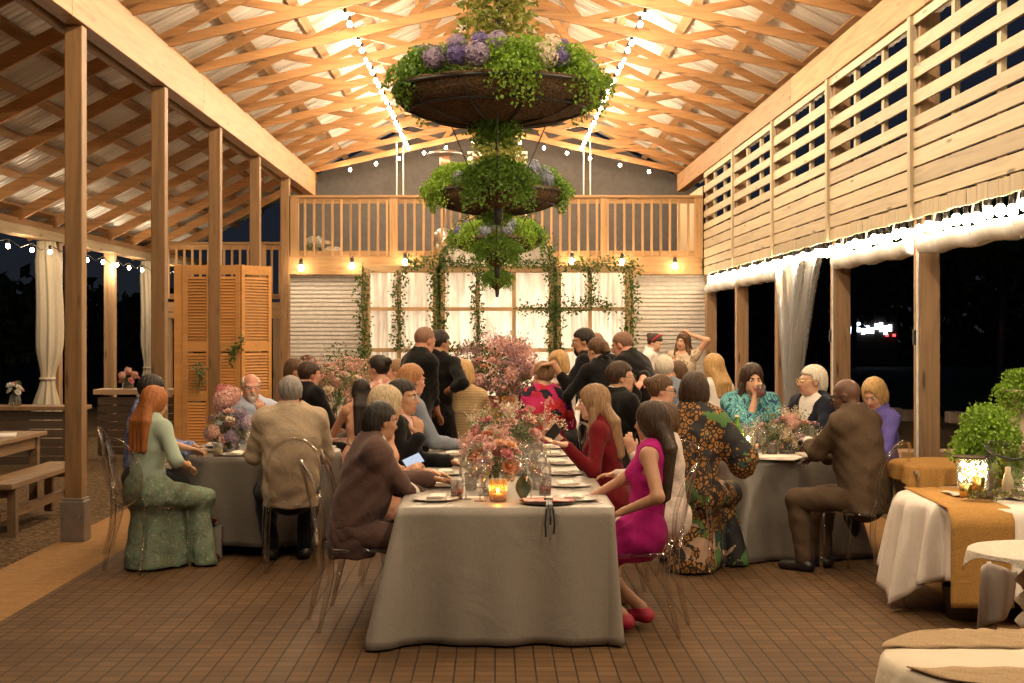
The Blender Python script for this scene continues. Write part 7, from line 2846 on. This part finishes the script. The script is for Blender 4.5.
PEOPLE = [
    # ---- long table, near side to far, open side
    dict(label='man in mauve brown jacket leaning on the long table, back turned, dark slicked hair', px=381, y=403, d=8.12, yaw=74, hyaw=58, lean=0.24, hp=0.12,
         skin='tan', hair=('medium', 'black'), wear=suit('brown_jacket', tail=0.16, pants='brown_jacket'), bulk=1.08,
         rh=dict(p=(420, 496, 8.32, 0), pole=(0.5, -0.2, -1), curl=0.6), lh=(-0.15, 0.5, 0.80), chair='clear acrylic chair of the man in the mauve brown jacket'),
    dict(label='woman with ash blonde bob in a peach top, phone in hand, behind the mauve jacket', px=387, y=388, d=8.85, yaw=86, hyaw=80, lean=0.12, hp=0.2, fem=True,
         skin='light', hair=('bob', 'ash'), wear=gown('peach'), rh=dict(p=(404, 474, 8.72, 0), dir=(0.1, 0.75, 0.55), pn=(0.3, -0.5, 0.6), curl=0.9, pole=(0.5, -0.3, -1)),
         watch=('R', 'gold'), chair='clear acrylic chair of the blonde bob woman'),
    dict(label='dark haired man in black jacket and pink shirt with hand at his mouth', px=403, y=380, d=9.55, yaw=82, hyaw=103, lean=0.05, hp=0.05,
         skin='olive', hair=('short', 'black'), wear=suit('black', 'pinkshirt'), twist=15,
         rh=dict(p=(419, 437, 9.35, 0), dir=(-0.25, 0.0, 1.0), pn=(0.9, 0.4, 0.1), curl=0.8, pole=(0.3, 0.3, -1)), watch=('R', 'steel'), chair='clear acrylic chair of the man in the pink shirt'),
    dict(label='ginger haired man in slate blue shirt sitting below the black shirted server', px=412, y=365, d=11.2, yaw=68, hyaw=52, lean=0.08,
         skin='ruddy', hair=('medium', 'ginger'), wear=shirt('slateshirt', 'brown'), bulk=1.05, chair='clear acrylic chair of the ginger haired man'),
    # ---- long table, other side
    dict(label='woman in fuchsia sleeveless dress with long dark hair, back turned, at the table end', px=651, y=403, d=7.98, yaw=-74, hyaw=-58, lean=-0.12, hp=0.1, fem=True,
         skin='tan', hair=('long', 'dark', 0.42), wear=gown('fuchsia', 0.0, shoes='redshoe'), lh=dict(p=(622, 512, 7.78, 0), curl=0.5, pole=(-0.5, -0.7, -0.4)), rh=(0.1, 0.35, 0.70),
         lf=(-0.10, 0.11, 0.10), rf=(0.07, 0.03, 0.11), chair='clear acrylic chair of the woman in fuchsia'),
    dict(label='woman in white lace with raised hand, hidden behind the fuchsia dress', px=662, y=418, d=8.75, yaw=-88, hyaw=-80, lean=0.05, fem=True,
         skin='light', hair=('bob', 'brown'), wear=gown('lace', 0.95), lh=dict(p=(632, 452, 8.55, 0), dir=(0, 0.3, 1), pn=(-1, 0.2, 0), curl=0.7, pole=(-0.2, -0.2, -1))),
    dict(label='young woman in wine red dress with long fair hair, in profile, holding a phone', px=593, y=386, d=9.35, yaw=-80, hyaw=-88, lean=0.16, hp=0.12, fem=True,
         skin='fair', hair=('long', 'lightbrown', 0.36, 'front'), wear=gown('wine', 0.95), lh=dict(p=(566, 445, 9.05, 0), dir=(0.1, 0.9, 0.15), pn=(0, 0.1, -1), curl=0.35, pole=(-0.3, -0.2, -1)),
         rh=dict(p=(560, 440, 9.5, 0), dir=(0, 0.8, 0.5), pn=(0.6, 0.3, 0.6), curl=0.9, pole=(0.3, -0.2, -1)), chair='clear acrylic chair of the woman in wine red'),
    dict(label='dark haired man with glasses in black suit, in profile facing the slatted wall', px=621, y=362, d=11.55, yaw=66, hyaw=84, lean=0.03, hp=0.02,
         skin='light', hair=('short', 'dark'), glasses='dark', wear=suit('black'), chair='clear acrylic chair of the man with glasses'),
    # ---- table beside the mint dress
    dict(label='copper haired woman in mint top and long green print skirt, seen from behind', px=155, y=388, d=10.0, yaw=36, hyaw=46, lean=0.06, hp=0.25, fem=True,
         skin='light', hair=('long', 'auburn', 0.34), wear=gown('mint', 0.52, 'knit', True, 'fern_print'), rh=dict(p=(188, 466, 10.05, 0), curl=0.7, pole=(0.7, -0.5, -0.6)),
         lh=(-0.1, 0.5, 0.80), watch=('R', 'gold'), chair='clear acrylic chair of the copper haired woman, legs shining'),
    dict(label='man in blue gingham shirt behind the copper haired woman', px=152, y=376, d=10.85, yaw=84, hyaw=70, lean=0.10, hp=0.25,
         skin='tan', hair=('short', 'black'), wear=shirt('check_blue'), chair='clear acrylic chair of the man in blue gingham'),
    dict(label='bald man with white beard and light blue shirt facing the camera', px=251, y=374, d=12.15, yaw=172, hyaw=162, lean=0.08, hp=0.12,
         skin='ruddy', hair=('fringe', 'white'), beard='white', wear=shirt('blueshirt'), bulk=1.08,
         lh=dict(p=(263, 415, 11.85, 0), dir=(0.3, 0.2, 0.9), pn=(-0.3, 0.9, 0.2), curl=0.9, pole=(-0.5, -0.2, -1)), rh=(0.2, 0.38, 0.80), chair='clear acrylic chair of the bald bearded man'),
    dict(label='grey haired man in oatmeal blazer, seen from behind at the round table', px=290, y=377, d=10.05, yaw=-12, hyaw=-16, lean=0.12, hp=0.08,
         skin='ruddy', hair=('short', 'grey'), wear=suit('beige_jacket', tail=0.12, pants='navy'), bulk=1.12, chair='clear acrylic chair of the man in the oatmeal blazer'),
    # ---- table beside the checked suit
    dict(label='woman with dark brown bob in jungle print tunic, seen from behind', px=695, y=374, d=9.85, yaw=22, hyaw=26, lean=0.12, hp=0.08, fem=True,
         skin='tan', hair=('bob', 'dark', 0.02), wear=dict(top=G['jungle'], kind='loose', sleeve=0.8, skirt=G['jungle'], long=True, shoes=G['leather']), bulk=1.12,
         rh=dict(p=(0.30, 0.36, 0.80)), chair='clear acrylic chair of the woman in jungle print'),
    dict(label='woman with glasses and pinned up brown hair in pink, in profile', px=662, y=376, d=10.75, yaw=82, hyaw=92, lean=0.06, fem=True,
         skin='fair', hair=('bun', 'brown'), glasses='dark', wear=gown('pink', 0.6, 'knit'), chair='clear acrylic chair of the woman with glasses'),
    dict(label='woman with long brown hair in turquoise print drinking from a tumbler', px=752, y=365, d=12.05, yaw=176, hyaw=172, lean=0.08, hp=0.18, fem=True,
         skin='light', hair=('long', 'dark', 0.24, 'front'), wear=dict(top=G['teal_print'], kind='loose', sleeve=0.62, pants=G['dgrey'], shoes=G['leather']),
         rh=dict(p=(-0.01, 0.19, 1.13), dir=(-0.1, 0.15, 1.0), pn=(0.5, 0.9, 0.1), curl=1.0, pole=(0.5, 0.1, -1)), chair='clear acrylic chair of the woman in turquoise print'),
    dict(label='white haired man in navy suit and dark tie, in profile before the post', px=812, y=366, d=11.55, yaw=-118, hyaw=-98, lean=0.02, hp=0.0,
         skin='light', hair=('medium', 'white'), glasses='gold', wear=suit('navy', 'whiteshirt', 'tieblack'), chair='clear acrylic chair of the white haired man'),
    dict(label='bald man with glasses in brown checked suit, three quarter back view', px=846, y=380, d=9.72, yaw=-46, hyaw=-62, lean=0.16, hp=0.28,
         skin='dark', glasses='dark', brow='black', wear=suit('brown_check', tail=0.12), bulk=1.12, lh=dict(p=(808, 441, 10.05, 0), curl=0.8, pole=(-0.7, -0.4, -0.6)),
         chair='clear acrylic chair of the man in the brown checked suit'),
    dict(label='woman with short wavy blonde hair and violet blouse looking down', px=874, y=381, d=10.75, yaw=-112, hyaw=-140, lean=0.10, hp=0.45, fem=True,
         skin='light', hair=('wavy', 'blonde'), wear=shirt('purple')),
    # ---- second long table
    dict(label='woman with golden bob in ribbed tan dress, back to the camera', px=463, y=361, d=13.15, yaw=6, hyaw=10, lean=0.05, fem=True,
         skin='light', hair=('bob', 'blonde', 0.10), wear=gown('ribbed', 0.6, 'knit'), bulk=1.08, chair='clear acrylic chair of the golden bob woman'),
    dict(label='woman in red poppy print dress with pinned fair hair, back to the camera', px=543, y=362, d=12.95, yaw=4, hyaw=-30, lean=0.04, fem=True,
         skin='fair', hair=('up', 'lightbrown'), wear=gown('poppy', 0.7, 'knit'), bulk=1.18, chair='clear acrylic chair of the woman in poppy print'),
    dict(label='fair haired woman in white shirt behind the stretched arm of the server', px=558, y=352, d=14.9, yaw=-125, hyaw=-150, lean=0.05, fem=True,
         skin='fair', hair=('bob', 'blonde'), wear=shirt('whiteshirt')),
    dict(label='woman with dark pinned hair in rosy print, left of the standing servers', px=378, y=356, d=13.75, yaw=-62, hyaw=-58, lean=0.05, fem=True,
         skin='light', hair=('bun', 'black'), wear=gown('rosy', 0.5, 'knit')),
    dict(label='short haired guest in pink between the dark bun and the servers', px=396, y=360, d=14.4, yaw=-78, hyaw=-84, lean=0.05,
         skin='fair', hair=('short', 'lightbrown'), wear=shirt('pink')),
    # ---- far table near the white siding
    dict(label='woman with very long black hair in peach, back to the camera', px=361, y=380, d=12.55, yaw=-18, hyaw=-14, lean=0.06, fem=True,
         skin='tan', hair=('long', 'black', 0.38), wear=gown('peach', 0.0)),
    dict(label='woman with brown hair in tan top, in profile by the white siding', px=296, y=359, d=14.5, yaw=78, hyaw=84, lean=0.06, fem=True,
         skin='light', hair=('medium', 'brown'), wear=gown('tan', 0.9, 'knit')),
    dict(label='dark haired man in black suit at the far table, back turned', px=310, y=362, d=13.55, yaw=48, hyaw=58, lean=0.14,
         skin='ruddy', hair=('short', 'dark'), wear=suit('black')),
    dict(label='guest half hidden behind the couple by the white siding', px=309, y=356, d=15.5, yaw=110, hyaw=110, lean=0.05,
         skin='light', hair=('short', 'brown'), wear=shirt('charcoal')),
    # ---- far table on the slatted side
    dict(label='grey haired man in blue jacket, back turned, by the slatted side', px=664, y=356, d=13.75, yaw=6, hyaw=10, lean=0.05,
         skin='light', hair=('short', 'white'), wear=suit('slateshirt')),
    dict(label='brown haired guest just behind the grey haired man in blue', px=677, y=362, d=15.9, yaw=-150, hyaw=-120, lean=0.1, fem=True,
         skin='light', hair=('bob', 'brown'), wear=shirt('charcoal')),
    dict(label='woman with long blonde hair and white top, back turned, by the siding corner', px=713, y=355, d=14.2, yaw=-38, hyaw=-30, lean=0.04, fem=True,
         skin='light', hair=('long', 'blonde', 0.26), wear=shirt('whiteshirt')),
    # ---- standing
    dict(label='server with shaved head in black shirt standing by the ginger haired man', px=425, y=328, d=12.4, yaw=58, hyaw=48, lean=0.12, hp=0.3, stand=True,
         skin='ruddy', hair=('buzz', 'stubble'), wear=shirt('black', 'black', 0.72), bulk=1.1, rh=dict(p=(437, 412, 12.55, 0), pole=(0.6, -0.6, -0.1), curl=0.5)),
    dict(label='second server in black, black hair, behind the shaved server', px=440, y=331, d=13.0, yaw=30, hyaw=55, lean=0.05, hp=0.2, stand=True,
         skin='tan', hair=('short', 'black'), wear=shirt('black', 'black', 0.72), rh=dict(p=(446, 392, 12.9, 0), curl=0.9, pole=(0.6, -0.4, -0.4))),
    dict(label='bearded server in black stretching his arm over the guests', px=583, y=329, d=13.1, yaw=-72, hyaw=-88, lean=0.12, hp=0.15, stand=True,
         skin='tan', hair=('short', 'black'), beard='black', wear=shirt('black', 'black', 0.72), lh=dict(p=(553, 364, 12.85, 0), dir=(0, 1, -0.1), pn=(0, 0, 1), curl=0.6, pole=(-0.2, -0.1, -1)),
         rh=dict(p=(562, 385, 13.35, 0), curl=0.6)),
    dict(label='server with brown ponytail in black bending over the table', px=597, y=339, d=12.3, yaw=-28, hyaw=-40, lean=0.34, hp=0.3, stand=True, fem=True,
         skin='light', hair=('pony', 'brown', 0.14), wear=shirt('black', 'black', 0.85), lh=dict(p=(570, 396, 12.6, 0), curl=0.6, pole=(-0.6, -0.4, -0.3))),
    dict(label='bald server in black shirt stooping beside the ponytailed server', px=622, y=333, d=12.95, yaw=-50, hyaw=-60, lean=0.45, hp=0.35, stand=True,
         skin='ruddy', hair=('buzz', 'stubble'), wear=shirt('black', 'black', 0.72), bulk=1.12, rh=dict(p=(640, 398, 12.3, 0), pole=(0.6, -0.5, -0.1), curl=0.5)),
    dict(label='bald guest almost hidden behind the ponytailed server', px=596, y=333, d=15.6, yaw=-150, hyaw=-150, lean=0.05, stand=True,
         skin='ruddy', hair=('buzz', 'stubble'), wear=shirt('black', 'black')),
    dict(label='dark haired girl with red headband in black and white by the siding', px=655, y=335, d=18.0, yaw=105, hyaw=118, lean=0.18, hp=0.45, stand=True, fem=True,
         skin='fair', hair=('bun', 'dark'), wear=shirt('whiteshirt', 'black', 0.5), headband=plain('red headband', (0.45, 0.03, 0.04), 0.6)),
    dict(label='woman in blossom print dress with raised arm before the white siding', px=683, y=333, d=18.2, yaw=205, hyaw=215, lean=0.02, stand=True, fem=True, hroll=-8,
         skin='light', hair=('long', 'brown', 0.34, 'front'), wear=gown('blossom', 0.15, 'dress', True), lh=dict(p=(-0.10, 0.02, 1.62), dir=(0.5, 0, 0.4), pn=(-0.4, 0, 1), curl=0.5, pole=(-1, 0.2, 0.1))),
]
import time as _t
_t0 = _t.time()
for P in PEOPLE:
    person(P)
print('people built in %.1f s' % (_t.time() - _t0))


def held(P, q, name, label, cat, build):
    """a thing held in the fist of that person: placed at the palm"""
    t, a_ = P['_hand'][q]
    sv = np.cross(a_['hd'], a_['pn'])
    c = a_['w'] + a_['hd'] * 0.085 - a_['pn'] * 0.030
    w = rotz(-R(P['yaw'])) @ c + np.array(t.location)
    o = build()
    tag(o, label, cat)
    o.location = w
    return o


def by(s):
    return [P for P in PEOPLE if s in P['label']][0]


def phone(rz, ry, rx=0):
    t = empty('phone', (0, 0, 0))
    MB().box((0, 0, 0), (0.072, 0.008, 0.148)).build('case', M['black'], t, bevel=0.004)
    MB().box((0, -0.0046, 0), (0.064, 0.001, 0.136)).build('screen', emit('phone screen', (0.75, 0.85, 1.0), 0.8), t)
    t.rotation_euler = (rx, ry, rz)
    return t


o = held(by('ash blonde bob'), 'R', 'phone', 'lit phone held by the blonde bob woman over the long table', 'phone', lambda: phone(R(-25), R(52), R(-62)))
o.location = at(413, 461, 8.85)
o = held(by('wine red dress'), 'R', 'phone', 'phone held by the woman in wine red', 'phone', lambda: phone(R(150), R(-50), R(-20)))
o.location = at(553, 433, 9.45)
tum = copy_tree(GLASSES[('tumbler', 'drink_red')])
for k_ in ('group',):
    if k_ in tum:
        del tum[k_]
tag(tum, 'tumbler of red drink raised to the lips of the woman in turquoise', 'glass')
tum.location = at(760, 396, 11.83)
tum.rotation_euler = (R(35), 0, 0)
# ================================================================== LAMPS
WARM = (1.0, 0.775, 0.51)
BULB_ME = MB().ball((0, 0, 0), (0.028, 0.028, 0.034), 12, 8)
_b = BULB_ME.build('bulb', M['bulb'], smooth=True)
BULB_DATA = _b.data
bpy.data.objects.remove(_b)
SOCK = MB().lathe([(0.016, 0.03), (0.018, 0.035), (0.018, 0.075), (0.008, 0.085)], 10)
_b = SOCK.build('socket', M['black'], smooth=True)
SOCK_DATA = _b.data
bpy.data.objects.remove(_b)
NL = [0]


def lamp(p, watts, r=0.035, color=WARM):
    l = bpy.data.lights.new('string_lamp', 'POINT')
    l.energy = watts
    l.color = color
    l.shadow_soft_size = r
    o = bpy.data.objects.new('string_lamp', l)
    col.objects.link(o)
    o.location = p
    NL[0] += 1
    return o


def festoon(label, pts, every, watts, sag=0.06, sock=True, scale=1.0, off=0, cab_mat='cable'):
    """pts: bulb positions along the cable"""
    o0 = Vector(pts[0])
    t = empty('festoon_string', o0, 0, label, 'string lights')
    cab = []
    for i, p in enumerate(pts):
        p = Vector(p) - o0
        cab.append(p + Vector((0, 0, 0.09 * scale)))
        if i + 1 < len(pts):
            nx = Vector(pts[i + 1]) - o0
            cab.append((p + nx) / 2 + Vector((0, 0, 0.09 * scale - sag)))
    MB().tube(cab, 0.006, 5, cap=False).build('cable', M[cab_mat], t)
    for i, p in enumerate(pts):
        b = bpy.data.objects.new('bulb', BULB_DATA)
        col.objects.link(b)
        b.parent = t
        b.location = Vector(p) - o0
        b.scale = (scale, scale, scale)
        s = bpy.data.objects.new('socket', SOCK_DATA)
        col.objects.link(s)
        s.parent = b
        if watts and (i + off) % every == 0:
            lamp(Vector(p) + Vector((0, 0, -0.06)), watts, 0.05)
    return t


for sx, nm in ((-1, 'on the open side'), (1, 'on the slatted wall side')):
    pts = [(sx * 1.55, 2.0 + 0.47 * k, 4.93 + 0.012 * math.sin(k * 2.3)) for k in range(51)]
    festoon('long string of warm bulbs running under the trusses ' + nm, pts, 3, LW['main'], sag=0.03)
pp = [(350, 171), (376, 162), (399, 160), (424, 152), (446, 144), (473, 137), (520, 137), (544, 141), (567, 149), (590, 157), (620, 165), (649, 172)]
festoon('spaced bulbs following the far gable truss', [(xat(x, 25.48), 25.48, 5.29 - 0.226 * abs(xat(x, 25.48)) - 0.15) for x, y in pp], 2, LW['gable'], sag=0.02)
pts = [(W + 0.045, 5.0 + 0.225 * k, 2.475 + 0.015 * math.sin(k * 1.9)) for k in range(78)]
festoon('dense bright string of bulbs along the foot of the slatted wall', pts, 4, LW['wall'], sag=0.01, scale=1.35, cab_mat='white_paint')
pp = [(-40, 242), (8, 246), (32, 250), (50, 252), (87, 260), (103, 262), (117, 265), (129, 268), (142, 270), (160, 272), (178, 275)]
pts = [at(x, y, -6.08 * F / (x - CX)) for x, y in pp]
festoon('string of bulbs under the low outer eave beam', pts, 2, LW['eave'], sag=0.08)
bl = ['first bare bulb under the balcony, nearest the stair landing', 'second bare bulb under the balcony, above the first ivy post',
      'third bare bulb under the balcony, over the first cloth screen', 'fourth bare bulb under the balcony, over the last cloth screen',
      'fifth bare bulb under the balcony, over the last ivy post', 'bare bulb under the balcony by the slatted wall']
for i, (x, y) in enumerate(((301, 268), (352, 266), (405, 262), (572, 261), (622, 262), (675, 266))):
    p = at(x, y, 22.58)
    t = empty('bare_bulb', p, 0, bl[i], 'bulb', 'bare bulbs under the balcony')
    b = bpy.data.objects.new('bulb', BULB_DATA)
    col.objects.link(b)
    b.parent = t
    b.scale = (1.6, 1.6, 1.6)
    MB().lathe([(0.02, 0.045), (0.03, 0.05), (0.03, 0.12), (0.012, 0.14)], 12).build('socket', M['black'], t, smooth=True)
    MB().tube([(0, 0, 0.13), (0, 0.06, 0.15)], 0.012, 6).build('bracket', M['black'], t)
    lamp(p + Vector((0, -0.05, 0)), LW['balc'], 0.04)
# lamps standing behind the cloth screens
for px, w in ((400, 0.62), (472, 1.0), (520, 1.0), (592, 1.35)):
    for z in (0.9, 2.0):
        lamp((xat(px, 23.4), 23.5, z), LW['screen'] * w, 0.12, (1.0, 0.80, 0.58))
lamp((0.1, 23.2, 2.95), LW['screen'] * 0.35, 0.1, (1.0, 0.80, 0.58))
# point lights over the deck, in front of the gable wall
for x in (-2.2, 2.2):
    lamp((x, 25.9, 4.2), LW['deck'], 0.06)
# candles
for px, d, z, w in ((498, 7.83, TZ + 0.07, 1), (253, 10.72, TZ + 0.12, 2.2), (748, 10.62, TZ + 0.13, 2.5), (343, 13.95, TZ + 0.15, 3), (973, 8.75, zA + 0.14, 3.0)):
    lamp((xat(px, d), d, z), LW['candle'] * w, 0.02, (1.0, 0.6, 0.26))

# night sky
wd = bpy.data.worlds.new('night sky')
sc.world = wd
wd.use_nodes = True
nt = wd.node_tree
nt.nodes.clear()
wo = N(nt, 'ShaderNodeOutputWorld')
bg = N(nt, 'ShaderNodeBackground')
tc = N(nt, 'ShaderNodeTexCoord')
sp = N(nt, 'ShaderNodeSeparateXYZ')
nt.links.new(tc.outputs['Generated'], sp.inputs[0])
c = ramp(nt, sp.outputs['Z'], [(0.0, (0.012, 0.014, 0.017)), (0.12, (0.010, 0.013, 0.022)), (0.5, (0.006, 0.009, 0.020))])
nt.links.new(c, bg.inputs['Color'])
bg.inputs['Strength'].default_value = LW['sky']
nt.links.new(bg.outputs[0], wo.inputs['Surface'])

# ================================================================== CAMERA
cam = bpy.data.cameras.new('camera')
cam.sensor_width = 36.0
cam.lens = F / 1024.0 * 36.0
cam.shift_x = (512.0 - CX) / 1024.0
cam.shift_y = -(341.5 - CY) / 1024.0
cam.clip_start = 0.05
cam.clip_end = 500
co = bpy.data.objects.new('camera', cam)
col.objects.link(co)
co.location = (0, 0, H)
co.rotation_euler = (math.pi / 2, 0, 0)
sc.camera = co
vs_ = sc.view_settings
sc.display_settings.display_device = 'sRGB'
vs_.view_transform = 'Standard'
vs_.look = 'None'
vs_.exposure = LW['exposure']
vs_.gamma = 1.0
vs_.use_curve_mapping = False
try:
    sc.cycles.use_denoising = True
    sc.cycles.max_bounces = 10
    sc.cycles.transparent_max_bounces = 24
    sc.cycles.sample_clamp_indirect = 4.0
    sc.cycles.caustics_reflective = False
    sc.cycles.caustics_refractive = False
    sc.cycles.use_light_tree = True
except Exception:
    pass
